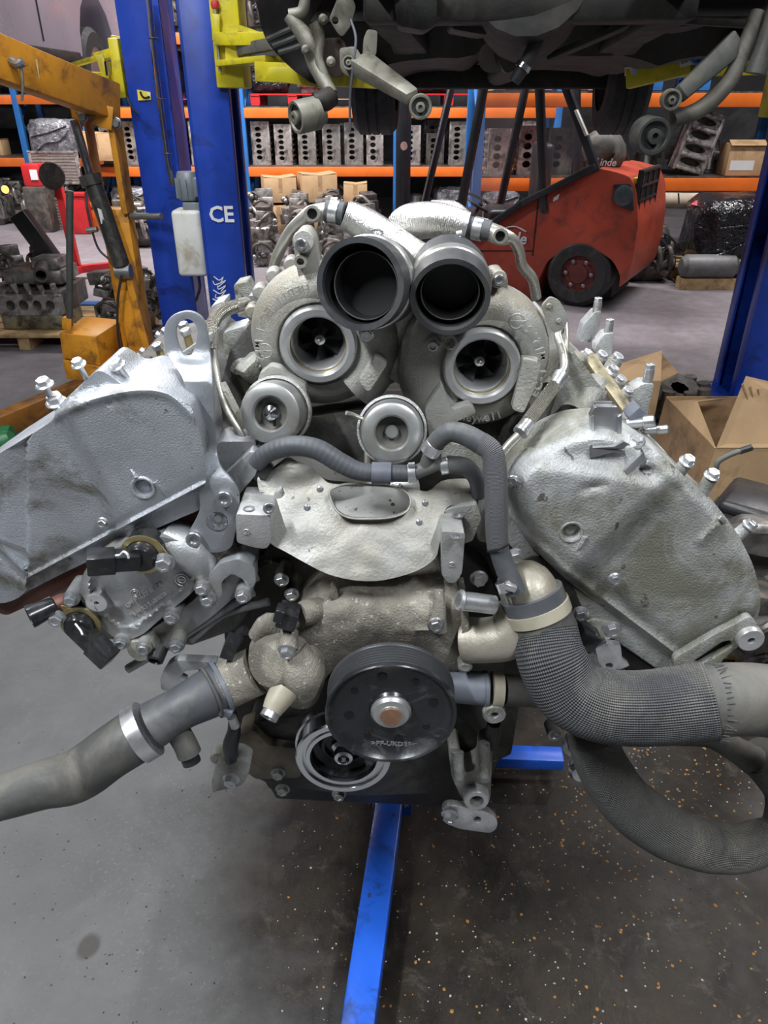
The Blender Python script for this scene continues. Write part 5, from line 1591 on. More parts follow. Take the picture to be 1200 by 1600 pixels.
# lift carrying the silver car
liftA = thing('car_lift', (-1.25, 4.35, 0), 'blue lift post with a warning sticker beside the orange engine crane, holding the silver car', 'car lift')
xa = P(274, 440, 4.3).x
cA = column(liftA, xa, 4.42, 3.3, -1, wx=.21, wy=.28)
part('hydraulic_pipe', G().tube([P(232, -5, 4.2), P(240, 80, 4.2), P(262, 250, 4.2), P(270, 290, 4.2)], .014, 12), M_chrome, cA)
for yy in (60, 155, 240):
    part('pipe_clip', G().torus(P(231 + (yy + 5) * .13, yy, 4.2), UP, .018, .004, 16, 6), M_plas, cA)
wl = part('warning_label', G().relief([(214, 140), (235, 144), (236, 156), (216, 157)], P2(4.272), (0, .004, 0)), mat('yellow_label', (.75, .62, .05), .5, 0, .05, 10, None), cA)
part('label_symbol', G().tube(pts3([(219, 143, 4.268), (222, 150, 4.268), (227, 153, 4.268), (234, 151, 4.268)]), .005, 6, 3), M_void, wl)
part('label_panel', G().relief([(228, 145), (235, 145), (235, 153)], P2(4.270), (0, .002, 0)), M_print, wl)
part('cable', G().tube(pts3([(198, 152, 4.26), (206, 168, 4.25), (216, 178, 4.255)]), .006, 8, 4), M_plas, cA)
aA = part('carriage', G().box(P(192, 108, 4.42), (.05, .2, .26)), M_yel, liftA, bevel=.006)
g = G()
g.bar(P(152, 90, 4.55), P(180, 82, 4.5), .05, .04)
g.bar(P(165, 124, 4.55), P(188, 124, 4.5), .05, .04)
g.bar(P(156, 86, 4.5), P(168, 126, 4.5), .03, .04)
g.bar(P(182, 56, 4.45), P(184, 130, 4.45), .03, .05)
g.bar(P(155, 90, 4.6), P(106, 104, 5.0), .04, .02)
g.bar(P(160, 118, 4.6), P(120, 116, 5.0), .1, .03)
part('lift_arm', g, M_yel, aA, bevel=.003)
part('arm_pin', G().cyl(P(168, 96, 4.45), P(171, 118, 4.45), .018, 14), M_chrome, aA)

# ================================================================== LIFTED SILVER CAR (left)
carA = thing('car', (-2.9, 4.6, 1.4), 'silver car raised on the lift at the far left', 'car')
def side_outline():
    pts = [(2.1, 1.95), (2.2, 1.86), (2.85, 1.82)]
    for k in range(9):
        t = pi - pi * k / 8
        pts.append((3.22 + .37 * cos(t), 1.80 + .40 * sin(t)))
    pts += [(3.62, 1.80), (5.75, 1.80)]
    for k in range(9):
        t = pi - pi * k / 8
        pts.append((6.2 + .37 * cos(t), 1.80 + .40 * sin(t)))
    pts += [(6.6, 1.83), (6.95, 1.9), (7.05, 2.2), (7.0, 2.55), (6.4, 2.7), (5.9, 2.78), (5.2, 3.2), (3.9, 3.25), (3.1, 2.8), (2.3, 2.62), (2.05, 2.4)]
    return pts
so = side_outline()
part('car_body', G().prism([(-2.03, y, z) for y, z in so], (-1.7, 0, 0)), M_silver, carA, bevel=.03, seg=3)
part('sill_trim', G().box((-2.06, 4.7, 1.79), (.1, 2.1, .06)).box((-2.85, 4.6, 1.74), (1.5, 3.0, .08)), M_carb, carA, bevel=.01)
for yy in (4.1, 5.2):
    part('door_gap', G().box((-2.028, yy, 2.3), (.006, .012, .9)), M_void, carA)
def car_wheel(parent, c, axis, r, w_):
    t = part('wheel', G().lathe([(r * .62, -w_ / 2), (r * .9, -w_ / 2), (r, -w_ / 2 + .03), (r, -.035), (r * .975, -.03), (r * .975, -.022), (r, -.018), (r, .018), (r * .975, .022), (r * .975, .03), (r, .035), (r, w_ / 2 - .03), (r * .9, w_ / 2), (r * .62, w_ / 2)], c, axis, 40), M_tyre, parent)
    part('rim', G().lathe([(r * .63, -w_ / 2 + .01), (r * .6, -.02), (r * .6, w_ / 2 - .02), (r * .63, w_ / 2 - .005), (r * .58, w_ / 2 - .01), (r * .2, w_ / 2 - .05), (0, w_ / 2 - .04)], c, axis, 30), M_steel, t)
    return t
for yy in (3.22, 6.2):
    for xx in (-2.15, -3.6):
        car_wheel(carA, (xx, yy, 1.68), (1 if xx > -3 else -1, 0, 0), .315, .2)

# ================================================================== LIFTED STRIPPED CAR (underside overhead)
carB = thing('car', (.55, 4.2, 1.6), 'dark stripped car raised on the two-post lift, its underside and loose suspension showing', 'car')
YAW = Matrix.Rotation(-radians(5), 3, 'Z')
def B(x, y, z):
    return YAW @ Vector((x, y - 4.2, z)) + Vector((.57, 4.2, 0))
def boxB(g, c, size):
    return g.box(B(*c), size, YAW)
g = G()
boxB(g, (0, 4.6, 2.2), (1.72, 3.6, .62))
boxB(g, (0, 4.9, 2.75), (1.4, 1.9, .5))
boxB(g, (0, 3.0, 2.42), (1.5, 1.2, .3))
part('body_shell', g, M_carb, carB, bevel=.05, seg=3)
random.seed(21)
def pan_map(x, y):
    z = 1.69 + .035 * sstep(.16, .1, abs(x)) * 2 - .03 * exp(-((abs(x) - .55) / .07) ** 2) + .02 * noise.noise(Vector((x * 4, y * 4, 0))) + (.10 if y < 3.3 else 0)
    return B(x, y, z)
part('floor_pan', G().relief([(-.84, 3.0), (.84, 3.0), (.86, 5.7), (.6, 6.2), (-.6, 6.2), (-.86, 5.7)], pan_map, (0, 0, .1), .07), M_carb, carB, ang=50)
for s_ in (-1, 1):
    part('sill', G().bar(B(s_ * .83, 3.2, 1.72), B(s_ * .83, 5.5, 1.68), .1, .09), M_carb, carB, bevel=.015)
    part('chassis_rail', G().bar(B(s_ * .42, 2.35, 1.93), B(s_ * .42, 3.4, 1.74), .09, .11), M_carb, carB, bevel=.01)
part('exhaust_tunnel', G().tube([B(.05, 3.1, 1.72), B(.06, 4.2, 1.69), B(-.02, 5.4, 1.68)], [.05, .06, .07], 14, 4), M_carb, carB)
part('rear_crossmember', G().bar(B(-.72, 5.0, 1.66), B(.72, 5.0, 1.66), .16, .12), M_carb, carB, bevel=.02)
part('front_subframe', G().bar(B(-.5, 2.75, 1.80), B(.5, 2.75, 1.80), .16, .09).bar(B(-.45, 2.7, 1.8), B(-.38, 3.35, 1.74), .12, .08).bar(B(.45, 2.7, 1.8), B(.38, 3.35, 1.74), .12, .08), M_carb, carB, bevel=.015)
part('gearbox', G().tube([B(0, 2.7, 1.9), B(.02, 3.0, 1.84), B(.03, 3.5, 1.8), B(.03, 3.9, 1.78)], [.19, .18, .12, .09], 18, 4), M_carb, carB)
part('engine_underside', G().relief(rnd([(612, -30), (690, -30), (690, 30), (665, 48), (620, 40)], 8), P2(2.7), (0, .2, 0)).relief(rnd([(700, -30), (800, -30), (790, 40), (760, 55), (705, 45)], 8), P2(2.85), (0, .2, 0)), M_dark, carB, bevel=.01)
part('pan_disc', G().lathe([(0, -.004), (.055, -.004), (.055, .004), (0, .004)], P(770, 88, 3.2), (0, -.9, -.35), 28), mat('grey_disc', (.16, .14, .125), .6, .2, .2, 10, None), carB)
part('pan_mount', G().relief(rnd([(780, 50), (830, 45), (845, 80), (820, 105), (790, 115), (775, 90)], 6), P2(3.15), (0, .05, 0)), M_dark, carB, bevel=.006)
for (x, y) in ((791, 82), (822, 64), (1046, 30)):
    part('bushing', G().lathe([(.004, -.003), (.005, .004), (.012, .004), (.014, -.01), (0, -.01)], P(x, y, 3.14), FRONT, 16), M_arm, carB)
hp = part('drain_hose', G().tube(pts3([(842, -20, 2.75), (846, 25, 2.75), (838, 65, 2.75), (822, 98, 2.76), (803, 128, 2.77)]), [mm(P(830, 70, 2.75), r) for r in (12, 12, 12, 11, 9)], 14, 5), M_plas, carB)
part('hose_band', G().tube(pts3([(820, 100, 2.76), (815, 108, 2.76)]), mm(P(820, 100, 2.76), 12.5), 16), M_chrome, hp)
part('white_bracket', G().relief(rnd([(1015, -20), (1035, -20), (1018, 14), (1000, 30), (1003, 20)], 3), P2(2.9), (0, .02, 0)), M_white, carB)
part('panel_brace', G().bar(P(860, 90, 3.1), P(1000, 30, 2.9), .06, .02).bar(P(1030, 30, 2.9), P(1200, 40, 2.7), .06, .02), M_carb, carB, bevel=.004)
# wheel liner and left corner suspension
def lin_y(x, y):
    return 2.95 + .0020 * max(0, x - 405) - .0012 * max(0, 60 - y) + .012 * sin((x + y) / 17)
part('wheel_liner', G().relief(cr([(402, -40), (520, -40), (530, 60), (500, 128), (470, 118), (440, 92), (416, 62), (404, 20)], 4, True), P2(lin_y), (0, .012, 0), 12), M_liner, carB)
for k in range(3):
    part('liner_rib', G().tube(pts3([(418 + k * 9, 62 + k * 10, 2.93), (440 + k * 9, 52 + k * 12, 2.92), (466 + k * 6, 40 + k * 14, 2.92)]), .010, 8, 4), M_liner, carB)
kn = part('steering_knuckle', G().tube(pts3([(450, 24, 2.62), (470, 48, 2.62), (486, 72, 2.62), (492, 98, 2.62), (506, 126, 2.6), (519, 148, 2.58)]), [mm(P(480, 80, 2.6), r) for r in (9, 12, 15, 13, 12, 10)], 14, 5), M_arm, carB)
part('knuckle_fork', G().tube(pts3([(492, 35, 2.6), (500, 60, 2.6), (498, 90, 2.6), (506, 118, 2.6)]), [mm(P(500, 60, 2.6), r) for r in (10, 8, 7, 9)], 12, 4), M_arm, kn)
part('knuckle_fork', G().tube(pts3([(452, 24, 2.62), (472, 18, 2.62), (478, -10, 2.62)]), [mm(P(460, 20, 2.6), r) for r in (9, 9, 8)], 12, 4), M_arm, kn)
part('hub_block', G().relief(rnd([(505, 60), (535, 58), (545, 85), (535, 118), (518, 122), (505, 95)], 6), P2(2.66), (0, .06, 0)), mat('rusty_iron', (.1, .065, .045), .7, .3, .4, 12, (.05, .04, .035), 8, .5), kn, bevel=.008)
for (x, y) in ((505, 30), (478, 78), (517, 96)):
    part('knuckle_bolt', G().lathe([(0, -.01), (.014, -.01), (.014, .004), (.007, .012), (0, .012)], P(x, y, 2.58), FRONT, 10), M_arm, kn)
part('strut_bracket', G().relief(rnd([(514, 30), (530, -10), (548, -10), (556, 10), (548, 40), (534, 58), (526, 50)], 5), P2(2.63), (0, .03, 0), None, [ell(524, 32, 5, 6, 14)]), M_arm, carB, bevel=.003)
part('strut_bracket', G().relief(rnd([(568, 60), (574, 45), (590, 48), (588, 85), (575, 98), (566, 90)], 5), P2(2.68), (0, .03, 0)), M_arm, carB, bevel=.003)
part('sensor_wire', G().tube(pts3([(548, 30, 2.58), (556, 60, 2.57), (552, 100, 2.57), (547, 150, 2.6), (547, 205, 2.62)]), .004, 6, 5), M_greyp, carB)
la = part('lower_arm', G().tube(pts3([(518, 150, 2.58), (505, 158, 2.56), (490, 160, 2.55)]), [mm(P(500, 155, 2.56), r) for r in (15, 16, 14)], 16, 3), M_carb, carB)
def bush(parent, px_, py_, Y, rp, axis, m=M_arm, L_=1.2):
    c = P(px_, py_, Y)
    r = mm(c, rp)
    o = part('bushing', G().lathe([(r * .72, r * .3), (r * .8, r * .42), (r * .95, r * .42), (r, r * .3), (r, -r * L_), (r * .9, -r * L_ - .003), (0, -r * L_ - .003)], c, axis, 28), m, parent)
    part('bush_rubber', G().lathe([(r * .78, r * .2), (r * .4, r * .05), (0, r * .05)], c, axis, 24), M_rub, o)
    part('bush_sleeve', G().lathe([(r * .42, 0), (r * .4, r * .55), (r * .2, r * .58), (r * .17, r * .3), (0, r * .3)], c, axis, 20), m, o)
    return o
bush(la, 470, 182, 2.52, 24, (-.8, -.55, -.15))
part('bush_shaft', G().cyl(P(490, 182, 2.55), P(506, 180, 2.57), .026, 14), M_arm, la)
aa_ = part('control_arm', G().bar(P(562, 98, 2.6), P(645, 152, 2.42), .075, .05, (.3, -.8, .5), .045, .035), M_arm, carB, 'grey alloy control arm hanging under the car', bevel=.008)
bush(aa_, 657, 167, 2.40, 18, (-.05, -1, -.05))
bush(aa_, 545, 98, 2.58, 10, (-.05, -1, .05), M_arm, 1.5)
part('arm_end', G().relief(rnd([(530, 75), (555, 72), (570, 95), (568, 118), (548, 122), (532, 112)], 6), P2(2.62), (0, .05, 0), None, [ell(545, 98, 8, 8, 14)]), M_arm, aa_, bevel=.006)
# right corner arms
ab_ = part('control_arm', G().bar(P(1150, 68, 2.55), P(1062, 148, 2.42), .07, .05, (.3, -.8, .5), .045, .035), mat('dark_arm', (.05, .055, .05), .55, .2, .3, 10, (.09, .085, .07), 7, .4), carB, 'dark straight control arm hanging under the car', bevel=.008)
bush(ab_, 1049, 156, 2.40, 15, (-.15, -1, -.05))
ac_ = part('control_arm', G().tube(pts3([(1185, 20, 2.55), (1165, 70, 2.53), (1140, 125, 2.5), (1098, 168, 2.47), (1050, 188, 2.44)]), [mm(P(1120, 140, 2.5), r) for r in (13, 12, 13, 13, 12)], 14, 5), mat('brown_arm', (.13, .12, .1), .6, .2, .3, 10, (.07, .065, .055), 7, .4), carB, 'curved brown control arm with a large rubber bush')
bush(ac_, 1018, 212, 2.40, 27, (.1, -1, -.05), MATS['dark_arm'], .9)
part('strut_leg', G().tube(pts3([(1215, 10, 2.5), (1195, 70, 2.5), (1180, 115, 2.5)]), [mm(P(1190, 60, 2.5), r) for r in (14, 13, 18)], 14, 4), MATS['dark_arm'], carB)
for (px_, s_) in ((588, -1), (967, 1)):
    c = P(px_, 165, 5.0)
    c.z = 1.69
    car_wheel(carB, c, YAW @ Vector((s_, 0, 0)), .33, .24)

# ================================================================== ORANGE ENGINE CRANE (left)
cr_ = thing('engine_crane', (-1.4, 4.2, 0), 'orange hydraulic engine crane with a black ram', 'engine crane')
YM = 4.25
mx = P(222, 570, YM).x
ztop = P(170, 140, YM).z
mast = part('mast', G().box((mx, YM, .55), (.15, .11, .98)), M_ora, cr_, bevel=.006)
part('mast_cheek', G().box((mx - .07, YM, 1.24), (.012, .11, .46)), M_orar, mast, bevel=.002)
part('mast_cheek', G().box((mx + .07, YM - .02, 1.32), (.03, .14, .60)), M_ora, mast, bevel=.003)
part('mast_gusset', G().relief([(176, 420), (190, 400), (232, 555), (205, 565)], P2(4.12), (0, .02, 0)).relief([(192, 420), (204, 430), (238, 560), (226, 562)], P2(4.10), (0, .08, 0)), M_ora, mast, bevel=.003)
boom = part('boom', G().bar(P(176, 160, YM), P(-60, 70, 3.45), .10, .17), M_ora, cr_, bevel=.006)
g = G()
for s_ in (0, .12):
    g.relief([(108, 146), (177, 168), (174, 204), (112, 184)], P2(4.13 + s_), (0, .012, 0))
part('ram_yoke', g, M_ora, boom, bevel=.002)
part('yoke_slot', G().relief([(137, 164), (158, 170), (158, 178), (138, 172)], P2(4.127), (0, .004, 0)), M_dark, boom)
bolt(boom, P(130, 182, 4.13), FRONT, .02, 'hex', M_boltd)
bolt(boom, P(182, 192, 4.16), FRONT, .02, 'hex', M_boltd)
part('boom_label', G().relief([(44, 88), (58, 93), (62, 123), (48, 120)], P2(3.74), (0, .003, 0)), mat('faded_label', (.45, .4, .22), .6, 0, .2, 20, None), boom)
part('boom_hook', G().tube(pts3([(18, 95, 3.6), (28, 100, 3.58), (36, 96, 3.58)]), .018, 10, 4).tube(pts3([(32, 100, 3.58), (36, 130, 3.58), (34, 158, 3.58)]), .006, 8, 4), M_boltd, boom)
part('ram_rod', G().cyl(P(116, 188, 4.16), P(143, 280, 4.14), .022, 16), M_chrome, cr_)
ram = part('ram_cylinder', G().tube([P(141, 275, 4.14), P(165, 340, 4.12), P(190, 416, 4.10)], .045, 20).lathe([(.05, -.02), (.056, -.02), (.056, .03), (.045, .03)], P(142, 280, 4.14), P(190, 416, 4.1) - P(142, 280, 4.14), 20), mat('ram_black', (.03, .03, .028), .35, .2, .3, 12, (.09, .08, .07), 9, .3), cr_)
part('ram_lug', G().lathe([(0, -.04), (.04, -.04), (.04, .04), (0, .04)], P(193, 424, 4.10), (1, 0, 0), 16), M_boltd, ram)
part('ram_hose', G().tube(pts3([(134, 300, 4.1), (138, 335, 4.08), (152, 385, 4.07), (170, 405, 4.07)]), .006, 8, 5).tube(pts3([(190, 430, 4.05), (184, 470, 4.05), (184, 520, 4.06), (190, 560, 4.08)]), .007, 8, 5), M_plas, ram)
part('ram_label', G().relief([(152, 325), (158, 328), (164, 348), (158, 350)], P2(4.075), (0, .003, 0)), M_white, ram)
part('valve_knob', G().cyl(P(136, 360, 4.07), P(152, 358, 4.07), .014, 10), M_boltd, ram)
part('mast_pin', G().cyl(P(205, 338, 4.2), P(252, 338, 4.15), .017, 12), M_boltd, mast)
zb_ = .02
pu_ = part('pump_box', G().prism([FL(93, 515, .38), FL(152, 522, .38), FL(157, 570, .12), FL(98, 565, .12)] if False else [P(92, 520, 4.0), P(150, 526, 4.0), P(157, 572, 4.0), P(98, 560, 4.0)], (.06, .28, .02)), M_ora, cr_, bevel=.006)
part('pump_handle', G().cyl(P(109, 508, 4.02), P(109, 298, 4.02), .018, 12), mat('dark_steel_tube', (.1, .11, .1), .45, .5, .2, 10, None), cr_)
part('handle_socket', G().bar(P(106, 514, 4.02), P(106, 496, 4.02), .05, .04, (0, 1, 0)), M_ora, cr_, bevel=.003)
part('base_beam', G().prism([P(97, 562, 4.0), P(250, 596, 3.95), P(250, 622, 3.95), P(104, 592, 4.0)], (.05, .16, 0)), M_ora, cr_, bevel=.004)
p0 = P(134, 600, 4.02)
p0.z = .11
p1 = FL(-10, 668, .11)
part('floor_leg', G().bar(p0, p1 + (p1 - p0) * .6, .09, .11), M_orar, cr_, bevel=.006)
p2 = Vector((mx + .12, YM - .1, .11))
part('floor_leg', G().bar(p2, p2 + (p1 - p0) * 1.2, .09, .11), M_orar, cr_, bevel=.006)
for pp_ in (p0, p2, p1 + (p1 - p0) * .5):
    part('castor', G().cyl(pp_ + Vector((-.02, .03, -.07)), pp_ + Vector((.02, .03, -.07)), .04, 18), M_tyre, cr_)

# ================================================================== FORKLIFT
fo = FL(905, 481)
un = Vector((.87, -.5, 0)).normalized()
wn = Vector((.5, .87, 0)).normalized()
fk = thing('forklift', fo + wn * .5 - un * .8, 'orange-red forklift truck with a black cab parked behind the engine', 'forklift')
def S(x, y, off=0.0):
    return PPL(x, y, fo + wn * off, wn)
def fsolid(name, out, off, dep, m, parent, bevel=.02, r=8, label=None):
    return part(name, G().prism([S(p[0], p[1], off) for p in rnd(out, r, 3)], wn * dep), m, parent, label, bevel=bevel, ang=40)
body = [(985, 276), (960, 268), (931, 262), (880, 288), (815, 322), (745, 372), (690, 405), (600, 420), (560, 480), (560, 520), (700, 525), (826, 500), (834, 468), (840, 440), (855, 408), (880, 391), (905, 386), (935, 392), (958, 408), (970, 432), (966, 452), (980, 436), (990, 400), (997, 350), (995, 300)]
fb = fsolid('chassis', body, .02, 1.05, M_fork, fk, .035, 8, 'orange-red bodywork')
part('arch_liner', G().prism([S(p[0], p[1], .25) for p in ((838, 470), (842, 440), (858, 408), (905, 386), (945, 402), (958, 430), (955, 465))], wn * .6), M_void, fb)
part('body_seam', G().bar(S(842, 300, .018), S(832, 400, .018), .006, .008).bar(S(560, 392, .018), S(832, 392, .018), .006, .008), M_void, fb)
for cp, rr in ((S(905, 428, .06), .27), (S(690, 520, .06), .30)):
    cp.z = rr
    t = part('wheel', G().lathe([(0, .0), (rr * .5, .0), (rr * .55, .04), (rr * .86, .05), (rr, .02), (rr, -.20), (rr * .86, -.22), (0, -.22)], cp, -wn, 36), M_tyre, fk)
    part('wheel_rim', G().lathe([(rr * .56, .035), (rr * .5, .01), (rr * .3, .02), (rr * .28, .035), (0, .035)], cp, -wn, 28), mat('dull_red_rim', (.14, .03, .025), .6, .1, .3, 10, None), t)
    for k in range(6):
        bolt(t, cp - wn * .03 + (un * cos(k * pi / 3) + UP * sin(k * pi / 3)) * rr * .4, -wn, .012, 'hex', M_boltd, 'wheel_nut')
# rear end lamp cluster and grille
rn = un
pr0 = S(985, 276, .02)
gl_ = part('lamp_panel', G().relief(rnd([(958, 288), (985, 288), (990, 330), (968, 322)], 3), lambda x, y: S(x, y, .0), wn * .03), M_forkb, fb, bevel=.004)
part('headlamp', G().lathe([(0, .012), (.05, .010), (.075, 0), (.078, -.01), (0, -.01)], S(974, 306, -.005), -wn, 24), mat('lamp_lens', (.07, .09, .1), .12, .2, .1, 8, None), gl_)
rc = S(990, 305, .05)
g = G()
for k in range(4):
    z_ = rc.z + .17 - k * .105
    g.box(Vector((rc.x, rc.y, z_)) + wn * .30 + un * .045, (.02, .62, .018), Matrix.Rotation(atan2(wn.y, wn.x) - pi / 2, 3, 'Z'))
for k in range(4):
    g.box(rc + wn * (.02 + k * .19) + un * .045, (.02, .02, .33), Matrix.Rotation(atan2(wn.y, wn.x) - pi / 2, 3, 'Z'))
part('rear_grille', g, M_forkb, fb)
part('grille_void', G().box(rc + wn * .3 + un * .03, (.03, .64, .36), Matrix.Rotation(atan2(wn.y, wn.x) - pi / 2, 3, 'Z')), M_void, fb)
part('hood_plate', G().box(S(1000, 281, .2) + un * .0, (.05, .28, .045), Matrix.Rotation(atan2(wn.y, wn.x) - pi / 2, 3, 'Z')), M_yel, fb, bevel=.005)
# cab
part('cab_sill', G().bar(S(931, 260, .0), S(815, 318, .0), .05, .05).bar(S(815, 318, .0), S(690, 402, .0), .05, .05), M_forkb, fk, bevel=.006)
zr = 2.12
def up_to(p, q, z=zr):
    return p + (q - p) * ((z - p.z) / (q.z - p.z))
pil = [(S(933, 268, .04), S(886, 140, .04), .075), (S(851, 330, .04), S(843, 130, .04), .075), (S(706, 400, .04), S(757, 130, .04), .075)]
tops = []
for a, b, w_ in pil:
    t = up_to(a, b)
    part('cab_pillar', G().bar(a, t, w_, w_ * .8, un), M_forkb, fk, bevel=.008)
    a2, t2 = a + wn * .95, t + wn * .95
    part('cab_pillar', G().bar(a2, t2, w_, w_ * .8, un), M_forkb, fk, bevel=.008)
    tops.append(t)
    tops.append(t2)
part('front_pillar', G().bar(S(640, 420, .98), up_to(S(640, 420, .98), S(702, 150, .98)), .06, .06, un), M_forkb, fk, bevel=.008)
part('pillar_edge', G().bar(S(636, 415, .94), up_to(S(636, 415, .94), S(699, 150, .94)), .015, .015, un), M_zinc, fk)
part('grab_strap', G().bar(S(900, 172, -.01), S(917, 212, -.01), .05, .02, un), M_white, fk, bevel=.004)
for k in range(7):
    f_ = k / 6
    q = tops[4] + (tops[0] - tops[4]) * f_
    part('roof_bar', G().bar(q, q + wn * .95, .05, .04), M_forkb, fk)
part('roof_rail', G().bar(tops[4], tops[0], .06, .06), M_forkb, fk)
part('roof_rail', G().bar(tops[5], tops[1], .06, .06), M_forkb, fk)
part('side_glass', G().add([S(846, 300, .07), S(925, 258, .07), S(888, 150, .07), S(850, 150, .07)], [(0, 1, 2, 3)]), M_glass, fk)
ws = [S(706, 395, .06), S(757, 130, .06), S(757, 130, .06) + wn * .9, S(706, 395, .06) + wn * .9]
part('windscreen', G().add(ws, [(0, 1, 2, 3)]), M_glass, fk)
part('seat', G().box(S(800, 345, .5) + UP * .05, (.48, .46, .14)).box(S(842, 300, .5) + UP * .12, (.12, .44, .55)), M_forkb, fk, bevel=.04, seg=3)
part('dashboard', G().box(S(712, 360, .5), (.25, .7, .35), Matrix.Rotation(atan2(wn.y, wn.x) - pi / 2, 3, 'Z')), M_forkb, fk, bevel=.03)
part('steering_wheel', G().torus(S(752, 318, .45), (.5, -.2, 1), .16, .014, 28, 8).cyl(S(752, 318, .45), S(728, 350, .45), .02, 10), M_forkb, fk)
part('rear_pack', G().tube([S(925, 255, .2), S(935, 235, .3), S(950, 245, .4), S(960, 262, .5)], [.05, .15, .16, .05], 16, 4), M_hosed, fk)
for off in (.22, .74):
    a = S(628, 440, off)
    part('mast_rail', G().box((a.x, a.y, 1.15), (.09, .13, 2.1), Matrix.Rotation(-.5, 3, 'Z')), M_forkb, fk, bevel=.005)
a = S(628, 440, .48)
part('mast_cylinder', G().cyl((a.x + .04, a.y, .2), (a.x + .04, a.y, 2.0), .03, 14), M_chrome, fk)
part('mast_chain', G().box((a.x - .05, a.y - .05, 1.1), (.03, .02, 1.8)), M_steel, fk)
part('mast_roundel', G().lathe([(0, 0), (.035, 0), (.035, .004), (0, .004)], S(633, 228, .1) - wn * .02, -wn, 20), mat('red_white_roundel', (.5, .3, .26), .5, 0, .3, 40, None), fk)
part('mast_crossbar', G().box((a.x, a.y, .25), (.12, .62, .1), Matrix.Rotation(-.5, 3, 'Z')).box((a.x, a.y, 2.1), (.12, .62, .08), Matrix.Rotation(-.5, 3, 'Z')), M_forkb, fk)
for s_ in (.2, .75):
    b0 = S(600, 500, s_)
    b0.z = .05
    part('fork_tine', G().box(b0 - un * .25, (.6, .1, .04), Matrix.Rotation(-.52, 3, 'Z')), M_forkb, fk, bevel=.004)
tg = text_geo('Linde', .135, .002)
sh_ = Matrix(((1, .2, 0, 0), (0, 1, 0, 0), (0, 0, 1, 0), (0, 0, 0, 1)))
place(tg, basis(S(798, 372, .015), un, UP, -wn) @ sh_)
part('white_lettering', tg, M_print, fb, 'white lettering on the forklift side', smooth=False)
part('logo_swoosh', G().tube([S(778, 376, .012), S(788, 358, .012), S(805, 354, .012), S(822, 362, .012)], .006, 6, 4), M_print, fb)
part('paint_chip', G().relief([(865, 309), (874, 303), (872, 311), (864, 315)], lambda x, y: S(x, y, .016), wn * .004), M_print, fb)
tg = text_geo('Linde', .075, .002)
place(tg, basis(S(947, 254, .12), un, UP, -wn) @ sh_)
part('white_lettering', tg, M_print, fk, 'white lettering on the rounded cover behind the cab', smooth=False)

# ================================================================== PALLET RACKS
def rack(name, label, xs, Y, D, shelves, h_):
    t = thing(name, ((xs[0] + xs[-1]) / 2, Y + D / 2, 0), label, 'rack')
    for x in xs:
        for yy in (Y + .04, Y + D - .04):
            part('rack_upright', G().box((x, yy, h_ / 2), (.09, .08, h_)), M_rackb, t, bevel=.005)
        g = G()
        k = 0
        z = .15
        while z < h_ - .7:
            a, b = (Y + .06, Y + D - .06) if k % 2 == 0 else (Y + D - .06, Y + .06)
            g.bar((x, a, z), (x, b, z + .55), .03, .03)
            z += .55
            k += 1
        part('rack_brace', g, M_rackb, t)
    for x0, x1 in zip(xs[:-1], xs[1:]):
        for z in shelves:
            part('rack_beam', G().box(((x0 + x1) / 2, Y + .02, z - .06), (x1 - x0 - .08, .05, .12)), M_rack, t, bevel=.006)
            part('rack_beam', G().box(((x0 + x1) / 2, Y + D - .02, z - .06), (x1 - x0 - .08, .05, .12)), M_rack, t, bevel=.006)
            n = 5
            for k in range(n):
                part('shelf_board', G().box(((x0 + x1) / 2, Y + .1 + (D - .2) * k / (n - 1), z + .006), (x1 - x0 - .1, .14, .018)), M_part2, t)
    return t
rackC = rack('pallet_rack', 'blue and orange rack of engine blocks behind the blue lift posts', [-3.95, -1.88, .17, 2.3], 11.0, .9, [.745, 1.45, 2.27, 3.0], 3.7)
rackR = rack('pallet_rack', 'blue and orange rack holding dark parts behind the forklift', [.95, 4.15, 6.8], 8.2, .95, [.845, 1.60, 2.4], 3.3)
rackL = rack('pallet_rack', 'blue and orange rack behind the orange engine crane', [-8.2, -5.48, -4.1], 12.5, .9, [.76, 1.6, 2.4], 3.3)

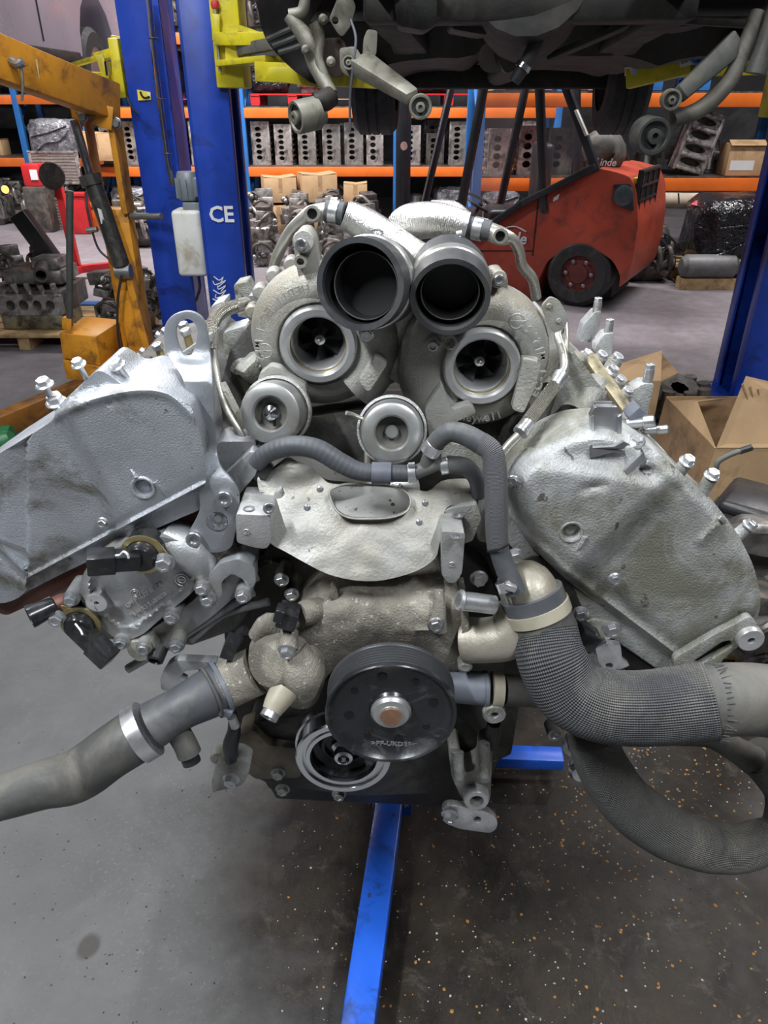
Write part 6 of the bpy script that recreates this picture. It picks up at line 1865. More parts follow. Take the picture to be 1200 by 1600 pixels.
# ------------------------------------------------------------------ stock kinds, built once about the origin
O0 = Vector((0, 0, 0))
class Kind:
    def __init__(s, build, desc, cat, width):
        s.root = None
        s.build, s.desc, s.cat, s.width = build, desc, cat, width
    def put(s, loc, rz=0, sc=1.0, where='', group=''):
        label = (s.desc + ' ' + where).strip()
        if s.root is None:
            s.root = s.build(label, s.cat)
            s.root.location = loc
            s.root.rotation_euler = (0, 0, rz)
            s.root.scale = (sc,) * 3
            s.root['group'] = group
            return s.root
        return copy_thing(s.root, loc, rz, sc, label, group)
def plate_holes(w_, h_, holes, t, y, zoff=0):
    return G().relief([(-w_ / 2, 0), (w_ / 2, 0), (w_ / 2, h_), (-w_ / 2, h_)], lambda a, b: Vector((a, y, b + zoff)), (0, t, 0), None, holes)
def k_block(nb, h_, m, w_=.26, d=.36):
    def f(label, cat):
        r = thing('engine_block', O0, label, cat)
        hs = [ell(-.03, .06 + (h_ - .12) * (k + .5) / nb, .042, (h_ - .12) / nb * .40, 14) for k in range(nb)]
        part('block_deck', plate_holes(w_, h_, hs, .05, -d / 2), m, r)
        part('block_body', G().box((0, .06, h_ / 2), (w_ * .9, d - .14, h_ * .97)), M_part2, r, bevel=.01)
        g = G()
        for k in range(nb + 1):
            g.box((0, .03, .05 + (h_ - .1) * k / nb), (w_ * 1.04, d - .12, .022))
        part('block_web', g, m, r)
        part('bell_flange', G().lathe([(0, 0), (w_ * .56, 0), (w_ * .56, .03), (0, .03)], (0, .03, 0), UP, 20), m, r)
        part('side_rail', G().box((w_ * .46, -d / 2 + .03, h_ / 2), (.03, .07, h_)).box((-w_ * .46, -d / 2 + .03, h_ / 2), (.03, .07, h_)), m, r, bevel=.005)
        return r
    return f
def k_head(m):
    def f(label, cat):
        r = thing('cylinder_head', O0, label, cat)
        hs = [ell(-.18 + .12 * k, .055, .028, .024, 12) for k in range(4)]
        part('port_face', plate_holes(.5, .12, hs, .03, -.1), m, r)
        part('head_body', G().box((0, .03, .06), (.49, .2, .115)), M_part2, r, bevel=.008)
        g = G()
        for k in range(5):
            g.cyl((-.22 + .11 * k, .0, .115), (-.22 + .11 * k, .0, .17), .018, 10)
        g.box((0, .04, .14), (.46, .1, .04))
        part('cam_carrier', g, m, r)
        return r
    return f
def k_engine(seed, m1, m2):
    def f(label, cat):
        rr = random.Random(seed)
        r = thing('scrap_engine', O0, label, cat)
        part('block_body', G().box((0, 0, .2), (.46, .40, .26)).box((0, 0, .06), (.36, .3, .12)), m1, r, bevel=.02)
        part('cam_cover', G().box((0, .02, .38), (.42, .26, .12)).box((-.05, .02, .46), (.2, .2, .05)), m2, r, bevel=.03, seg=3)
        g = G()
        for k in range(4):
            x = -.17 + .11 * k
            g.tube([(x, -.16, .33), (x, -.26, .34), (x + .02, -.28, .22), (x + .03, -.24, .12)], .026, 10, 4)
        part('manifold', g, m1 if seed % 2 else M_part3, r)
        part('front_pulley', G().lathe([(0, 0), (.07, 0), (.075, .015), (.06, .02), (.06, .03), (.075, .035), (0, .05)], (.25, -.06, .16), (1, 0, 0), 20), M_part2, r)
        g = G()
        for k in range(rr.randint(5, 8)):
            g.cyl((rr.uniform(-.2, .2), -.21, rr.uniform(.08, .34)), (rr.uniform(-.2, .2), -.25, rr.uniform(.08, .34)), rr.uniform(.02, .05), 12)
        part('accessory', g, M_part3 if rr.random() < .5 else M_part2, r)
        g = G()
        for k in range(4):
            p = Vector((rr.uniform(-.2, .2), -.2, rr.uniform(.3, .45)))
            g.tube([p, p + Vector((rr.uniform(-.1, .1), -.06, .05)), p + Vector((rr.uniform(-.15, .15), -.06, -.06)), p + Vector((rr.uniform(-.2, .2), 0, -.15))], .011, 8, 4)
        part('hose', g, M_plas, r)
        return r
    return f
def k_lump(seed, m, name='scrap_part'):
    def f(label, cat):
        rr = random.Random(seed)
        r = thing(name, O0, label, cat)
        g = G()
        for k in range(3):
            g.box((rr.uniform(-.08, .08), rr.uniform(-.06, .06), .06 + .07 * k), (rr.uniform(.1, .24), rr.uniform(.1, .2), rr.uniform(.08, .14)), Matrix.Rotation(rr.uniform(-.6, .6), 3, 'Z') @ Matrix.Rotation(rr.uniform(-.3, .3), 3, 'Y'))
        for k in range(4):
            a = rr.uniform(0, 6.28)
            c = Vector((rr.uniform(-.1, .1), -.08 + rr.uniform(-.05, .05), rr.uniform(.04, .22)))
            g.lathe([(.012, 0), (.03, 0), (.035, .02), (.02, .05), (0, .05)], c, (cos(a) * .4, -1, sin(a) * .4), 12)
        part('casting', g, m, r, bevel=.008)
        part('bent_pipe', G().tube([(-.1, -.05, .1), (-.05, -.12, .2), (.05, -.1, .24), (.13, -.04, .16)], .016, 8, 4), M_part2 if m is not M_part2 else M_part3, r)
        return r
    return f
def k_box(m, w_, d, h_):
    def f(label, cat):
        r = thing('cardboard_box', O0, label, cat)
        part('box_body', G().box((0, 0, h_ / 2), (w_, d, h_)), m, r, bevel=.006)
        part('box_flap', G().box((w_ * .26, 0, h_ + .004), (w_ * .47, d, .006), Matrix.Rotation(-.12, 3, 'Y')).box((-w_ * .26, 0, h_ + .004), (w_ * .47, d, .006), Matrix.Rotation(.08, 3, 'Y')), m, r)
        part('packing_tape', G().box((0, -d / 2 - .001, h_ * .7), (.05, .002, h_ * .55)), M_cardd, r)
        return r
    return f
def k_wrap(seed, m, w_, d, h_):
    def f(label, cat):
        r = thing('wrapped_bundle', O0, label, cat)
        v = []
        fs = []
        nu, nv = 30, 16
        for j in range(nv + 1):
            ph = pi * j / nv
            for i in range(nu):
                th = 2 * pi * i / nu
                cx, cy, cz = cos(th) * sin(ph), sin(th) * sin(ph), cos(ph)
                q = .38
                sgn = lambda t: (abs(t) ** q) * (1 if t > 0 else -1)
                k = 1 + .10 * noise.noise(Vector((cx * 2.5 + seed, cy * 2.5, cz * 2.5))) + .05 * noise.noise(Vector((cx * 9, cy * 9 + seed, cz * 5)))
                v.append((sgn(cx) * w_ / 2 * k, sgn(cy) * d / 2 * k, max(0, h_ / 2 + sgn(cz) * h_ / 2 * k)))
        for j in range(nv):
            for i in range(nu):
                fs.append((j * nu + i, (j + 1) * nu + i, (j + 1) * nu + (i + 1) % nu, j * nu + (i + 1) % nu))
        part('wrap_skin', G().add(v, fs), m, r, ang=80)
        part('wrap_fold', G().tube([(-w_ * .4, -d * .5, h_ * .2), (-w_ * .1, -d * .54, h_ * .45), (w_ * .2, -d * .54, h_ * .5), (w_ * .42, -d * .5, h_ * .75)], .012, 8, 4).tube([(-w_ * .4, -d * .5, h_ * .6), (0, -d * .54, h_ * .7), (w_ * .4, -d * .5, h_ * .85)], .01, 8, 4), m, r)
        return r
    return f
def k_pallet(m, w_=1.1, d=.8):
    def f(label, cat):
        r = thing('pallet', O0, label, cat)
        for k in range(5):
            part('top_board', G().box((0, -d / 2 + .06 + (d - .12) * k / 4, .135), (w_, .1, .018)), m, r)
        for x in (-w_ / 2 + .06, 0, w_ / 2 - .06):
            for y in (-d / 2 + .06, 0, d / 2 - .06):
                part('spacer_block', G().box((x, y, .075), (.12, .1, .09)), m, r)
        for x in (-w_ / 2 + .06, 0, w_ / 2 - .06):
            part('bottom_board', G().box((x, 0, .018), (.11, d, .02)), m, r)
            part('stringer_board', G().box((x, 0, .123), (.11, d, .012)), m, r)
        return r
    return f
def k_radiator(label, cat):
    r = thing('radiator', O0, label, cat)
    part('radiator_core', G().box((0, 0, .2), (.56, .03, .34)), mat('radiator_core_grey', (.23, .2, .18), .6, .3, .3, 60, None, bump=1, bscale=200), r)
    part('radiator_frame', G().box((0, 0, .385), (.64, .05, .03)).box((0, 0, .015), (.64, .05, .03)).box((-.3, 0, .2), (.04, .05, .4)).box((.3, 0, .2), (.04, .05, .4)), M_part3, r, bevel=.004)
    g = G()
    for k in range(9):
        g.box((0, -.017, .05 + .037 * k), (.56, .006, .006))
    part('radiator_fin', g, M_part3, r)
    return r
def k_gearbox(m):
    def f(label, cat):
        r = thing('gearbox', O0, label, cat)
        part('bell_housing', G().lathe([(.10, 0), (.19, 0), (.19, .02), (.16, .04), (.11, .18), (.09, .36), (.06, .38), (0, .38)], (0, -.02, 0), UP, 20), m, r)
        g = G()
        for k in range(6):
            aa = k * pi / 3
            g.bar((cos(aa) * .17, -.02 + sin(aa) * .17, .03), (cos(aa) * .09, -.02 + sin(aa) * .09, .33), .012, .03)
        part('housing_rib', g, m, r)
        part('selector_box', G().box((.08, -.12, .2), (.12, .08, .1)), m, r, bevel=.01)
        return r
    return f
K = {
 'b6l': Kind(k_block(6, .56, M_part3), 'pale six-cylinder engine block standing on end', 'engine block', .30),
 'b4l': Kind(k_block(4, .46, M_part3, .24), 'pale four-cylinder engine block standing on end', 'engine block', .28),
 'b6d': Kind(k_block(6, .56, M_part1, .27), 'grey six-cylinder engine block standing on end', 'engine block', .31),
 'b4d': Kind(k_block(4, .44, M_part2, .27), 'black iron engine block standing on end', 'engine block', .30),
 'hd': Kind(k_head(M_part3), 'pale cylinder head lying flat', 'cylinder head', .54),
 'e1': Kind(k_engine(1, M_part1, M_part2), 'grey scrap engine with a black cam cover', 'engine', .62),
 'e2': Kind(k_engine(2, M_part2, M_part1), 'dark scrap engine with a grey cam cover', 'engine', .62),
 'e3': Kind(k_engine(3, M_part2, M_plas), 'black scrap engine with a plastic cover', 'engine', .62),
 'l1': Kind(k_lump(4, M_part1), 'grey cast engine part', 'engine part', .30),
 'l2': Kind(k_lump(5, M_part3), 'pale cast engine part', 'engine part', .30),
 'l3': Kind(k_lump(6, M_part2), 'dark cast engine part', 'engine part', .30),
 'l4': Kind(k_lump(9, M_part1), 'grey bracket with a bent pipe', 'engine part', .30),
 'bx': Kind(k_box(M_card, .42, .34, .3), 'brown cardboard box with taped front', 'box', .46),
 'bs': Kind(k_box(M_card, .28, .24, .2), 'small brown cardboard box', 'box', .32),
 'wr': Kind(k_wrap(1, M_wrap, .6, .5, .5), 'black plastic-wrapped bundle', 'bundle', .64),
 'wc': Kind(k_wrap(7, M_wrapc, .55, .45, .45), 'clear plastic-wrapped bundle', 'bundle', .6),
 'pw': Kind(k_pallet(M_wood), 'plain wooden pallet', 'pallet', 1.15),
 'pr': Kind(k_pallet(M_red), 'red painted pallet', 'pallet', 1.15),
 'pb': Kind(k_pallet(M_rackb), 'blue painted pallet', 'pallet', 1.15),
 'rd': Kind(k_radiator, 'radiator with a pale frame', 'radiator', .66),
 'gb': Kind(k_gearbox(M_part1), 'grey gearbox on its bell housing', 'gearbox', .42),
}
def fill(x0, x1, Y, z, kinds, where, group, rr, sc=(0.9, 1.1), gap=(.0, .05), rz=.25):
    x = x0
    while True:
        kd = K[rr.choice(kinds)]
        s_ = rr.uniform(*sc)
        if x + kd.width * s_ > x1:
            break
        kd.put((x + kd.width * s_ / 2, Y + rr.uniform(-.04, .08), z), rr.uniform(-rz, rz), s_, where, group)
        x += kd.width * s_ + rr.uniform(*gap)
R1 = random.Random(42)
SH_T = .017
# centre rack
for (x0, x1) in ((-3.85, -1.95), (-1.8, .10), (.25, 2.2)):
    bay = 'behind the lift posts' if x1 < -1.9 else ('beside the CE post' if x1 < .2 else 'behind the mast')
    fill(x0, x1, 11.25, .745 + SH_T, ['b6l', 'b6d', 'b4l', 'b4d', 'b4d', 'b6d'], 'on the low shelf ' + bay, 'blocks on the low shelf ' + bay, R1, (.84, .99), (.02, .05), .08)
    fill(x0, x1, 11.72, .745 + SH_T, ['b4d', 'b6d'], 'in the back row ' + bay, 'back row on the low shelf ' + bay, R1, (.9, .95), (0, .03), .05)
    for q in range(1 if x1 - x0 < 2.2 else 2):
        (K['pr'] if q == 0 else K['pb']).put((x0 + .6 + q * 1.15, 11.45, 1.45 + SH_T), 0, 1, 'on the middle shelf ' + bay, 'pallets on the middle shelf ' + bay)
    K['pb' if x0 < -2 else 'pw'].put((x0 + 1.62 - .24, 11.45, 1.45 + SH_T), 0, (.6), 'cut short, on the middle shelf ' + bay, 'short pallets on the middle shelf')
    fill(x0, x0 + 1.25, 11.4, 1.45 + SH_T + .146, ['wr', 'e1', 'wr', 'wc'], 'on the red pallet ' + bay, 'load of the red pallet ' + bay, R1, (.85, 1.0))
    fill(x0, x1, 11.35, 2.27 + SH_T, ['e1', 'e2', 'bx', 'wr', 'pr'] if x0 < -2 else ['wr', 'e3', 'bx', 'e2'], 'on the high shelf ' + bay, 'stock on the high shelf ' + bay, R1)
    fill(x0, x1, 11.3, 0.0, ['e1', 'wc', 'l2', 'gb', 'e2', 'wc'], 'on the floor ' + bay, 'stock on the floor under the rack ' + bay, R1, (.9, 1.1))
# left rack
for (x0, x1, bay) in ((-8.0, -5.6, 'at the far left'), (-5.35, -4.2, 'behind the crane ram')):
    bay = 'behind the red stands' if x0 < -6 else bay
    fill(x0, x1, 12.85, .76 + SH_T, ['e3', 'wr', 'e2', 'l2', 'l3', 'bs'], 'on the low shelf ' + bay, 'stock on the low shelf ' + bay, R1)
    fill(x0, x1, 12.85, 1.6 + SH_T, ['e2', 'e1', 'bx', 'wr'], 'on the middle shelf ' + bay, 'stock on the middle shelf ' + bay, R1)
    fill(x0, x1, 12.8, 2.4 + SH_T, ['wr', 'bx', 'e3'], 'on the high shelf ' + bay, 'stock on the high shelf ' + bay, R1)
    fill(x0, x1, 12.8, 0, ['e1', 'l2', 'l1', 'gb', 'e2', 'rd'], 'on the floor ' + bay, 'stock on the floor ' + bay, R1)
    fill(x0, x1, 12.2, 0, ['l2', 'l1', 'l2', 'l4', 'hd'], 'in the floor row ' + bay, 'floor row ' + bay, R1, (.7, 1.0))
# right rack
fill(1.05, 2.35, 8.55, .845 + SH_T, ['b4l', 'b4d', 'l3', 'b4d'], 'on the shelf behind the cab', 'stock on the low shelf behind the cab', R1, (.9, 1.1), (.02, .06), .08)
fill(2.35, 4.05, 8.8, .845 + SH_T, ['l1', 'l3', 'e3', 'gb'], 'on the shelf behind the grille', 'stock on the low shelf behind the grille', R1, (.8, .95))
fill(4.3, 6.6, 8.75, .845 + SH_T, ['wr', 'e3', 'l3', 'wr'], 'on the low shelf past the grille', 'stock on the low shelf beside the post', R1, (.85, 1.0))
fill(1.05, 4.0, 8.6, 1.6 + SH_T, ['pw', 'wr', 'pb'], 'on the shelf over the forklift', 'stock on the middle shelf over the forklift', R1, (.9, .95), (.0, .03), .03)
fill(4.3, 6.6, 8.6, 1.6 + SH_T, ['pb', 'bx', 'wr'], 'on the shelf over the stickered box', 'stock on the middle shelf beside the post', R1, (.9, .95))
def stock(px_, py_, Y, kd, rz=0, sc=1.0, where='', group='', z=None):
    p = P(px_, py_, Y)
    return K[kd].put((p.x, Y, p.z if z is None else z), rz, sc, where, group)
zs = .845 + SH_T
p = P(1040, 275, 8.36)
stock(1040, 275, 8.36, 'bs', .1, 1.45, 'with a white sticker in front on the rack shelf beside the right lift post', 'boxes beside the post', zs) if False else None
bxl = thing('cardboard_box', (P(1165, 272, 8.3).x, 8.36, zs), 'brown cardboard box with a white sticker on the rack shelf edge', 'box')
xb = P(1165, 272, 8.3).x - .06
part('box_body', G().box((xb, 8.36, zs + .15), (.36, .26, .30)), M_card, bxl, bevel=.012)
part('box_flap', G().box((xb, 8.25, zs + .305), (.36, .1, .006), Matrix.Rotation(.5, 3, 'X')), M_card, bxl)
part('box_sticker', G().box((xb - .03, 8.228, zs + .1), (.24, .003, .09)), M_print, bxl)
ib = thing('engine_block', (P(1070, 262, 8.35).x, 8.45, zs), 'bright alloy engine block leaning on the rack shelf beside the hanging rubber bush', 'engine block')
xb = P(1070, 262, 8.35).x
Rl = Matrix.Rotation(radians(14), 3, 'Y')
o_ = Vector((xb, 8.42, zs))
def L3(x, y, z):
    return o_ + Rl @ Vector((x, y, z))
g = G().relief([(-.16, .0), (.16, .0), (.16, .56), (-.16, .56)], lambda a, b: L3(a, -.1, b + .04), Rl @ Vector((0, .12, 0)), None, [ell(0, .09 + .125 * k, .11, .035, 14) for k in range(4)])
part('block_deck', g, M_part3, ib)
g = G()
for k in range(5):
    g.box(L3(0, -.11, .06 + .125 * k), (.3, .05, .03), Rl)
g.box(L3(-.15, -.11, .3), (.03, .06, .54), Rl)
g.box(L3(.15, -.11, .3), (.03, .06, .54), Rl)
part('block_web', g, M_part3, ib, bevel=.005)
part('block_body', G().box(L3(0, .06, .3), (.28, .16, .5), Rl), M_part2, ib, bevel=.01)
# wrapped pallet load, tank, roll and red panel below the right shelf
pz = 0
pl0 = FL(1120, 452)
pal = K['pw'].put((pl0.x + .28, 7.46, 0), 0, 1.05, 'under the black wrapped load at the right', 'pallets at the right')
w1 = k_wrap(12, M_wrap, 1.15, .8, .62)('large heap under black stretch wrap on a wooden pallet', 'bundle')
w1.location = (pl0.x + .38, 7.44, .155)
tk = thing('gas_tank', (pl0.x - .05, 7.1, .16), 'grey cylinder lying in front of the black wrapped heap', 'tank')
xt = P(1062, 415, 7.05).x
xt2 = P(1152, 418, 7.05).x
zt_ = P(1100, 416, 7.05).z
part('tank_body', G().lathe([(0, 0), (.07, .01), (.105, .05), (.105, xt2 - xt - .05), (.07, xt2 - xt - .01), (0, xt2 - xt)], (xt, 7.05, zt_), (1, 0, 0), 24), mat('dull_grey_tank', (.16, .165, .17), .5, .2, .25, 6, (.1, .1, .1), 5, .3), tk)
part('tank_cap', G().cyl((xt2 - .02, 7.05, zt_ + .02), (xt2 + .05, 7.05, zt_ + .02), .05, 14), mat('lime_cap', (.45, .55, .03), .5, 0, .1, 10, None), tk)
part('tank_cradle', G().box(((xt + xt2) / 2, 7.05, (zt_ - .1) / 2), (.5, .14, zt_ - .1)), M_wood, tk)
rl = thing('carpet_roll', (3.0, 8.0, .7), 'long beige roll lying under the orange beam', 'roll')
a, b = P(1005, 312, 8.08), P(1190, 309, 8.08)
part('roll_body', G().tube([a, (a + b) / 2 - Vector((0, 0, .02)), b + Vector((.3, 0, 0))], [.07, .075, .07], 18, 4, wob=.05), mat('beige_roll', (.4, .33, .26), .8, 0, .2, 6, None), rl)
part('roll_tie', G().tube([P(1060, 302, 7.8), P(1061, 318, 7.8)], .008, 8), M_plas, rl)
rp = thing('plastic_panel', (P(1120, 320, 7.6).x, 7.6, .7), 'pale red plastic panel lying on the black wrapped heap', 'panel')
part('panel_sheet', G().relief(cr([(1080, 318), (1100, 312), (1150, 302), (1152, 318), (1140, 326), (1095, 322)], 4, True), P2(lambda x, y: 7.55 - (y - 310) * .012), (0, .03, -.02)), mat('pale_red_plastic', (.45, .1, .12), .4, 0, .2, 6, None), rp)
part('panel_rib', G().tube(pts3([(1085, 316, 7.5), (1120, 311, 7.5), (1150, 308, 7.5)]), .012, 8, 3), MATS['pale_red_plastic'], rp)
R2_ = random.Random(9)
# dark engine heap between forklift and wrapped load
for (x, y, Y, kd, s_, where) in ((1000, 445, 7.5, 'e3', .95, 'on the floor behind the forklift'), (1010, 445, 7.95, 'gb', 1.2, 'on the floor behind the forklift'), (1000, 400, 7.5, 'l3', .9, 'on the heap behind the forklift'), (1008, 355, 7.96, 'l1', .9, 'on the heap behind the forklift')):
    z = 0 if kd in ('e3', 'gb') else (.46 if kd == 'l3' else .456)
    K[kd].put((P(x, y, Y).x, Y, max(0, z)), R2_.uniform(-.5, .5), s_, where, 'heap behind the forklift tail')
# scrap heap in front of the centre rack: two layers set side by side
HEAP = ['l1', 'l2', 'l3', 'l4', 'l2', 'l1', 'l3', 'gb', 'e2']
n_ = 0
for j in range(6):
    yy = 8.15 + j * .42
    for i in range(5):
        xx = (-1.72 + i * .38) * (yy / 8.6)
        kd = HEAP[(i * 3 + j * 2) % 8]
        K[kd].put((xx + R2_.uniform(-.04, .04), yy + R2_.uniform(-.04, .04), 0), R2_.uniform(-.5, .5), R2_.uniform(.95, 1.1), 'at the bottom of the heap beside the CE post', 'scrap heap beside the CE post')
        if (i + j) % 3 != 0 and kd in ('l1', 'l2', 'l3', 'l4'):
            K[HEAP[(i + j) % 5]].put((xx, yy + .1, .275), R2_.uniform(-1.5, 1.5), R2_.uniform(.9, 1.15), 'on top of the heap beside the CE post', 'upper scrap beside the CE post')
for (x, Y, kd, s_) in ((438, 10.55, 'bx', 1.0), (497, 10.6, 'bx', 1.1), (556, 10.55, 'bs', 1.1)):
    K['bx'].put((P(x, 330, Y).x, Y, 0), R2_.uniform(-.1, .1), 1.1, 'lowest of its pair between scrap heap and rack', 'lower boxes by the rack')
    K[kd].put((P(x, 330, Y).x, Y, .365), R2_.uniform(-.3, .3), s_, 'topmost between scrap heap and rack', 'upper boxes by the rack')
# things behind the crane
for (x, y, Y, kd, s_, where) in ((95, 318, 10.6, 'rd', 1.0, 'standing behind the crane ram'), (92, 288, 10.7, 'rd', 1.0, 'stacked upper behind the crane ram'), (60, 300, 11.0, 'e1', 1.0, 'behind the blue rack upright'), (140, 322, 11.5, 'e2', 1.1, 'behind the crane ram'), (-15, 322, 11.2, 'e1', 1.1, 'behind the red stands'), (95, 250, 11.0, 'wc', 1.1, 'on the radiators behind the crane ram'), (165, 250, 11.0, 'bx', 1.1, 'on the heap behind the crane ram'), (172, 300, 10.5, 'l2', 1.2, 'behind the crane mast'), (205, 330, 10.2, 'e1', 1.0, 'behind the crane mast'), (240, 345, 10.6, 'l2', 1.0, 'behind the crane mast'), (220, 345, 9.4, 'e2', 1.0, 'before the blue lift post')):
    pz_ = P(x, y, Y).z
    if pz_ < .45 or y > 295:
        pz_ = 0
    K[kd].put((P(x, y, Y).x, Y, pz_), R2_.uniform(-.3, .3), s_, where, where)
om = thing('orange_crate', FL(132, 360), 'orange plastic crate on the floor behind the crane ram', 'crate')
q = FL(132, 360)
g = G().box((q.x, q.y + .2, .015), (.36, .4, .03))
for s_ in (-1, 1):
    g.box((q.x + s_ * .17, q.y + .2, .16), (.02, .4, .3))
    g.box((q.x, q.y + .2 + s_ * .19, .16), (.36, .02, .3))
part('crate_body', g, M_rack, om, bevel=.006)
part('crate_rim', G().box((q.x, q.y, .31), (.4, .03, .03)).box((q.x, q.y + .4, .31), (.4, .03, .03)), M_rack, om)
rm = thing('red_cabinet', P(53, 290, 10.4), 'red machine box with a pale panel behind the blue rack upright', 'machine')
q = P(53, 288, 10.4)
part('cabinet_body', G().box((q.x, 10.5, .69), (.24, .25, .27)), M_red, rm, bevel=.02)
part('cabinet_panel', G().box((q.x + .04, 10.37, .7), (.09, .02, .12)), M_print, rm)
part('cabinet_stand', G().box((q.x, 10.5, .28), (.3, .3, .56)), M_part2, rm, bevel=.02)
rm.location = (q.x, 10.5, 0)
ORIGIN[rm.name] = Vector((q.x, 10.5, 0))
for ch in rm.children:
    ch.matrix_parent_inverse = Matrix.Translation(-Vector((q.x, 10.5, 0)))
rb2 = thing('red_crate', FL(122, 332), 'red crate behind the crane ram', 'crate')
q = P(122, 308, 10.3)
part('crate_body', G().box((q.x, 10.3, .24), (.22, .2, .48)), M_red, rb2, bevel=.02)
part('crate_rim', G().box((q.x, 10.3, .48), (.25, .23, .03)), M_red, rb2)

# ================================================================== RED ENGINE STANDS (left, behind)
def red_stand(xp, Y, label):
    q = FL(xp, 450)
    t = thing('engine_stand', (q.x, Y, 0), label, 'engine stand')
    part('upright', G().bar((q.x - .03, Y, .06), (q.x - .12, Y + .15, .95), .07, .07, (0, 1, 0)), M_red, t, bevel=.004)
    part('floor_leg', G().bar((q.x - .22, Y - .15, .09), (q.x + .42, Y + .25, .09), .07, .07), M_red, t, bevel=.004)
    part('floor_leg', G().bar((q.x, Y, .09), (q.x - .1, Y - .7, .09), .07, .07), M_red, t, bevel=.004)
    part('mount_head', G().lathe([(0, -.05), (.06, -.05), (.07, .03), (.12, .03), (.12, .06), (0, .06)], (q.x - .12, Y + .1, .92), (0, -1, 0), 18), M_dark, t)
    for s_ in ((-.22, -.15), (.42, .25), (-.1, -.7)):
        part('castor', G().cyl((q.x + s_[0] - .02, Y + s_[1], .04), (q.x + s_[0] + .02, Y + s_[1], .04), .04, 14), M_tyre, t)
    return t
red_stand(103, 7.5, 'red engine stand behind the pump handle of the crane')
red_stand(14, 6.4, 'red engine stand carrying a dark engine')
dk = k_engine(31, M_part2, M_plas)('dark engine hanging on the red stand at the far left', 'engine')
qd = FL(14, 450)
dk.location = (qd.x - .15, 6.2, .72)
dk.rotation_euler = (0, 0, .4)
lampo = thing('work_light', P(10, 296, 5.9), 'small amber work light in front of the dark engine', 'lamp')
q = P(8, 296, 5.9)
part('light_body', G().cyl(q + Vector((0, .05, 0)), q, .03, 14), M_plas, lampo)
em = bpy.data.materials.new('amber_glow')
em.use_nodes = True
b_ = em.node_tree.nodes['Principled BSDF']
b_.inputs['Base Color'].default_value = (1, .4, .05, 1)
b_.inputs['Emission Color'].default_value = (1, .35, .05, 1)
b_.inputs['Emission Strength'].default_value = 4
part('light_lens', G().lathe([(.028, 0), (.02, .012), (0, .016)], q, FRONT, 14), em, lampo)

# ================================================================== ENGINE ON A PALLET (left)
q = FL(60, 548)
pal2 = thing('wooden_board', (q.x - .2, q.y + .4, 0), 'low plywood pallet under the four-port engine', 'pallet')
for k in range(5):
    part('board', G().box((q.x - .1, q.y + .08 + k * .17, .10), (1.5, .15, .022)), M_wood, pal2, bevel=.002)
for s_ in (-.7, 0, .7):
    part('bearer', G().box((q.x - .1 + s_, q.y + .42, .045), (.08, .8, .09)), M_wood, pal2)
for s_ in (-.45, .3):
    part('blue_board', G().box((q.x - .1 + s_, q.y + .9, .11), (.6, .12, .02)), M_rackb, pal2)
fe = thing('engine', (q.x - .05, q.y + .35, .112), 'pale engine lying with four exhaust ports showing beside the crane pump box', 'engine')
zf = .112
x0 = P(-5, 500, q.y + .1).x
x1 = P(98, 500, q.y + .1).x
hs = [ell(x0 + (x1 - x0) * (.22 + .2 * k), zf + .17, .032, .036, 14) for k in range(4)]
part('port_face', G().relief(rnd([(x0, zf + .1), (x1, zf + .1), (x1, zf + .24), (x0, zf + .24)], .02), lambda a, b: Vector((a, q.y + .14, b)), (0, .04, 0), None, hs), M_part3, fe)
part('block_body', G().box(((x0 + x1) / 2, q.y + .42, zf + .18), ((x1 - x0) * .98, .48, .16)), M_part2, fe, bevel=.01)
part('sump_rail', G().box(((x0 + x1) / 2, q.y + .32, zf + .05), ((x1 - x0) * .95, .36, .10)), mat('oily_alloy', (.3, .28, .2), .45, .5, .4, 12, (.08, .07, .05), 8, .5), fe, bevel=.01)
g = G()
for k in range(5):
    part('port_stud', G().cyl((x0 + .05 + (x1 - x0 - .1) * k / 4, q.y + .2, zf + .22), (x0 + .05 + (x1 - x0 - .1) * k / 4, q.y + .17, zf + .31), .02, 10), M_part3, fe)

part('cam_cover', G().box(((x0 + x1) / 2, q.y + .45, zf + .33), ((x1 - x0) * .9, .34, .1)).box(((x0 + x1) / 2 + .1, q.y + .4, zf + .42), (.2, .2, .08)), M_part1, fe, bevel=.02)
part('thermostat_mouth', G().tube([((x0 + x1) / 2 + .08, q.y + .3, zf + .40), ((x0 + x1) / 2 + .14, q.y + .12, zf + .38)], .05, 16, ri=.035), M_part2, fe)
part('black_cover', G().box(((x0 + x1) / 2 - .02, q.y + .55, zf + .55), (.12, .1, .4), Matrix.Rotation(-.5, 3, 'Y')), M_plas, fe, bevel=.01)
for k in range(14):
    xx = q.x + .45 + .2 * (k % 3)
    yy = q.y + .3 + .2 * ((k % 9) // 3)
    K[R2_.choice(['l1', 'l3', 'l2', 'l4', 'l3'])].put((xx, yy, .111 if k < 9 else .305), R2_.uniform(-.4, .4), R2_.uniform(.66, .74), 'heaped beside the pump box', 'parts heaped beside the pump box')
for k in range(6):
    K[R2_.choice(['l3', 'l1', 'l4'])].put((q.x - .75 + .27 * (k % 3), q.y + .82, .111 if k < 3 else .34), R2_.uniform(-.4, .4), .85, 'heaped behind the four-port engine', 'parts heaped behind the four-port engine')

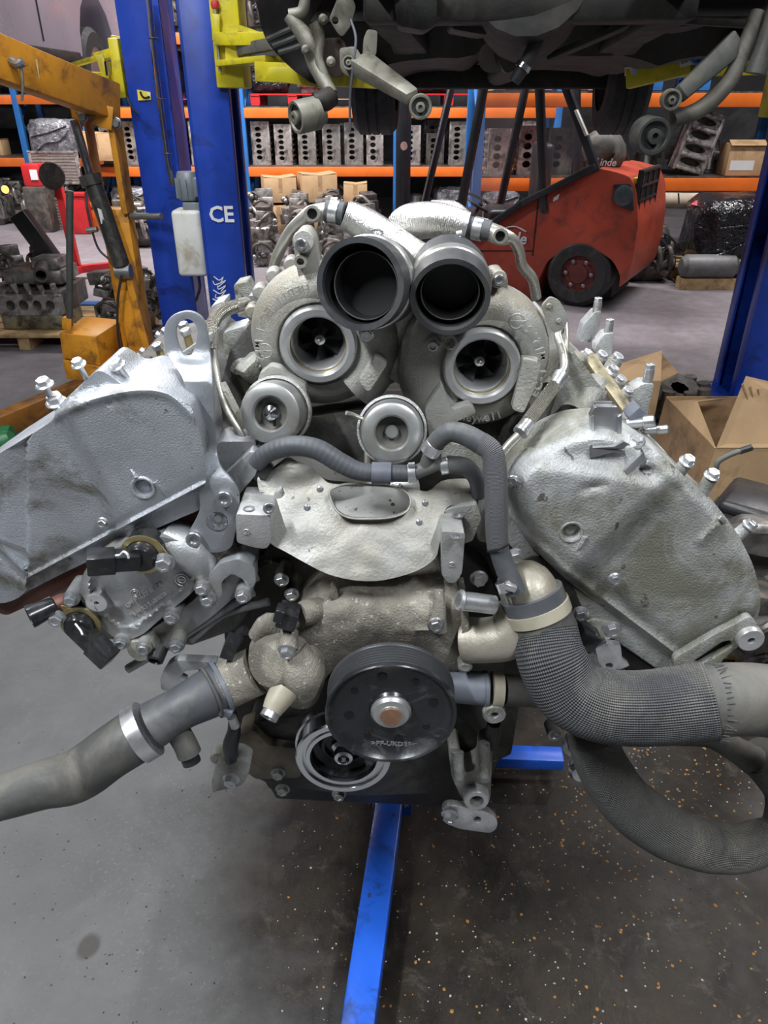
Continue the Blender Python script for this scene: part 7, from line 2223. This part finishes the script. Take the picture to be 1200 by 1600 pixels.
# ================================================================== RIGHT FOREGROUND: cardboard, scrap, leads
def sheet(name, pts, m, parent, th=.004):
    n_ = (pts[1] - pts[0]).cross(pts[2] - pts[0]).normalized() * th
    return part(name, G().prism(pts, n_), m, parent)
cbx = thing('cardboard_box', FL(1150, 800), 'large open cardboard box with raised flaps beside the engine and the right lift post', 'box')
Yb = 2.55
q0, q1 = P(1075, 800, Yb), P(1300, 830, Yb)
q0.z = q1.z = 0
zt2 = P(1130, 700, Yb).z
part('box_panel', G().prism([q0, q1, Vector((q1.x, q1.y, zt2)), Vector((q0.x + .05, q0.y, zt2))], (0, .006, 0)), M_card, cbx)
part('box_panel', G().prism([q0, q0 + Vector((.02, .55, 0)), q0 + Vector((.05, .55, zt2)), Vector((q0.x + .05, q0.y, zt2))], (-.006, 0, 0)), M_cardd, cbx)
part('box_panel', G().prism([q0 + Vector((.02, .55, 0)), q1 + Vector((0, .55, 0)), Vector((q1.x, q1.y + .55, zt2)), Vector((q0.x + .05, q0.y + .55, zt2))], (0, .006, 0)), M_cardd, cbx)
sheet('box_flap', [Vector((q0.x + .05, q0.y, zt2)), Vector((q1.x, q1.y, zt2)), P(1300, 620, Yb + .12), P(1165, 588, Yb + .1)], M_card, cbx)
sheet('box_flap', [Vector((q0.x + .05, q0.y, zt2)), P(1090, 628, Yb + .25), P(1135, 622, Yb + .5), Vector((q0.x + .05, q0.y + .5, zt2))], M_card, cbx)
crk = G()
for k in range(3):
    crk.tube([P(1160 + k * 12, 600 + k * 4, Yb + .08), P(1168 + k * 10, 625 + k * 6, Yb + .07)], .004, 5)
part('water_stain', crk, M_cardd, cbx)
# small torn box on the floor
tb = thing('cardboard_box', FL(965, 640), 'small torn cardboard box behind the right cylinder bank', 'box')
Yt_ = 3.55
p_ = [P(925, 600, Yt_), P(1010, 640, Yt_)]
xL, xR_ = P(935, 650, Yt_).x, P(1022, 650, Yt_).x
zh = P(980, 596, Yt_).z
part('box_panel', G().box(((xL + xR_) / 2, Yt_, zh / 2), (xR_ - xL, .006, zh)).box((xR_, Yt_ + .15, zh / 2), (.006, .3, zh)).box((xL, Yt_ + .15, zh / 2), (.006, .3, zh)).box(((xL + xR_) / 2, Yt_ + .3, zh / 2), (xR_ - xL, .006, zh)), M_card, tb)
sheet('box_flap', [Vector((xL, Yt_, zh)), Vector((xR_, Yt_, zh)), P(1034, 548, Yt_ + .25), P(950, 575, Yt_ + .2)], M_card, tb)
sheet('box_flap', [Vector((xR_, Yt_, zh)), Vector((xR_, Yt_ + .3, zh)), Vector((xR_ + .1, Yt_ + .35, zh + .05)), Vector((xR_ + .1, Yt_ + .05, zh + .03))], M_cardd, tb)
# brake clutch on the floor plate
sc_ = thing('clutch_housing', P(1055, 610, 3.9), 'dark scalloped clutch housing lying by the blue lift base', 'engine part')
q = FL(1055, 640, .06)
part('housing_body', G().lathe([(.05, .12), (.12, .13), (.17, .10), (.19, .04), (.19, 0), (0, 0)], (q.x, 3.88, .06), (.15, -.35, 1), 28, rfun=lambda t: 1 + .06 * sin(t * 9)), M_dark, sc_)
for k in range(9):
    aa = 2 * pi * k / 9
    part('scallop', G().tube([(q.x + cos(aa) * .17, 3.88 + sin(aa) * .17, .08), (q.x + cos(aa) * .16, 3.88 + sin(aa) * .16, .19)], .035, 10), M_part2, sc_)
# leads
tag(part('red_lead', G().tube([FL(1050, 725, .01), FL(1062, 705, .02), FL(1082, 686, .03)], .009, 10, 4), M_redp), 'red plastic rod lying on the wet floor behind the right cylinder bank', 'rod')
tag(part('black_lead', G().tube([FL(1000, 706, .012), FL(1045, 694, .012), FL(1070, 684, .03), FL(1092, 672, .03)], .012, 10, 4), M_plas), 'short black hose lying on the wet floor beside the red rod', 'hose')
sb = thing('cardboard_scrap', FL(1040, 740), 'small brown cardboard scrap on the floor beside the red rod', 'cardboard')
part('scrap_sheet', G().relief([(1015, 700), (1038, 700), (1062, 722), (1040, 740), (1020, 730)], lambda x, y: FL(x, y, .006), (0, 0, -.005)), M_card, sb)
part('scrap_fold', G().relief([(1038, 700), (1062, 722), (1066, 716), (1044, 694)], lambda x, y: FL(x, y, .02), (0, 0, -.005)), M_cardd, sb)
mt = thing('rubber_mat', FL(1070, 745), 'black rubber scrap on the floor beside the red rod', 'mat')
part('mat_sheet', G().relief(rnd([(1020, 742), (1055, 712), (1082, 722), (1090, 760), (1050, 775)], 5), lambda x, y: FL(x, y, .008), (0, 0, -.007)), M_plas, mt)
# coil of wires and parts under the open box
wv = thing('wiring_loom', FL(1170, 830), 'bundle of black wires lying in front of the open cardboard box', 'wires')
for k in range(6):
    dy = k * 9
    part('wire', G().tube([P(1120, 792 + dy * .5, 2.2), P(1150, 785 + dy * .6, 2.15), P(1190, 780 + dy * .8, 2.1), P(1260, 790 + dy, 2.05)], .011, 8, 5), M_hosed if k % 2 else M_plas, wv)
part('wire_plug', G().box(P(1165, 790, 2.08), (.05, .03, .03)).box(P(1135, 800, 2.1), (.04, .03, .04)), M_plas, wv, bevel=.004)
scp = thing('alloy_casting', FL(1190, 860), 'grey alloy casting lying behind the lower right lug of the engine', 'engine part')
part('casting_body', G().relief(rnd([(1155, 842), (1180, 830), (1230, 832), (1240, 875), (1190, 870), (1160, 862)], 8), P2(1.75), (0, .1, .0)), M_part1, scp, bevel=.01)
part('casting_tube', G().tube(pts3([(1150, 835, 1.72), (1175, 826, 1.72), (1230, 830, 1.72)]), .016, 12, 4), M_part3, scp)
for k, (x, y, Y, kd, s_) in enumerate(((1210, 900, 1.75, 'l3', 1.0), (1195, 960, 1.55, 'l3', .8), (1230, 1000, 1.6, 'l1', .9), (1180, 890, 2.0, 'e3', .9))):
    pz_ = P(x, y, Y)
    K[kd].put((pz_.x + .02, Y + .1, 0 if k == 3 else max(0, pz_.z - .2)), .3 * k, s_, 'heaped behind the engine lug', 'scrap behind the lower right lug')
cb2 = thing('cardboard_box', FL(1200, 1050), 'flat cardboard carton on the floor under a grey disc beside the engine', 'box')
q = FL(1195, 1045)
part('box_body', G().box((q.x + .1, q.y + .12, .03), (.36, .3, .06)), M_card, cb2, bevel=.004)
part('box_flap', G().box((q.x - .1, q.y + .1, .062), (.1, .26, .005), Matrix.Rotation(.1, 3, 'Y')), M_card, cb2)
dc = thing('steel_disc', (q.x + .02, q.y + .08, .062), 'grey steel ring lying on the flat cardboard carton', 'disc')
part('disc_ring', G().lathe([(.026, 0), (.075, 0), (.075, .01), (.026, .01), (.026, 0)], (q.x + .02, q.y + .08, .062), UP, 28), M_steel, dc)
gk = thing('jack_part', FL(0, 715), 'green painted steel jack on the floor behind the left cylinder head', 'engine part')
part('jack_body', G().tube([P(-20, 700, 3.3), P(6, 688, 3.3), P(18, 682, 3.3)], [.07, .06, .03], 14, 3).tube([P(-20, 676, 3.35), P(18, 674, 3.35)], .03, 10), M_green, gk)
zf_ = P(0, 700, 3.3)
part('jack_foot', G().box((zf_.x, 3.35, .03), (.3, .2, .06)), M_green, gk, bevel=.01)

# ================================================================== FLOOR GRIT (uncountable)
def grit(name, n, region, m, label, seed, r0, r1, cluster):
    rr = random.Random(seed)
    g = G()
    for i in range(n):
        if rr.random() < cluster:
            px_, py_ = rr.gauss(1010, 90), rr.gauss(1230, 110)
        else:
            px_, py_ = rr.uniform(region[0], region[2]), rr.uniform(region[1], region[3])
        if py_ < 640:
            continue
        p = FL(px_, py_)
        if rr.random() < .35:
            p += Vector((rr.gauss(0, .05), rr.gauss(0, .05), 0))
        r = rr.uniform(r0, r1)
        a = rr.uniform(0, 6.28)
        v = []
        for k in range(5):
            t = a + 2 * pi * k / 5
            q = rr.uniform(.6, 1.2)
            v.append((p.x + cos(t) * r * q, p.y + sin(t) * r * q, .0005))
        v.append((p.x + rr.uniform(-.3, .3) * r, p.y, r * rr.uniform(.4, .8)))
        g.add(v, [(k, (k + 1) % 5, 5) for k in range(5)])
    o = part(name, g, m, smooth=False)
    tag(o, label, 'grit', None, 'stuff')
    return o
grit('orange_grit', 520, (500, 1200, 1200, 1600), mat('orange_grit', (.4, .19, .045), .6, 0, .4, 60, None), 'orange brown grit scattered over the oily floor', 1, .001, .0045, .72)
grit('pale_grit', 420, (430, 1150, 1200, 1600), mat('pale_grit', (.45, .42, .36), .6, 0, .3, 60, None), 'pale stone grit scattered over the oily floor', 2, .0008, .0032, .45)
grit('dark_grit', 700, (0, 1150, 1200, 1600), mat('dark_grit', (.04, .035, .03), .6, 0, .3, 60, None), 'dark grit and swarf scattered over the concrete', 3, .0008, .003, .2)
